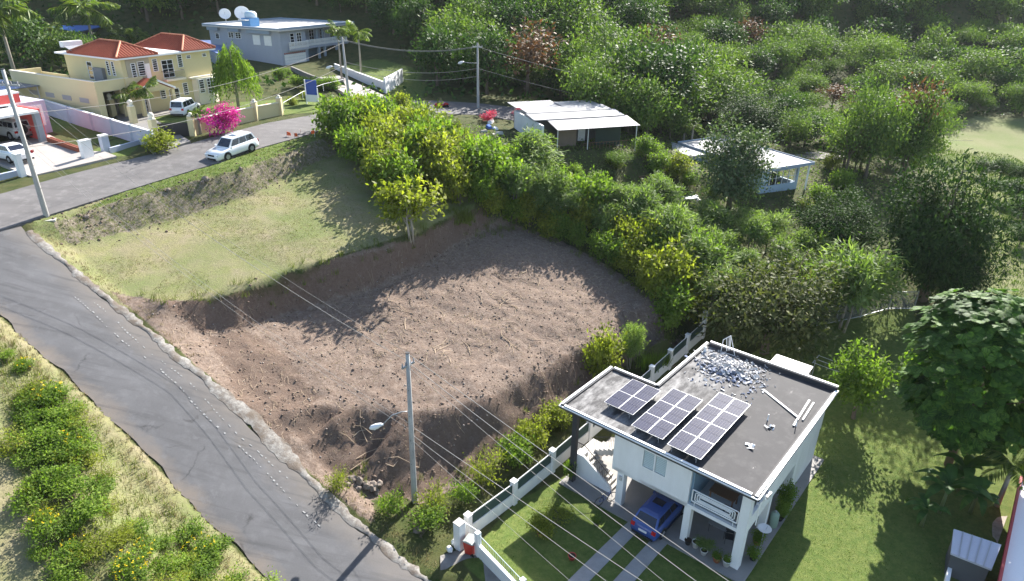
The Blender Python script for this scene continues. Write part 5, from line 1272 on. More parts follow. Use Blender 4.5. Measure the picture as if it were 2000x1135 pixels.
run_wall('kerb_wall', 'short blue kerb wall beside the slim white gate post', [(-20,352,13.7),(10,345,13.72),(40,338,13.75)], .3, .25, M_BW)

# ------------------------------------------------------------------ tin roofed hut
M_TIN = NT('tin_roof'); n1 = M_TIN.noise(.7, 4); n2 = M_TIN.noise(4, 4)
cc = M_TIN.mix(M_TIN.ramp(n1, [(.4, 0.0), (.75, .6)]), (.33, .33, .34), (.20, .19, .185)); cc = M_TIN.mix(M_TIN.ramp(n2, [(.6, 0.0), (.8, .5)]), cc, (.30, .22, .16)); M_TIN.col(cc).rough(.6, .3, .0); M_TIN = M_TIN.mat
HT = thing('hut', 'white walled hut under stepped pale tin roofs', 'hut', P(1088, 290, 11.35), math.radians(20))
def tbx(name, *a, mat=M_WHITE, parent=HT): return MB().bx(*a).build(name, mat, parent)
tbx('wall', -1.8, .2, -.8, -1.6, 9.5, 2.6); tbx('back_wall', -1.8, 9.3, -.5, 8.0, 9.5, 2.6); tbx('side_wall', 7.8, 2.5, -.5, 8.0, 9.3, 2.6, mat=M_DARKIN); tbx('inner_wall', -1.6, 2.6, -.5, 7.8, 2.75, 2.6, mat=M_DARKIN)
tbx('brown_panel', .2, .6, -.2, 2.6, .7, 2.35, mat=plain('brown_board', (.22, .16, .12))); tbx('dark_screen', 5.0, .5, -.2, 8.2, .6, 2.2, mat=plain('dark_green_screen', (.025, .045, .035)))
tbx('floor', -1.8, 0, -.9, 8.4, 9.5, -.2, mat=M_CONC); tbx('white_door', 3.7, 2.5, -.2, 4.6, 2.59, 1.9, mat=M_WTRIM)
def tin(x0, x1, y0, z0, y1, z1):
    m_ = MB(); n = int((x1 - x0) / .18); q = []
    for i in range(n + 1):
        x = x0 + (x1 - x0) * i / n; d = .03 * (i % 2)
        q += [(x, y0, z0 + d), (x, y1, z1 + d), (x, y0, z0 + d - .04), (x, y1, z1 + d - .04)]
    f = []
    for i in range(n):
        a, b = i * 4, (i + 1) * 4; f += [(a, b, b + 1, a + 1), (b + 2, a + 2, a + 3, b + 3), (a, a + 2, b + 2, b), (a + 1, b + 1, b + 3, a + 3)]
    f += [(0, 1, 3, 2), (n*4, n*4+2, n*4+3, n*4+1)]
    return m_.add(q, f).build('roof_sheet', M_TIN, HT)
tin(-.6, 9.6, -1.4, 2.35, 1.9, 2.85); tin(-2.2, 9.2, 1.7, 2.92, 4.4, 3.15); tin(-2.0, 8.8, 4.2, 3.2, 7.0, 3.3); tin(-2.0, 3.8, 8.2, 3.1, 11.5, 3.2); tin(3.6, 8.6, 6.9, 3.22, 10.0, 3.25)
for x in (-.5, 3.2, 9.3): MB().tube([(x, -1.2, -.8), (x, -1.2, 2.4)], .05, 6).build('post', M_PLANK, HT)
d_ = MB()
for k in range(14): d_.tube([(2.8 + k * .42, -.9, -.2), (2.8 + k * .42, -.9, .6)], .03, 4)
d_.tube([(2.8, -.9, .6), (8.6, -.9, .6)], .035, 5); d_.build('deck_rail', M_WOOD, HT)

# ------------------------------------------------------------------ pale blue bungalow
M_PB = plain('pale_blue_render', (.42, .52, .62), .8, .3, dirt=.2, scale=.7, streak=True); M_PBW = plain('bungalow_roof', (.43, .42, .415), .8, .3, dirt=.5, scale=.5)
BH = thing('bungalow', 'pale blue bungalow with flat white roof and glazed corner porch', 'house', Vector((28.2, 76.2, 6.45)), math.radians(28))
def bbx(name, *a, mat=M_PB, parent=BH): return MB().bx(*a).build(name, mat, parent)
w = MB(); w.bx(0, 0, -.6, .25, 13, 2.95).bx(.25, 0, -.6, 1.3, .2, 2.95).bx(1.3, .01, -.6, 6.0, .19, .85).bx(1.3, .01, 2.5, 6.0, .19, 2.95).bx(6.0, 0, -.6, 6.25, .25, 2.95).bx(6.0, 3.0, -.6, 6.25, 13, 2.95).bx(6.02, .25, -.6, 6.2, 3.0, .8).bx(.25, 12.8, -.6, 6.0, 13, 2.95); w.build('wall', M_PB, BH)
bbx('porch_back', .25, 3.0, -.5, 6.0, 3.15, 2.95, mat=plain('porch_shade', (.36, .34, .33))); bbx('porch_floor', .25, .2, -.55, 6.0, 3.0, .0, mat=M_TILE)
pw = bbx('porch_grille', 1.3, .06, 1.62, 6.0, .10, 1.68, mat=M_WTRIM)
for k in range(5): bbx('mullion', 1.6 + k * 1.0, .05, .86, 1.68 + k * 1.0, .12, 2.49, mat=M_WTRIM, parent=pw)
bbx('porch_glass', 1.32, .13, .87, 3.0, .14, 2.48, mat=M_PANE, parent=pw)
win(BH, 5.0, 1.0, 1.4, 1.2, 0, face='x', rows=5, cols=2); win(BH, 8.0, 1.0, 1.4, 1.2, 0, face='x', rows=5, cols=2)
bbx('steps', .6, -.8, -.7, 2.2, -.01, -.2, mat=M_CONC2)
ww = MB(); ww.bx(-3.0, 8.6, -.6, -.002, 14.5, 2.8); ww.build('wing', M_PB, BH)
br_ = MB().prism([(-.6,-.7),(7.6,-.7),(7.6,13.8),(-.6,13.8)], 2.952, 3.12).build('roof', M_PBW, BH); MB().prism([(-3.4,8.2),(-.61,8.2),(-.61,15),(-3.4,15)], 2.802, 2.96).build('wing_roof', M_PBW, BH)
w = MB(); w.bx(-.66,-.78,2.90,7.66,-.704,3.24).bx(7.604,-.7,2.9,7.68,13.8,3.24).bx(-.68,-.7,2.9,-.604,13.8,3.24).bx(-.66,13.804,2.9,7.66,13.88,3.3); w.build('fascia', M_BG2, br_)
bbx('porch_post', 7.2, -.5, -.6, 7.35, -.35, 2.94, mat=M_WTRIM)

# ------------------------------------------------------------------ other roofs
def shed(name, label, px, z, roofm, wallm, h=2.6, cat='shed', thick=.12):
    pts = [P(u, v, z + dz_) for u, v, dz_ in px]; c = sum(pts, Vector()) / len(pts); o = thing(name, label, cat, (c.x, c.y, z - h))
    q = [p - Vector((c.x, c.y, z - h)) for p in pts]; n = len(q)
    MB().add([*q, *[p - Vector((0, 0, thick)) for p in q]], [tuple(range(n)), tuple(range(2*n-1, n-1, -1))] + [(n+i, n+(i+1)%n, (i+1)%n, i) for i in range(n)]).build('roof', roofm, o)
    cc = sum(q, Vector()) / n; m_ = MB(); iq = [cc + (p - cc) * .92 for p in q]
    m_.add([(p.x, p.y, -.8) for p in iq] + [(p.x, p.y, p.z - thick - .01) for p in iq], [(i, (i+1) % n, n + (i+1) % n, n + i) for i in range(n)]); m_.build('wall', wallm, o)
    return o, q
M_BLUEROOF = plain('blue_metal_roof', (.04, .13, .42), .5, .4, dirt=.2)
shed('blue_shed', 'bright blue metal roof among the palms behind the yellow house', [(68,47,.0),(150,62,0),(196,52,0),(176,38,.2),(90,37,.2)], 19.0, M_BLUEROOF, M_DARKIN, 3)
shed('blue_shed', 'small blue metal roof right of the tall palm behind the yellow house', [(186,50,0),(222,51,0),(222,43,.1),(190,43,.1)], 19.0, M_BLUEROOF, M_DARKIN, 3)
shed('blue_shed', 'blue tarpaulin roof squeezed between the yellow and the blue grey house', [(388,88,0),(424,104,0),(436,92,0),(420,70,.3),(388,74,.3)], 17.0, plain('faded_blue_roof', (.14, .20, .40), .6), M_BG, 3)
shed('far_house', 'tiny grey roofed house far up the valley', [(1420,82,0),(1456,84,0),(1456,76,.6),(1438,72,.9),(1422,75,.6)], 12.0, plain('far_grey_roof', (.42, .44, .50)), M_WHITE, 2.6, 'house')
# house at the lower right edge: red trimmed white roof, lean-to
rz = 1.4
nb, q = shed('neighbour_house', 'white flat roofed house with red trim next to the lean-to', [(1948,1150,0),(1992,938,0),(2140,960,0),(2140,1200,0)], 1.0, plain('glaring_white_roof', (.80, .80, .80), .8, dirt=.08), M_PINK, 2.0, 'house')
for a, b in zip(q, q[1:] + q[:1]): MB().beam(a + Vector((0,0,.16)), b + Vector((0,0,.16)), .14, .30).build('red_parapet', plain('dark_red_paint', (.36, .03, .04)), nb)
lt, q = shed('lean_to', 'grey sheet lean-to roof beside the red trimmed house', [(1857,1080,0),(1937,1112,0),(1956,1064,.35),(1863,1033,.35)], .9, plain('lean_sheet', (.50, .50, .56), .6, .4, dirt=.25), M_DARKIN, 1.9)
for k in range(1, 5):
    a, b = q[0].lerp(q[1], k / 5), q[3].lerp(q[2], k / 5); MB().beam(a + Vector((0,0,.015)), b + Vector((0,0,.015)), .05, .03).build('seam', M_STEEL, lt)
run_wall('side_wall', 'low white wall running from the lean-to along the lawn', [(1838,1180,-.85),(1850,1120,-.85),(1856,1086,-.85)], .7, .2, M_WHITE)
slab('gravel_yard', [(1890,1035,-.75),(1948,1062,-.7),(1985,960,-.5),(1930,930,-.5)], plain('stony_ground', (.42, .38, .32), .95, .1, dirt=.8, scale=4, dcol=(.16, .14, .12)), .03)
# chain link fence behind the back lawn
cf_ = thing('chain_link_fence', 'chain link fence with pale rails across the back lawn', 'fence', G(1582, 640))
fp = [G(*p) for p in ((1582,642),(1632,632),(1680,622),(1735,606),(1785,606))]; o0 = fp[0].copy(); fp = [p - o0 for p in fp]
M_LINK = NT('chain_link'); 
wv = M_LINK.node('ShaderNodeTexChecker'); wv.inputs['Scale'].default_value = 24; M_LINK.l.new(M_LINK.obj(), wv.inputs['Vector'])
tr_ = M_LINK.node('ShaderNodeBsdfTransparent'); mx = M_LINK.node('ShaderNodeMixShader'); M_LINK.col((.30, .32, .34)).rough(.5, .4, .3)
mx.inputs[0].default_value = .28; M_LINK.l.new(tr_.outputs[0], mx.inputs[1]); M_LINK.l.new(M_LINK.bsdf.outputs[0], mx.inputs[2]); M_LINK.l.new(mx.outputs[0], M_LINK.out.inputs[0]); M_LINK = M_LINK.mat
for a, b in zip(fp[:-1], fp[1:]):
    Z = Vector((0, 0, 1)); MB().tube([a + Z * 1.8, b + Z * 1.8], .035, 6).build('top_rail', M_STEEL, cf_); MB().tube([a + Z * .1, b + Z * .1], .03, 6).build('bottom_rail', M_STEEL, cf_)
    MB().add([a + Z * .1, b + Z * .1, b + Z * 1.8, a + Z * 1.8], [(0, 1, 2, 3)]).build('mesh_panel', M_LINK, cf_)
for p in fp: MB().tube([p - Vector((0,0,.3)), p + Vector((0,0,1.9))], .045, 6).build('post', M_STEEL, cf_)
# sign board by the street
sg = G(611, 204); so_ = thing('sign_board', 'upright blue and white board sign by the dry verge', 'sign', sg, -.25)
MB().bx(-.75,-.04,.3,.75,.04,1.15).build('white_panel', M_WTRIM, so_); MB().bx(-.70,-.045,1.16,.75,.045,2.9).build('blue_panel', plain('sign_blue', (.03, .08, .38), .4), so_); MB().bx(-.85,-.05,0,-.752,.05,2.95).build('post', M_WTRIM, so_); MB().bx(.752,-.05,0,.85,.05,2.0).build('post', M_WTRIM, so_)
hr_ = thing('handrail', 'pale pipe handrail running down beside the blue and white sign', 'railing', P(555,216,14.3))
hq = [P(*p) - P(555,216,14.3) for p in ((555,216,14.3),(592,194,14.3),(632,178,14.3),(672,168,14.25))]
MB().tube([p + Vector((0,0,.9)) for p in hq], .03, 6).build('rail', M_WTRIM, hr_)
for p in hq: MB().tube([p, p + Vector((0,0,.9))], .03, 6).build('post', M_WTRIM, hr_)
slab('garden_path', [(1535,300,7.1),(1600,297,6.8),(1650,306,6.5),(1625,313,6.4),(1560,308,6.9)], M_CONC, .06)
# steps and clutter below the hut
stp = thing('garden_steps', 'pale weathered steps climbing through the bushes below the hut', 'steps', G(945, 312), .5)
sm = MB().bx(-1.4,-.18,-.12,1.4,.18,0).mesh('step', M_CONC2)
for k in range(7): inst('step', sm, stp, (k * .05, k * .42, .25 + k * .24), (0, 0, random.uniform(-.04, .04)))
gt_ = thing('garden_table', 'white garden table littered with pots in the shade of the round tree', 'table', G(1345, 398), .3)
MB().bx(-.9,-.45,.66,.9,.45,.72).build('table_top', M_WTRIM, gt_)
for x in (-.75, .75):
    for y in (-.35, .35): MB().tube([(x, y, 0), (x, y, .66)], .03, 6).build('leg', M_WTRIM, gt_)
gc = thing('garden_chair', 'white plastic chair beside the white garden table', 'chair', G(1362, 397), 2.0)
MB().bx(-.25,-.25,.40,.25,.25,.45).build('seat', M_WTRIM, gc); MB().bx(-.25,.22,.45,.25,.27,.95).build('backrest', M_WTRIM, gc)
for x in (-.22, .22):
    for y in (-.22, .22): MB().tube([(x, y, 0), (x, y, .4)], .025, 5).build('leg', M_WTRIM, gc)
rb_ = thing('raised_bed', 'dark timber raised bed on the slope below the hut', 'planter', G(1267, 352), .35)
for a in ((-1,-.6,1,-.5),(-1,.5,1,.6),(-1,-.5,-.9,.5),(.9,-.5,1,.5)): MB().bx(a[0],a[1],-.2,a[2],a[3],.4).build('board', M_WOOD, rb_)
MB().bx(-.89,-.49,-.2,.89,.49,.3).build('soil', M_SOIL, rb_)
random.seed(12)
jl = ['crumpled white sheet among the clutter by the hut drive','blue plastic crate among the clutter by the hut drive','white box beside the blue crate by the hut drive','pale sack at the edge of the clutter by the hut drive','grey sheet scrap lying below the hut drive','cream bag slumped by the hut drive']
for k, (u, v, s_, m_) in enumerate(((958,240,.7,M_WTRIM),(955,250,.6,M_BLUEROOF),(968,253,.5,M_WTRIM),(945,258,.45,M_CONC2),(975,262,.55,M_STEEL),(962,265,.4,M_CREAM2))):
    p = G(u, v); b_ = MB().add([(-s_,-.4*s_,0),(s_,-.5*s_,0),(.9*s_,.5*s_,0),(-.9*s_,.45*s_,0),(-.7*s_,-.3*s_,.5*s_),(.8*s_,-.35*s_,.62*s_),(.6*s_,.3*s_,.55*s_),(-.8*s_,.3*s_,.4*s_)], [(3,2,1,0),(4,5,6,7),(0,1,5,4),(1,2,6,5),(2,3,7,6),(3,0,4,7)])
    tag(b_.build('clutter', m_, None, loc=p, rot=(0, 0, random.uniform(0, 3))), jl[k], 'clutter', 'clutter by the hut drive')
# ------------------------------------------------------------------ foliage
RNG = np.random.default_rng(11)
def unit(a): return a / (np.linalg.norm(a, axis=-1, keepdims=True) + 1e-9)
def leaf_quads(c, d, L, W, rng, up=None):
    """one folded diamond per leaf: centre c, direction d, length L, width W"""
    n = len(c); r = rng.normal(size=(n, 3)) if up is None else up + rng.normal(size=(n, 3)) * .45
    s = unit(np.cross(d, r)); nn = np.cross(s, d)
    L = np.broadcast_to(L, (n,))[:, None]; W = np.broadcast_to(W, (n,))[:, None]
    v = np.stack([c - d * L * .5, c + s * W * .5 - nn * W * .10, c + d * L * .5 - nn * L * .10, c - s * W * .5 - nn * W * .10], 1)
    return v.reshape(-1, 3)
def leaf_mesh(name, v, rnd, mat):
    n = len(v) // 4
    return np_mesh(name, v, np.arange(n * 4).reshape(n, 4), mat, False, None, dict(rnd=rnd))
def leaf_mat(name, dark, mid, light, trans=.38, rough=.6, spec=.15, tint=(1.12, 1.25, .50), var=.35):
    t = NT(name); a = t.attr('rnd'); oi = t.node('ShaderNodeObjectInfo')
    c = t.ramp(a, [(.05, dark), (.5, mid), (.97, light)])
    shift = t.mix(oi.outputs['Random'], tuple(x * .72 for x in (1, 1, 1)), (1.22, 1.12, .95))
    c = t.mix(var * 2 if var < .5 else 1.0, c, t.mix(1.0, c, shift, 'MULTIPLY'))
    t.col(c).rough(rough, spec)
    tl = t.node('ShaderNodeBsdfTranslucent'); t.l.new(t.mix(1.0, c, tint, 'MULTIPLY'), tl.inputs[0])
    mx = t.node('ShaderNodeMixShader'); mx.inputs[0].default_value = trans
    t.l.new(t.bsdf.outputs[0], mx.inputs[1]); t.l.new(tl.outputs[0], mx.inputs[2]); t.l.new(mx.outputs[0], t.out.inputs[0])
    return t.mat
L_YG = leaf_mat('leaf_yellow_green', (.090, .120, .020), (.220, .265, .040), (.335, .360, .066), .53)
L_BR = leaf_mat('leaf_bright', (.055, .110, .018), (.150, .245, .040), (.245, .335, .060), .53)
L_FE = leaf_mat('leaf_feather', (.065, .120, .034), (.165, .250, .076), (.270, .350, .135), .50)
L_DK = leaf_mat('leaf_dark', (.014, .034, .010), (.030, .066, .017), (.066, .118, .028), .22, .7, .10)
L_OL = leaf_mat('leaf_olive', (.044, .060, .018), (.096, .118, .036), (.200, .205, .080), .34, .65, .14)
L_FO = leaf_mat('leaf_forest', (.018, .046, .012), (.046, .100, .023), (.105, .180, .042), .30)
L_FO2 = leaf_mat('leaf_forest_pale', (.044, .086, .020), (.112, .188, .040), (.215, .300, .075), .38)
L_RU = leaf_mat('leaf_rust', (.060, .036, .018), (.140, .082, .042), (.215, .140, .075), .25, tint=(1.2, .95, .6))
L_SI = leaf_mat('leaf_silver', (.036, .068, .032), (.080, .130, .058), (.175, .230, .125), .28, .6, .15)
L_BF = leaf_mat('leaf_breadfruit', (.020, .055, .014), (.048, .112, .022), (.110, .210, .036), .40, .6, .15)
L_PA = leaf_mat('leaf_palm', (.045, .090, .018), (.105, .175, .034), (.205, .260, .058), .40, .5, .25)
L_BA = leaf_mat('leaf_banana', (.036, .088, .022), (.066, .140, .034), (.110, .200, .048), .42, .5, .2)
L_MG = leaf_mat('bract_magenta', (.32, .012, .15), (.55, .025, .30), (.72, .08, .46), .35, tint=(1.2, .7, 1.0), var=.1)
L_RD = leaf_mat('bract_red', (.35, .02, .05), (.60, .05, .12), (.72, .12, .22), .35, tint=(1.2, .7, .8), var=.1)
L_YF = leaf_mat('petal_yellow', (.62, .42, .01), (.78, .58, .02), (.80, .66, .06), .3, tint=(1, 1, .6), var=.05)
L_ST = leaf_mat('straw', (.14, .12, .06), (.235, .205, .115), (.37, .325, .20), .3, tint=(1.1, 1.0, .8), var=.1)
L_GR = leaf_mat('grass_blade', (.075, .100, .020), (.120, .155, .030), (.190, .215, .055), .35, var=.1)
L_LW = leaf_mat('lawn_blade', (.060, .096, .022), (.100, .150, .034), (.160, .200, .056), .34, var=.05)
M_BARK = plain('bark', (.16, .125, .095), .9, .15, dirt=.6, scale=3); M_BARKP = plain('pale_bark', (.36, .32, .27), .9, .15, dirt=.5, scale=3)

def crown_points(rng, R, lobes, clumps, zc, flat=0.0, low=-.55):
    """clump centres on the surface of several lobes: an uneven outline with gaps"""
    R = np.array(R); lc = []
    for i in range(lobes):
        d = unit(rng.normal(size=3)); d[2] = rng.uniform(-.62, .75)
        lc.append(d * rng.uniform(.35, .62))
    lc = np.array(lc); lr = rng.uniform(.34, .52, lobes)
    k = rng.integers(0, lobes, clumps); d = unit(rng.normal(size=(clumps, 3)))
    p = lc[k] + d * lr[k][:, None] * rng.uniform(.72, 1.0, clumps)[:, None]
    p = p[(p[:, 2] > low)]
    if flat: p[:, 2] = np.sign(p[:, 2]) * np.abs(p[:, 2]) ** (1 + flat)
    return p * R + np.array([0, 0, zc]), lc * R + np.array([0, 0, zc])
def make_tree(name, seed, R, trunk_h, lobes, clumps, per, leaf, ratio, cr, lmat, bark=M_BARK, tr=.14, droop=.15, flat=0.0, out=.5, stems=1, low=-.55, lean=(0, 0)):
    rng = np.random.default_rng(seed); zc = trunk_h + R[2] * .55
    cp, lc = crown_points(rng, R, lobes, clumps, zc, flat, low)
    n = len(cp) * per; idx = np.repeat(np.arange(len(cp)), per)
    off = rng.normal(size=(n, 3)) * cr * np.array([1, 1, .7])
    c = cp[idx] + off; ctr = np.array([0, 0, zc - R[2] * .3])
    d = unit(unit(off) * .7 + unit(c - ctr) * out + rng.normal(size=(n, 3)) * .55 + np.array([0, 0, -droop]))
    L = leaf * rng.uniform(.65, 1.25, n)
    v = leaf_quads(c, d, L, L * ratio, rng, unit(c - ctr) * .8 + np.array([0, 0, .6]))
    cr_ = rng.random(len(cp))
    rnd = np.clip(.55 * cr_[idx] + .45 * rng.random(n), 0, 1)
    crown = leaf_mesh(name + '_crown', v, rnd, lmat)
    m_ = MB(); random.seed(seed)
    for s_ in range(stems):
        bx_, by_ = (random.uniform(-.25, .25), random.uniform(-.25, .25)) if stems > 1 else (0, 0)
        top = Vector((lean[0] + bx_ * 2, lean[1] + by_ * 2, trunk_h + R[2] * .25)); mid = Vector((bx_ + top.x * .35 + random.uniform(-.1, .1), by_ + top.y * .35, trunk_h * .5))
        r0 = tr / (1 if stems == 1 else 1.6)
        m_.tube([(bx_, by_, -.4), mid, top], [r0 * 1.25, r0 * .85, r0 * .5], 7)
        for k in range(max(3, lobes // stems)):
            t = lc[(k + s_ * 3) % len(lc)]; e = Vector(t) * .95 + Vector((0, 0, R[2] * .1)); st = mid.lerp(top, random.uniform(.3, 1.0))
            m_.tube([st, st.lerp(e, .5) + Vector((random.uniform(-.2, .2), random.uniform(-.2, .2), .1)), e], [r0 * .42, r0 * .28, r0 * .10], 5)
        for k in range(8):
            e = Vector(cp[random.randrange(len(cp))]); st = mid.lerp(top, random.uniform(.5, 1.0)); m_.tube([st, st.lerp(e, .55), e], [r0 * .25, r0 * .16, r0 * .05], 4)
    trunk = m_.mesh(name + '_trunk', bark, True)
    h = float(np.percentile(v[:, 2], 99.3)); w = float(np.percentile(np.abs(v[:, :2]), 98.8) * 2)
    return dict(crown=crown, trunk=trunk, h=h, w=w)
PROTO = {}
def proto(key, variants, **kw):
    PROTO[key] = [make_tree(key, 100 * (hash_(key) % 97) + i * 7 + 1, **kw) for i in range(variants)]
def hash_(s):
    h = 7
    for ch in s: h = (h * 31 + ord(ch)) % 100003
    return h
proto('yellow_bush', 4, R=(1.7, 1.7, 1.7), trunk_h=.25, lobes=11, clumps=150, per=14, leaf=.25, ratio=.55, cr=.24, lmat=L_YG, tr=.07, stems=3, low=-.8)
proto('green_bush', 3, R=(1.6, 1.6, 1.5), trunk_h=.2, lobes=11, clumps=150, per=14, leaf=.23, ratio=.55, cr=.22, lmat=L_BR, tr=.06, stems=3, low=-.9)
proto('feather_tree', 4, R=(2.3, 2.3, 2.1), trunk_h=1.5, lobes=11, clumps=150, per=24, leaf=.46, ratio=.17, cr=.30, lmat=L_FE, bark=M_BARKP, tr=.10, droop=.35, stems=3, out=.7)
proto('small_yellow', 1, R=(2.0, 2.0, 1.5), trunk_h=.7, lobes=10, clumps=120, per=15, leaf=.24, ratio=.6, cr=.20, lmat=L_YG, bark=M_BARKP, tr=.10, stems=3, low=-.4)
proto('olive_tree', 1, R=(3.2, 3.2, 2.6), trunk_h=.9, lobes=16, clumps=420, per=22, leaf=.24, ratio=.42, cr=.32, lmat=L_OL, tr=.2, droop=.25, low=-.9)
proto('mango', 2, R=(4.2, 4.2, 3.6), trunk_h=1.3, lobes=22, clumps=800, per=24, leaf=.24, ratio=.45, cr=.36, lmat=L_DK, tr=.3, droop=.45, low=-.8)
proto('bright_tree', 1, R=(2.0, 2.0, 1.9), trunk_h=.7, lobes=9, clumps=190, per=20, leaf=.22, ratio=.5, cr=.24, lmat=L_BR, tr=.12, low=-.9)
proto('silver_tree', 1, R=(2.9, 2.9, 3.4), trunk_h=1.0, lobes=18, clumps=500, per=18, leaf=.26, ratio=.5, cr=.33, lmat=L_SI, tr=.22, low=-.9)
proto('forest', 5, R=(3.6, 3.6, 3.2), trunk_h=1.6, lobes=12, clumps=230, per=17, leaf=.37, ratio=.5, cr=.52, lmat=L_FO, tr=.18)
proto('forest_pale', 4, R=(3.8, 3.8, 3.0), trunk_h=1.6, lobes=12, clumps=230, per=17, leaf=.35, ratio=.45, cr=.52, lmat=L_FO2, tr=.18)
proto('flat_tree', 3, R=(4.8, 4.8, 2.3), trunk_h=2.6, lobes=12, clumps=230, per=17, leaf=.38, ratio=.35, cr=.52, lmat=L_FO2, tr=.2, flat=.4, droop=.25)
proto('rust_tree', 2, R=(2.6, 2.6, 2.4), trunk_h=2.5, lobes=8, clumps=80, per=13, leaf=.38, ratio=.4, cr=.42, lmat=L_RU, tr=.13)
proto('magenta', 1, R=(1.7, 1.7, 1.6), trunk_h=.3, lobes=9, clumps=150, per=16, leaf=.17, ratio=.8, cr=.22, lmat=L_MG, tr=.07, stems=3, low=-.9)
proto('red_bract', 2, R=(1.7, 1.7, 1.3), trunk_h=.5, lobes=8, clumps=100, per=14, leaf=.18, ratio=.8, cr=.24, lmat=L_RD, tr=.06, stems=3, low=-.9)
proto('weed', 4, R=(.85, .85, .62), trunk_h=.12, lobes=7, clumps=80, per=13, leaf=.12, ratio=.5, cr=.13, lmat=L_BR, tr=.03, stems=3, low=-.9)
proto('pale_weed', 2, R=(.85, .85, .6), trunk_h=.12, lobes=7, clumps=70, per=13, leaf=.13, ratio=.3, cr=.15, lmat=L_YG, tr=.03, stems=3, low=-.9)
def tree(key, p, h, w, label, group=None, name='tree', cat='tree', rz=None, var=None, parts=('trunk', 'crown')):
    pr = PROTO[key][random.randrange(len(PROTO[key])) if var is None else var]
    o = thing(name, label, cat, p, random.uniform(0, 6.28) if rz is None else rz, group)
    sx = w / pr['w']; sz = h / pr['h']; o.scale = (sx, sx, sz)
    inst(parts[0], pr['trunk'], o); inst(parts[1], pr['crown'], o)
    return o
def T(key, u, vb, vt, wpx, label, group=None, name='tree', cat='tree', parts=('trunk', 'crown'), z=None, var=None, rz=None):
    p = G(u, vb) if z is None else P(u, vb, z)
    return tree(key, p, height_for(p, vt), px_size(p, wpx), label, group, name, cat, rz, var, parts)
random.seed(21)
# ---- single trees one can name
T('small_yellow', 808, 460, 356, 128, 'small yellow green tree alone on the edge of the earth cut', name='small_tree', rz=.4)
T('olive_tree', 1492, 690, 512, 232, 'olive leaved broad tree hugging the rear of the white house', name='broadleaf_tree')
T('feather_tree', 1640, 642, 482, 165, 'feathery pale tree with several stems at the chain link fence', name='feathery_tree', var=2)
T('bright_tree', 1668, 818, 682, 118, 'bright green bushy tree at the back corner of the white house', name='fruit_tree')
T('mango', 1800, 585, 320, 205, 'huge dark domed tree standing behind the chain link fence', name='mango_tree', var=0)
T('mango', 1842, 592, 478, 140, 'dark low tree in front of the huge domed tree', name='mango_tree', var=1)
T('mango', 1618, 505, 384, 150, 'dark spreading tree between the bungalow lawn and the huge domed tree', name='mango_tree', var=1)
T('silver_tree', 1424, 404, 244, 132, 'tall oval silver green tree in front of the bungalow', name='oval_tree')
T('mango', 1456, 285, 186, 122, 'rounded dark tree with bright rim behind the bungalow roof', name='round_tree', var=0)
for (u, vb, vt, w, k, lab) in ((1690,348,160,120,'forest_pale','tall olive tree left of the rust crowned one beyond the bungalow'), (1765,345,170,120,'forest_pale','tall leafy tree facing the bright meadow'), (1760,335,150,95,'rust_tree','rust crowned tree among the tall ones by the meadow'), (1650,340,205,110,'forest_pale','slim leaning tree by the bungalow drive')):
    T(k, u, vb, vt, w, lab, 'tall trees beyond the bungalow', name='tall_tree')
# ---- hedge of scrub between the lots
def scrub(u, v, key, h, w, lab, grp, name):
    p = G(u, v); tree(key, p, h, w, lab, grp, name, 'bush' if 'bush' in name else 'tree', parts=('stems', 'foliage'))
SCR = {'yellow_bush': ('yellow green bush in the scrub belt beside the grass lot', 'scrub beside the grass lot', 'scrub_bush'),
       'green_bush': ('deeper green bush in the scrub belt between the lots', 'scrub beside the grass lot', 'scrub_bush'),
       'feather_tree': ('feathery young tree in the scrub belt behind the bare earth lot', 'feathery trees behind the bare lot', 'feathery_tree')}
random.seed(5)
rows = [  # (pixel line of feet, spacing px, height range, kinds)
  ([(662,272),(676,292),(704,322),(748,358),(795,388)], 30, (3.4, 4.8), ('yellow_bush','yellow_bush','green_bush')),
  ([(690,262),(740,300),(800,335),(850,372),(900,392)], 34, (3.8, 5.2), ('yellow_bush','yellow_bush','green_bush')),
  ([(720,245),(790,280),(860,320),(930,362),(985,398)], 36, (3.8, 5.0), ('yellow_bush','yellow_bush','green_bush')),
  ([(780,235),(850,262),(930,318),(1000,362),(1040,402)], 40, (2.3, 3.3), ('yellow_bush','green_bush')),
  ([(860,235),(930,282),(1010,330),(1080,372),(1130,408)], 44, (1.2, 2.0), ('yellow_bush','green_bush')),
  ([(935,402),(985,425),(1040,448),(1100,468),(1160,495),(1220,530),(1280,575),(1320,625)], 34, (2.2, 3.6), ('green_bush','yellow_bush','green_bush')),
  ([(1010,410),(1080,435),(1150,460),(1220,495),(1290,545),(1340,600)], 40, (3.6, 5.2), ('feather_tree','yellow_bush','green_bush')),
  ([(1060,405),(1140,428),(1220,460),(1300,505),(1370,565),(1400,610)], 44, (4.0, 5.6), ('feather_tree','feather_tree','green_bush')),
  ([(1150,405),(1240,440),(1330,480),(1410,530),(1480,580)], 50, (3.6, 5.0), ('feather_tree','feather_tree','green_bush')),
  ([(1260,420),(1350,455),(1440,495),(1520,540),(1600,590)], 54, (3.4, 5.0), ('feather_tree','feather_tree')),
  ([(1450,470),(1530,505),(1600,545),(1680,580)], 56, (3.6, 5.2), ('feather_tree','feather_tree'))]
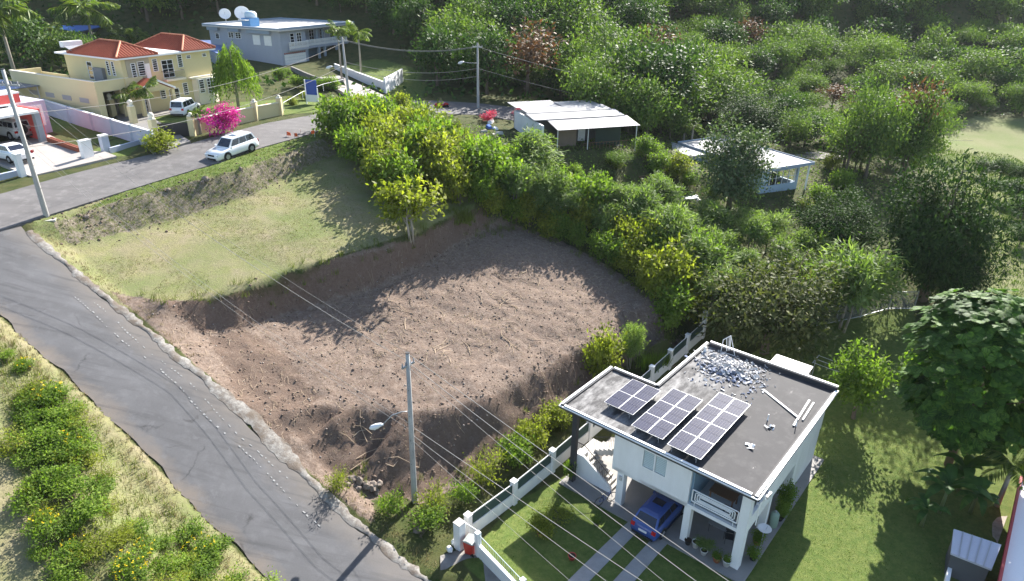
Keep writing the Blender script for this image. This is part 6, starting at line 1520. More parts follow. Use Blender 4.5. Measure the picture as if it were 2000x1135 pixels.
for line, sp, hr, kinds in rows:
    L = [0.0]
    for a, b in zip(line[:-1], line[1:]): L.append(L[-1] + math.dist(a, b))
    n = int(L[-1] / sp)
    for k in range(n + 1):
        t = L[-1] * k / n; u = float(np.interp(t, L, [p[0] for p in line])) + random.uniform(-10, 10); v = float(np.interp(t, L, [p[1] for p in line])) + random.uniform(-5, 5)
        key = random.choice(kinds); lab, grp, nm = SCR[key]; h = random.uniform(*hr)
        scrub(u, v, key, h, h * random.uniform(.85, 1.15), lab, grp, nm)
T('feather_tree', 1035, 350, 262, 120, 'feathery tree in front of the white hut wall', name='feathery_tree', var=3)
# slope below the hut and bungalow
for (u, v, k, h) in ((1120,350,'green_bush',1.6),(1165,360,'yellow_bush',1.2),(1200,325,'yellow_bush',1.5),(1240,390,'green_bush',1.4),(1290,335,'green_bush',2.4),(1320,340,'yellow_bush',2.6),(1275,310,'green_bush',1.9),(1345,365,'green_bush',1.8),(1255,300,'green_bush',2.2),(1300,375,'yellow_bush',1.2),(1390,385,'green_bush',1.5),(1180,385,'green_bush',1.8),(1100,382,'yellow_bush',2.0),(1600,395,'green_bush',2.2),(1570,410,'yellow_bush',1.5),(1640,370,'green_bush',2.5),(1620,330,'yellow_bush',2.0),(1660,400,'green_bush',1.9)):
    scrub(u, v, k, h, h * 1.25, 'low garden bush on the slope between the hut and the bungalow', 'slope bushes below the hut', 'slope_bush')
T('flat_tree', 1205, 330, 292, 62, 'pale dry shrub below the hut deck', name='dry_shrub', cat='bush', parts=('stems', 'foliage'))
# bushes by the fence of the white house
for (u, v, vt, w, k, lab) in ((1172,728,640,78,'yellow_bush','yellow green bush at the foot of the cut beside the stair roof'), (1228,722,632,50,'feather_tree','thin grey green sapling beside the stair roof'), (1040,868,818,75,'yellow_bush','bush beside the boundary wall below the earth bank'), (1005,905,858,70,'green_bush','weedy bush pressed against the boundary wall'), (945,945,885,88,'pale_weed','pale straggly weeds by the wall near the lamp pole'), (850,1000,955,80,'pale_weed','weeds at the foot of the lamp pole on its wall side'), (770,1010,965,62,'weed','weeds at the foot of the lamp pole on its road side'), (900,985,945,60,'weed','weeds between the lamp pole and the gate post'), (662,958,920,50,'pale_weed','lone yellow weed clump on the crumbling road edge'), (1085,832,785,60,'yellow_bush','bush in the corner below the overhanging roof'), (830,1035,1000,80,'weed','low weeds beside the concrete apron')):
    T(k, u, v, vt, w, lab, 'bushes around the bare lot', name='roadside_bush', cat='bush', parts=('stems', 'foliage'))
# street planting
T('magenta', 436, 262, 204, 66, 'magenta bougainvillea bush before the cream wall', name='bougainvillea', cat='bush', parts=('stems', 'bracts'))
for (u, v, vt, w, lab) in ((1022,232,206,40,'red bougainvillea behind the black off roader'), (1082,238,212,36,'red bougainvillea against the hut wall'), (958,238,216,36,'red flowering bush near the bend pole')):
    T('red_bract', u, v, vt, w, lab, 'red bushes near the hut', name='bougainvillea', cat='bush', parts=('stems', 'bracts'))
T('yellow_bush', 316, 296, 250, 62, 'pale rounded bush at the street gate of the yellow house', name='garden_bush', cat='bush', parts=('stems', 'foliage'))
for (u, v, vt, w, k) in ((545,155,132,30,'green_bush'),(585,172,148,40,'green_bush'),(620,178,152,44,'green_bush'),(648,176,150,36,'green_bush'),(600,196,176,26,'yellow_bush'),(570,205,188,22,'yellow_bush'),(665,210,190,30,'yellow_bush'),(640,205,190,22,'yellow_bush'),(405,200,182,24,'yellow_bush'),(345,205,188,18,'green_bush'),(560,150,134,24,'green_bush')):
    T(k, u, v, vt, w, 'low shrub in the front gardens of the upper street', 'garden shrubs along the upper street', name='garden_bush', cat='bush', parts=('stems', 'foliage'))
# weeping tree
def weeping(p, h, w, label):
    rng = np.random.default_rng(5); o = thing('weeping_tree', label, 'tree', p); m_ = MB().tube([(0,0,-.3),(.1,0,h*.4),(0,0,h*.85)], [.2,.14,.05], 8); vs_ = []; rn = []
    for k in range(170):
        a = rng.uniform(0, 6.28); r = w * .5 * math.sqrt(rng.random()); top = np.array([r*.55*math.cos(a), r*.55*math.sin(a), h * (.98 - .35 * (r / (w*.5)) ** 2 - rng.random() * .25)])
        n = 34; t = np.linspace(0, 1, n)[:, None]; ln = h * rng.uniform(.25, .48)
        c = top + np.array([r*.45*math.cos(a), r*.45*math.sin(a), 0]) * np.sqrt(t) * 1.0 + np.array([0, 0, -ln]) * t ** 1.5 + rng.normal(size=(n, 3)) * .10
        d = unit(np.array([.3*math.cos(a), .3*math.sin(a), -1.0]) + rng.normal(size=(n, 3)) * .35)
        vs_.append(leaf_quads(c, d, .42, .09, rng)); rn.append(np.clip(rng.random() * .5 + rng.random(n) * .5, 0, 1))
    m_.build('trunk', M_BARKP, o, True); inst('crown', leaf_mesh('weeping_crown', np.concatenate(vs_), np.concatenate(rn), L_BR), o)
p = G(466, 212); weeping(p, height_for(p, 76), px_size(p, 98), 'bright green weeping tree at the corner of the yellow house')
# ---- palms: every frond a part
def frond_mesh(name, L, droop, n, mat, width=.42, seed=0):
    rng = np.random.default_rng(seed); t = np.linspace(.12, 1, n)
    x = L * (t - .10 * t ** 3); z = L * (.34 * t - droop * t ** 2.2)
    vs_, rn = [], []
    tang = unit(np.stack([np.gradient(x), np.zeros(n), np.gradient(z)], 1))
    for sgn in (-1, 1):
        ll = L * width * np.sin(np.pi * np.clip(t * .93 + .06, 0, 1)) ** .8
        d = unit(tang * .55 + np.array([0, sgn, 0]) + np.stack([np.zeros(n), np.zeros(n), -.55 - .35 * rng.random(n)], 1))
        c = np.stack([x, np.zeros(n), z], 1) + d * ll[:, None] * .5
        vs_.append(leaf_quads(c, d, ll, np.full(n, L * .035), rng, np.array([0, 0, 1.0]))); rn.append(rng.random(n))
    v = np.concatenate(vs_); r = np.concatenate(rn)
    # midrib
    k = n // 4; ribs = np.stack([x[::4], np.zeros_like(x[::4]), z[::4]], 1); d = unit(np.diff(ribs, axis=0)); c = (ribs[1:] + ribs[:-1]) / 2
    v = np.concatenate([v, leaf_quads(c, d, np.linalg.norm(np.diff(ribs, axis=0), axis=1) * 1.6, np.full(len(c), L * .03), rng, np.array([0, 0, 1.0]))]); r = np.concatenate([r, np.ones(len(c)) * .9])
    return leaf_mesh(name, v, r, mat)
FR = [frond_mesh('frond', 1.0, dr, 30, L_PA, seed=i) for i, dr in enumerate((.45, .62, .30))]
def palm(p, h, fl, nf, label, group, lean=(0, 0), tr=.13, name='palm_tree'):
    o = thing(name, label, 'palm tree', p, random.uniform(0, 6), group); e = Vector((lean[0], lean[1], h))
    MB().tube([(0,0,-.4), (lean[0]*.25, lean[1]*.25, h*.5), e], [tr*1.3, tr, tr*.8], 8).build('trunk', M_BARKP, o, True)
    for k in range(nf):
        a = 2.4 * k; el = random.uniform(-.55, .75) if k else .9
        s_ = fl * random.uniform(.85, 1.1); inst('frond', FR[k % 3], o, e, (0, -el, a), (s_, s_, s_))
def PT(u, vb, vc, fpx, nf, label, group='palms around the upper houses', z=None, **kw):
    p = G(u, vb) if z is None else P(u, vb, z); palm(p, height_for(p, vc), px_size(p, fpx), nf, label, group, **kw)
random.seed(9)
PT(668, 158, 58, 30, 13, 'slender palm rising beside the grey street pole'); PT(706, 150, 62, 34, 13, 'palm on the lawn beyond the white retaining wall')
PT(232, 224, 172, 30, 11, 'palm standing against the garage of the yellow house'); PT(262, 232, 184, 34, 11, 'palm in the middle of the three by the yellow house porch'); PT(296, 232, 172, 34, 11, 'palm before the porch column of the yellow house')
PT(392, 262, 222, 24, 10, 'small palm leaning beside the magenta bougainvillea')
PT(35, 165, 25, 75, 16, 'large coconut palm behind the solar canopy', tr=.2); PT(188, 110, 18, 66, 16, 'tall coconut palm rising behind the yellow house', tr=.2); PT(110, 112, 70, 40, 14, 'bushy palm in front of the bright blue roof')
PT(245, 105, 70, 32, 14, 'arching palm just behind the tiled roofs'); PT(275, 100, 72, 30, 14, 'yellowish arching palm beside the tiled roofs'); PT(12, 110, 62, 50, 14, 'dark palm near the bright blue roof')
PT(1350, 282, 248, 26, 12, 'yellow fronded palm beside the bungalow roof'); PT(1335, 276, 252, 20, 10, 'small pale palm beside the yellow fronded one')
PT(1948, 985, 912, 62, 13, 'palm with drooping fronds over the red trimmed house', z=-.4)
# ---- breadfruit: rosettes of big lobed leaves
def lobed(L):
    pts = [(0, 0)]; prof = [(.10,.03),(.22,.22),(.30,.12),(.42,.34),(.50,.17),(.62,.36),(.70,.18),(.80,.26),(.86,.12),(1.0,0)]
    return [(x * L, y * L) for x, y in prof]
def breadfruit(p, h, w, label):
    rng = np.random.default_rng(8); o = thing('breadfruit_tree', label, 'tree', p); MB().tube([(0,0,-.4),(.1,0,h*.3),(0,.1,h*.7)], [.26,.2,.1], 8).build('trunk', M_BARK, o, True)
    prof = np.array(lobed(1.0)); nv = 1 + 2 * (len(prof) - 1) + 1
    V, Fq, R_ = [], [], []; ros = []
    while len(ros) < 900:
        d = unit(rng.normal(size=3)); d = np.sign(d) * np.abs(d) ** .72 * .88; d[2] = d[2] * .95 + .05
        q = np.array([d[0]*w*.46, d[1]*w*.46, h*.56 + d[2]*h*.43]) * np.array([1, 1, 1]); q += rng.normal(size=3) * .25
        q[:2] *= rng.uniform(.60, 1.02) * (1.0 if q[2] > h*.30 else .85)
        if q[2] > h * .06: ros.append((q, d))
    for q, d in ros:
        ax = unit(d * .7 + np.array([0, 0, .75]) + rng.normal(size=3) * .2); e1 = unit(np.cross(ax, [.3, .2, 1.0])); e2 = np.cross(ax, e1); cr_ = rng.random()
        for k in range(9):
            a = k * 2.4 + rng.uniform(-.2, .2); out = e1 * math.cos(a) + e2 * math.sin(a); ti = rng.uniform(-.15, .65)
            dd = unit(out + ax * (.55 - ti)); sd = unit(np.cross(ax, dd)); nn = np.cross(dd, sd); L = rng.uniform(.45, .78)
            base = len(V); mid = []
            for (x, y) in prof:
                m = q + dd * x * L - np.array([0, 0, 1]) * .2 * L * x * x
                V.append(m + sd * y * L - nn * abs(y) * .12 * L); V.append(m); V.append(m - sd * y * L - nn * abs(y) * .12 * L)
            for i in range(len(prof) - 1):
                b = base + i * 3; Fq.append((b, b + 3, b + 4, b + 1)); Fq.append((b + 1, b + 4, b + 5, b + 2)); rr = min(1, .5 * cr_ + .5 * rng.random()); R_ += [rr, rr]
    inst('crown', np_mesh('breadfruit_crown', np.array(V), np.array(Fq), L_BF, False, None, dict(rnd=np.array(R_))), o)
    m_ = MB()
    for k in range(14):
        q = Vector(ros[k * 7][0]); m_.tube([(0, .05, h * random.uniform(.3, .65)), (q.x*.5, q.y*.5, q.z*.8), q * .97], [.08, .05, .02], 5)
    m_.build('limbs', M_BARK, o)
p = P(1852, 905, -.2); breadfruit(p, height_for(p, 575), px_size(p, 285), 'dense breadfruit tree with big lobed leaves on the garden lawn')
# ---- banana clump: each leaf a part
def banana_leaf(L, w, droop, seed):
    rng = np.random.default_rng(seed); n = 9; q, f = [], []
    for i in range(n + 1):
        t = i / n; x = L * t * (1 - .12 * t * t); z = L * (.75 * t - droop * t ** 2.4); hw = w * .5 * math.sin(math.pi * min(1, t * .94 + .06)) ** .7 * (1 if t > .08 else .3)
        j = rng.normal() * .02; q += [(x, hw, z - hw * .35 + j), (x, 0, z), (x, -hw, z - hw * .35 - j)]
    for i in range(n): b = i * 3; f += [(b, b+3, b+4, b+1), (b+1, b+4, b+5, b+2)]
    return np_mesh('leaf', q, f, L_BA, True, None, dict(rnd=rng.random(len(f)) * .5 + .25))
BL = [banana_leaf(1.0, .30, d, i) for i, d in enumerate((.55, .85, 1.1))]
for (u, v, vt, nf, lab) in ((1800,1025,965,9,'low broad leaved banana plant on the lawn edge'), (1835,1000,905,10,'taller banana plant beside the low one'), (1870,960,880,10,'banana plant under the breadfruit crown'), (1895,1000,935,8,'banana plant next to the stony yard')):
    p = P(u, v, -.5); p.z = ground_z(p.x, p.y); h = height_for(p, vt); o = thing('banana_plant', lab, 'banana plant', p, random.uniform(0, 6), 'banana clump')
    MB().tube([(0,0,-.2),(0,0,h*.55)], [.12,.08], 8).build('stem', plain('banana_stem', (.16, .19, .07), .6), o, True)
    for k in range(nf): s_ = h * random.uniform(.5, .68); inst('leaf', BL[k % 3], o, (0, 0, h * .55), (0, random.uniform(-.45, .25), k * 2.4), (s_, s_, s_))
# ------------------------------------------------------------------ woods on the hills and in the valley
random.seed(31); rngf = np.random.default_rng(3)
SHEDS = [o.location.copy() for o in bpy.data.objects if o.name.startswith('blue_shed')]
no_go = [street_poly, [(-42,108),(-30,100),(-16,98),(-10,108),(-20,122),(-24,138),(-48,147),(-58,126)],
         wp([(1320,300,8.6),(1500,440,5.6),(1600,380,6.4),(1590,300,6.9),(1470,262,8.0),(1380,250,8.8)]), meadow_poly]
spots = []
y = 88.0
while y < 232:
    stp_ = 5.3 + (y - 88) * .024
    xm = .80 * y + 12; x = -xm
    while x < xm:
        px_, py_ = x + random.uniform(-.4, .4) * stp_, y + random.uniform(-.4, .4) * stp_
        x += stp_
        if any(in_poly(np.array([px_]), np.array([py_]), q)[0] for q in no_go): continue
        if px_ < -24 and py_ < 104: continue          # house plots
        if -24 <= px_ < 8 and py_ < 100: continue
        if -62 < px_ < -30 and py_ < 129: continue
        if any(abs(px_ - q.x * py_ / q.y) < 7 and q.y - 24 < py_ < q.y + 7 for q in SHEDS): continue
        z = ground_z(px_, py_); u, v = proj((px_, py_, z + 7))
        if v < -260 or v > 420 or u < -120 or u > 2120: continue
        if u > 1560 and v > 250 and 1780 < u: continue
        spots.append((px_, py_, z, u, v))
    y += stp_ * .92
# nearer wood on the right-hand slope, below the meadow, and along the picture's left edge
for (u, v) in ((1290,262),(1340,240),(1390,232),(1250,240),(1200,215),(1130,196),(1560,262),(1610,250),(1540,290),(1600,280),(1240,262),(1300,215)):
    p = G(u, v); spots.append((p.x, p.y, p.z, u, v))
for (u, v, h_) in ((1915,345,2.6),(1950,352,3.2),(1985,362,3.0),(1935,385,2.4),(1975,400,3.4),(1995,430,3.0),(1950,425,2.0),(1990,480,2.6),(1925,460,1.6)):
    p = G(u, v); tree('forest', p, h_, h_ * 1.2, 'low dark shrub tree dotted over the bright meadow', 'shrub trees on the meadow', name='meadow_tree')
def dist(s): return math.hypot(s[0], s[1])
spots.sort(key=dist)
KIND = {'forest': ('dark green broadleaf tree in the hillside wood', 'dark trees of the wooded hillside'), 'forest_pale': ('lighter green broadleaf tree in the hillside wood', 'light trees of the wooded hillside'),
        'flat_tree': ('flat topped spreading tree on the valley floor', 'flat topped valley trees'), 'rust_tree': ('rust brown half dry tree among the green wood', 'rust brown trees in the wood')}
rest = []
for i, (x, y, z, u, v) in enumerate(spots):
    n = float(vnoise(np.array([x * .05]), np.array([y * .05]), 77)[0]); r = random.random()
    valley = x > 30 and z < 16
    if valley: key = 'flat_tree' if r < .45 else ('forest_pale' if r < .75 else ('forest' if r < .96 else 'rust_tree'))
    elif y < 122 and x > -20: key = 'forest_pale' if r < .62 else ('forest' if r < .86 else 'rust_tree')
    else: key = 'forest' if r < .45 + .3 * n else ('forest_pale' if r < .97 else 'rust_tree')
    h = random.uniform(3.8, 9.8) * (1.15 if y > 130 else .9) * (.8 if valley else 1.0)
    if x > 55 and y < 80: h *= .55
    if -12 < x < 32 and 96 < y < 135: h *= 1.3
    w = h * random.uniform(.85, 1.2) * (1.25 if key == 'flat_tree' else 1)
    if i < 298:
        lab, grp = KIND[key]; tree(key, (x, y, z - .3), h, w, lab, grp, name='wood_tree')
    else: rest.append((key, x, y, z, h, w))
# everything farther back reads as one mass
VV_, RR_, MI_ = [], [], []
for key, x, y, z, h, w in rest:
    pr = PROTO[key][0]; me = pr['crown']; nv = len(me.vertices); co = np.empty(nv * 3, np.float32); me.vertices.foreach_get('co', co); co = co.reshape(-1, 4, 3)
    rn = np.empty(nv // 4, np.float32); me.attributes['rnd'].data.foreach_get('value', rn)
    sel = rngf.random(len(co)) < .42; q = co[sel].copy(); cen = q.mean(axis=1, keepdims=True); q = cen + (q - cen) * 1.45
    a = rngf.uniform(0, 6.28); sx, sz = w / pr['w'], h / pr['h']; c_, s_ = math.cos(a), math.sin(a)
    X = (q[..., 0] * c_ - q[..., 1] * s_) * sx + x; Y = (q[..., 0] * s_ + q[..., 1] * c_) * sx + y; Zq = q[..., 2] * sz + z - .3
    VV_.append(np.stack([X, Y, Zq], -1).reshape(-1, 3)); RR_.append(rn[sel] * .8 + rngf.random() * .2); MI_.append(np.full(int(sel.sum()), {'forest': 0, 'rust_tree': 2}.get(key, 1), np.int32))
if VV_:
    fm = inst('distant_wood', leaf_mesh('distant_wood', np.concatenate(VV_), np.concatenate(RR_), [L_FO, L_FO2, L_RU]))
    fm.data.polygons.foreach_set('material_index', np.concatenate(MI_))
    stuff(tag(fm, 'far wooded hillside closing the view behind the houses', 'woodland'))
# undergrowth carpet below the trees
def carpet(name, pts, size, ratio, mat, label, cat, seed, up=.6, hgt_=.5):
    rng = np.random.default_rng(seed); c = np.array(pts); n = len(c); L = size * rng.uniform(.6, 1.3, n)
    c = c + np.stack([np.zeros(n), np.zeros(n), rng.random(n) * hgt_], 1)
    d = unit(rng.normal(size=(n, 3)) * np.array([1, 1, .5]) + np.array([0, 0, up]))
    o = inst(name, leaf_mesh(name, leaf_quads(c, d, L, L * ratio, rng), np.clip(.5 * vnoise(c[:, 0] * .7, c[:, 1] * .7, 4) + .5 * rng.random(n), 0, 1), mat))
    return stuff(tag(o, label, cat))
def scatter_zone(test, n, x0, x1, y0, y1, seed, dens=None):
    rng = np.random.default_rng(seed); out = []
    X = rng.uniform(x0, x1, n); Y = rng.uniform(y0, y1, n); ok = test(X, Y)
    for x, y in zip(X[ok], Y[ok]): out.append((x, y, ground_z(x, y)))
    return out
def visible(X, Y, Zs=None):
    return (np.abs(X) < .80 * Y + 4)
inpx = lambda poly: (lambda X, Y: in_poly(X, Y, poly))
wild_poly = wp([(690,300,12),(800,345,11.3),(930,385,10),(1010,425,8.2),(1120,470,5.8),(1220,525,4.6),(1330,600,3),(1420,640,1.5),(1600,620,1.6),(1800,590,2),(1900,560,2),(1850,380,4),(1700,300,6.5),(1400,245,9),(1280,255,10.5),(1000,262,11.7),(860,225,13.2)])
carpet('undergrowth', scatter_zone(inpx(wild_poly), 30000, -25, 50, 45, 95, 2), .26, .5, L_FO2, 'low leafy undergrowth filling the scrub slope', 'undergrowth', 6, .5, .45)
def far_t(X, Y): return (np.abs(X) < .8 * Y + 5) & ~in_poly(X, Y, meadow_poly) & ~in_poly(X, Y, no_go[1]) & ~in_poly(X, Y, street_poly) & ~in_poly(X, Y, no_go[2])
carpet('forest_floor', scatter_zone(far_t, 30000, -150, 170, 95, 210, 3), .9, .5, L_FO, 'dark leafy floor of the hillside wood', 'undergrowth', 7, .5, 1.2)
# ------------------------------------------------------------------ grasses
def blades(name, pts, h, w, per, spread, mat, label, cat, seed, lean=.35, kind_=True):
    rng = np.random.default_rng(seed); c = np.repeat(np.array(pts, float), per, axis=0); n = len(c)
    c[:, :2] += rng.normal(size=(n, 2)) * spread
    L = h * rng.uniform(.5, 1.25, n); a = rng.uniform(0, 6.28, n); le = rng.random(n) * lean * L
    s = np.stack([-np.sin(a), np.cos(a), np.zeros(n)], 1) * w * .5
    tip = c + np.stack([np.cos(a) * le, np.sin(a) * le, L], 1)
    v = np.stack([c - s - [0, 0, .02], c + s - [0, 0, .02], tip], 1).reshape(-1, 3)
    me = np_mesh(name, v, np.arange(n * 3).reshape(n, 3), mat, False, None, dict(rnd=np.clip(.45 * vnoise(c[:, 0] * 1.3, c[:, 1] * 1.3, 8) + .55 * rng.random(n), 0, 1)))
    return stuff(tag(inst(name, me), label, cat))
house_fp = [hp(.5, -.6), hp(-12.3, -.6), hp(-12.3, 6), hp(-9, 6), hp(-9, 13.5), hp(.5, 13.5)]
strips = [[hp(-6.95, -.4), hp(-7.1, -9), hp(-6.0, -9), hp(-5.95, -.4)], [hp(-5.1, -.4), hp(-5.2, -9), hp(-4.15, -9), hp(-4.15, -.4)]]
def lawn_t(X, Y): return in_poly(X, Y, lawn_poly) & ~in_poly(X, Y, house_fp) & ~in_poly(X, Y, strips[0]) & ~in_poly(X, Y, strips[1]) & (np.abs(X) < .78 * Y + 3)
blades('lawn_grass', scatter_zone(lawn_t, 52000, -3, 50, 15, 62, 12), .075, .035, 3, .09, L_LW, 'short mown grass around the white house', 'grass', 1)
tp_in = lambda X, Y: in_poly(X, Y, terr_poly)
pts = [p for p in scatter_zone(tp_in, 46000, -42, 2, 36, 78, 13) if vnoise(np.array([p[0] * .35]), np.array([p[1] * .35]), 50)[0] > .36]
blades('dry_grass', pts[:int(len(pts) * .55)], .08, .035, 3, .10, L_ST, 'sparse dry grass on the upper lot', 'grass', 2)
blades('green_grass', pts[int(len(pts) * .55):], .09, .035, 3, .10, L_GR, 'green grass patches on the upper lot', 'grass', 3)
bk_t = lambda X, Y: in_poly(X, Y, bank_poly)
blades('bank_grass', scatter_zone(bk_t, 12000, -42, -10, 42, 75, 14), .20, .04, 4, .10, L_GR, 'rough grass on the bank below the street', 'grass', 4, .6)
# verge between street and bank, and along the lane
vg = wp(UB) + [tuple(p.xy) for p in near_w[8:2:-1]]
blades('verge_grass', scatter_zone(inpx(vg), 16000, -42, -12, 40, 78, 15), .14, .035, 4, .07, L_LW, 'green verge grass along the upper street', 'grass', 5, .5)
# tall tufts hanging over the cut and round its foot
tall = []
random.seed(8)
for line, n, jit in ((ST, 60, .35), ([(870,420,9.6),(905,412,9.7),(960,400,9.8),(1000,430,7.6)], 36, .5), (BT, 90, .6), (PR, 70, .5)):
    q = [P(*p) for p in line]; q = resample(q, n)
    for p in q:
        x, y = p.x + random.gauss(0, jit), p.y + random.gauss(0, jit); tall.append((x, y, ground_z(x, y)))
blades('tall_grass', tall, .55, .035, 16, .14, L_GR, 'tall grass tufts hanging around the edges of the earth cut', 'grass', 6, .9)
lane_side = []
for s in np.arange(-6, 34, .22):
    for off, pr in ((.75, .55), (1.2, .4), (-LANE_W - .35, .7), (-LANE_W - .9, .9)):
        if random.random() < pr and not (off > 0 and 7.5 < s < 18):
            p = lane_pt(s + random.uniform(-.2, .2), off + random.uniform(-.25, .25)); lane_side.append((p.x, p.y, ground_z(p.x, p.y)))
blades('roadside_grass', lane_side, .22, .03, 12, .12, L_ST, 'straw coloured grass fringe along both sides of the lane', 'grass', 7, .8)
# ------------------------------------------------------------------ weedy bank beside the lane
wb = [tuple(lane_pt(s, -LANE_W - .8).xy) for s in (-8, 0, 10, 20, 30)] + [tuple(lane_pt(s, -LANE_W - 16).xy) for s in (30, 20, 10, 0, -8)]
def wb_t(X, Y): return in_poly(X, Y, wb) & (Y > 14.5) & (np.abs(X) < .80 * Y + 3)
pts = scatter_zone(wb_t, 26000, -42, 2, 14, 46, 16)
blades('bank_straw', pts[:int(len(pts) * .38)], .34, .03, 6, .14, L_ST, 'dry straw coloured grass on the weedy roadside bank', 'grass', 8, .9)
blades('bank_green', pts[int(len(pts) * .38):], .36, .035, 6, .14, L_GR, 'fresh green grass on the weedy roadside bank', 'grass', 9, .8)
fl_me = []
for k in range(3):
    rng = np.random.default_rng(60 + k); n = 15; d = unit(rng.normal(size=(n, 3))); d[:, 2] = np.abs(d[:, 2]) + .2; c = unit(d) * np.array([.72, .72, .62]) + np.array([0, 0, .45])
    c = np.repeat(c, 4, axis=0) + rng.normal(size=(n * 4, 3)) * .03
    fl_me.append(leaf_mesh('flowers', leaf_quads(c, unit(rng.normal(size=(n * 4, 3))), .07, .065, rng), rng.random(n * 4), L_YF))
random.seed(40); cnt = 0
for q in scatter_zone(wb_t, 1500, -42, 2, 14.5, 46, 17):
    x, y, z = q; u, v = proj((x, y, z)); near_road = (Vector((x, y)) - LA).dot(LN) > -LANE_W - 7.5
    nn = float(vnoise(np.array([x * .3]), np.array([y * .3]), 91)[0])
    if u < -60 or v > 1230 or nn < (.30 if near_road else .46) or (v < 760 and random.random() < .5): continue
    if cnt > 230: break
    cnt += 1
    key = 'weed' if random.random() < .75 else 'pale_weed'; h = random.uniform(.55, 1.1) * (1 if v > 750 else .75); fl = random.random() < .16 and key == 'weed'
    o = tree(key, q, h, h * random.uniform(1.6, 2.3), 'bright green weed bush dotted with yellow flowers on the roadside bank' if fl else ('yellowish weed bush without flowers on the roadside bank' if key == 'pale_weed' else 'bright green weed bush without flowers on the roadside bank'), 'weed bushes on the roadside bank', 'weed_bush', 'bush', parts=('stems', 'foliage'))
    if fl: stuff(inst('flowers', fl_me[cnt % 3], o))
# ------------------------------------------------------------------ bare earth: clods, sticks, stones
def clods(name, pts, s0, s1, mats, label, cat, seed, par=None):
    rng = np.random.default_rng(seed); base = unit(np.array([[1,0,0],[-1,0,0],[0,1,0],[0,-1,0],[0,0,1],[0,0,-1.]])); fc = np.array([[0,2,4],[2,1,4],[1,3,4],[3,0,4],[2,0,5],[1,2,5],[3,1,5],[0,3,5]])
    n = len(pts); s = s0 + (s1 - s0) * rng.random(n) ** 3.5
    v = base[None] * (s[:, None, None] * rng.uniform(.5, 1.2, (n, 6, 1))) * np.array([1.1, 1.1, .75]); a = rng.uniform(0, 6.28, n); c_, s_ = np.cos(a)[:, None], np.sin(a)[:, None]
    X = v[..., 0] * c_ - v[..., 1] * s_; Y = v[..., 0] * s_ + v[..., 1] * c_
    v = np.stack([X, Y, v[..., 2]], -1) + np.array(pts)[:, None, :] + np.array([0, 0, .2]) * s[:, None, None]
    f = (fc[None] + (np.arange(n) * 6)[:, None, None]).reshape(-1, 3); me = np_mesh(name, v.reshape(-1, 3), f, mats)
    return stuff(tag(inst(name, me), label, cat))
M_CLOD = plain('earth_clod', (.185, .138, .108), .95, .1, dirt=.6, scale=6); M_STONE = plain('pale_stone', (.30, .26, .23), .9, .2, dirt=.5, scale=5)
dt = lambda X, Y: in_poly(X, Y, dirt_poly)
pts = scatter_zone(dt, 22000, -24, 18, 28, 66, 18)
clods('earth_clods', random.sample(pts, 3600), .02, .12, M_CLOD, 'loose clods of brown earth over the cleared lot', 'earth', 1)
edge_pts = []
for line, n, j in ((SB, 600, .5), (PC, 500, .8), (BT, 260, .7), (UB, 600, .7), (UF, 300, .7)):
    for p in resample([P(*p) for p in line], n):
        x, y = p.x + random.gauss(0, j), p.y + random.gauss(0, j); edge_pts.append((x, y, ground_z(x, y)))
clods('rubbly_earth', edge_pts, .03, .15, M_CLOD, 'rubbly earth lumps along the cut banks', 'earth', 2)
clods('loose_stones', random.sample(pts, 1300) + random.sample(edge_pts, 400), .02, .10, M_STONE, 'small pale stones strewn over the cleared lot', 'stones', 3)
rng = np.random.default_rng(15); fp_ = random.sample(pts, 8000); fp_ = np.array([q for q in fp_ if vnoise(np.array([q[0] * .4]), np.array([q[1] * .4]), 71)[0] > .42]); fd = unit(rng.normal(size=(len(fp_), 3)) * np.array([1, 1, .12]))
stuff(tag(inst('straw_litter', leaf_mesh('straw_litter', leaf_quads(fp_ + np.array([0, 0, .03]), fd, rng.uniform(.08, .30, len(fp_)), .022, rng, np.array([0, 0, 1.0])), rng.random(len(fp_)) * .6 + .4, L_ST)), 'pale straw litter strewn over the cleared lot', 'straw'))
M_TWIG = plain('dry_twig', (.40, .31, .22), .9, .1, dirt=.4, scale=5)
rng = np.random.default_rng(5); mb = MB()
def stick(x, y, L, a, r, bend):
    z = ground_z(x, y); d = Vector((math.cos(a), math.sin(a), 0)); s_ = Vector((-d.y, d.x, 0)); q = []
    for t in (-.5, 0, .5): p = Vector((x, y, 0)) + d * L * t + s_ * (bend * (1 - 4 * t * t)); q.append((p.x, p.y, ground_z(p.x, p.y) + .03 + (.06 if t == 0 else 0)))
    mb.tube(q, [r, r, r * .5], 3, cap=False)
for q in random.sample(pts, 2600):
    nn = float(vnoise(np.array([q[0] * .3]), np.array([q[1] * .3]), 33)[0])
    if nn < .38: continue
    stick(q[0], q[1], random.uniform(.15, .7), random.uniform(0, 3.14), random.uniform(.006, .014), random.uniform(-.1, .1))
for (u, v, n) in ((985,590,22),(770,600,12),(890,690,10),(990,660,10),(1010,540,10),(700,820,6),(760,860,8)):
    p = G(u, v)
    for k in range(n): stick(p.x + random.gauss(0, .9), p.y + random.gauss(0, .9), random.uniform(.6, 1.8), random.uniform(0, 3.14), random.uniform(.012, .03), random.uniform(-.25, .25))
stuff(tag(mb.build('dry_twigs', M_TWIG), 'dry twigs and roots scattered over the cleared lot', 'twigs'))
rk = bmesh.new(); bmesh.ops.create_icosphere(rk, subdivisions=2, radius=1.0); random.seed(6)
for v_ in rk.verts: v_.co *= random.uniform(.62, 1.2)
rme = bpy.data.meshes.new('rock'); rk.to_mesh(rme); rk.free(); rme.materials.append(plain('bank_rock', (.235, .195, .165), .95, .1, dirt=.6, scale=4))
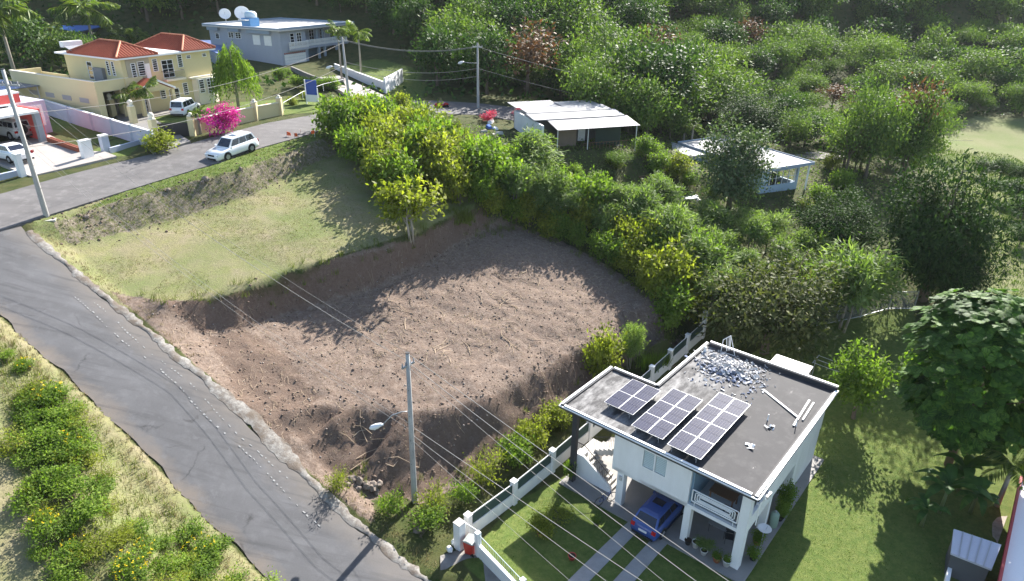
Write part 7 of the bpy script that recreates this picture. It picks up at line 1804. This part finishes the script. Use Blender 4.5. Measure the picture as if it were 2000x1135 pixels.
for (u, v, s_) in ((688,938,.34),(702,940,.30),(715,950,.36),(728,952,.42),(740,946,.3),(680,948,.22),(735,962,.25),(815,1038,.30),(700,955,.24),(402,352,.36),(395,358,.24),(170,425,.22),(330,372,.2),(470,330,.2)):
    p = G(u, v); up = v < 500
    o = inst('rock', rme, None, (p.x, p.y, p.z + s_ * .2), (random.uniform(0, 3), random.uniform(0, 3), random.uniform(0, 3)), (s_, s_ * .85, s_ * .7))
    tag(o, 'grey boulder sitting on the rough bank below the upper street' if up else 'pale boulder at the foot of the earth bank near the lamp pole', 'rock', 'boulders on the street bank' if up else 'boulders near the lamp pole')
# ------------------------------------------------------------------ pots
def pot(loc, r, h, mat, label, plant=None, ph=.5, pw=.5):
    o = thing('flower_pot', label, 'pot', loc)
    MB().lathe([(r*.7,0),(r,h*.9),(r*1.1,h*.9),(r*1.1,h),(r*.95,h),(r*.92,h*.86),(.01,h*.86)], n=16).build('pot', mat, o, True); MB().lathe([(.01,h*.84),(r*.93,h*.87)], n=12).build('soil', M_SOIL, o)
    if plant: pr = PROTO[plant][0]; inst('plant', pr['crown'], o, (0, 0, h * .8), (0, 0, 1), (pw / pr['w'], pw / pr['w'], ph / pr['h']))
    return o
def PO(u, v, *a, z=GZ, **k): p = P(u, v, z + .03); pot((p.x, p.y, max(z + .03, ground_z(p.x, p.y) if z < -.6 else z + .03)), *a, **k)
PO(1343, 1062, .20, .30, M_POTB, 'black pot beside the white column of the carport')
PO(1358, 1068, .22, .42, M_POTW, 'empty white bucket beside the black pot')
PO(1374, 1082, .20, .30, M_POTW, 'white pot with a spreading fern at the patio edge', plant='feather_tree', ph=.75, pw=1.1)
PO(1399, 1096, .24, .34, M_TERRA, 'terracotta pot with a green plant at the patio edge', plant='weed', ph=.55, pw=.8)
PO(1418, 1104, .24, .42, M_POTW, 'tall white pot with broad leaves next to the corner column', plant='weed', ph=.5, pw=.6)
PO(1478, 1062, .26, .36, M_TERRA, 'terracotta pot on the garden side of the house', plant='green_bush', ph=.9, pw=.9)
PO(1470, 1092, .24, .30, M_POTB, 'dark pot with a bushy plant beside the corner column', plant='weed', ph=.8, pw=1.1)
PO(1530, 990, .26, .34, M_TERRA, 'terracotta pot with a tall shrub by the dark garden doorway', plant='green_bush', ph=1.7, pw=1.3)
PO(1522, 1015, .24, .30, M_POTB, 'dark pot with leaves by the dark garden doorway', plant='bright_tree', ph=1.2, pw=1.0)
for (u, v, m_, lab, pl, ph, pw) in ((1056,1046,M_TERRA,'terracotta pot with a leggy shrub on the front lawn','yellow_bush',1.3,1.5), (1117,1092,plain('red_pot', (.42, .04, .03), .5),'small red pot on the front lawn near the drive strip',None,0,0), (1165,1024,M_POTB,'low black pot with an agave like plant on the front lawn','weed',.45,.8)):
    p = G(u, v); pot((p.x, p.y, p.z), .22, .30, m_, lab, plant=pl, ph=ph, pw=pw)
p = G(1090, 1010); tree('pale_weed', p, .8, 1.9, 'leafy shrub on the front lawn beside the terracotta pot', None, 'lawn_shrub', 'bush', parts=('stems', 'foliage'))
p = P(1112, 935, -.45); tree('green_bush', p, 1.5, .9, 'climber growing at the foot of the dark stair column', None, 'climber', 'bush', parts=('stems', 'foliage'))
p = P(*[1272, 712], .6)
for (u, v, lab) in ((1268,716,'grassy clump between the boundary wall and the bare lot'), (1290,708,'second grassy clump against the boundary wall')):
    q = G(u, v); blades_pts = [(q.x + random.gauss(0, .35), q.y + random.gauss(0, .35), q.z) for _ in range(40)]; blades('grass_clump', blades_pts, 1.1, .05, 10, .1, L_BR, lab, 'grass', u, .8)
q = G(905, 432); blades('grass_clump', [(q.x + random.gauss(0, .4), q.y + random.gauss(0, .4), q.z) for _ in range(40)], 1.2, .05, 9, .1, L_GR, 'tall grass clump at the top corner of the cut', 'grass', 77, .8)

md = scatter_zone(lambda X, Y: in_poly(X, Y, meadow_poly) & (np.abs(X) < .8 * Y + 4), 26000, 25, 80, 40, 110, 44)
blades('meadow_grass', md, .30, .07, 4, .25, L_LW, 'long bright grass of the open meadow', 'grass', 45, .9)
# ------------------------------------------------------------------ the air: a light haze over the valley
hz = NT('haze_air'); hz.n.remove(hz.bsdf)
pv = hz.node('ShaderNodeVolumePrincipled'); pv.inputs['Color'].default_value = (.86, .90, .95, 1); pv.inputs['Density'].default_value = .00009; pv.inputs['Anisotropy'].default_value = .1
hz.l.new(pv.outputs[0], hz.out.inputs['Volume'])
ho_ = MB().bx(-262, -30, -12, 262, 330, 70).build('haze', hz.mat)
stuff(tag(ho_, 'thin pale haze over the whole valley', 'haze'))
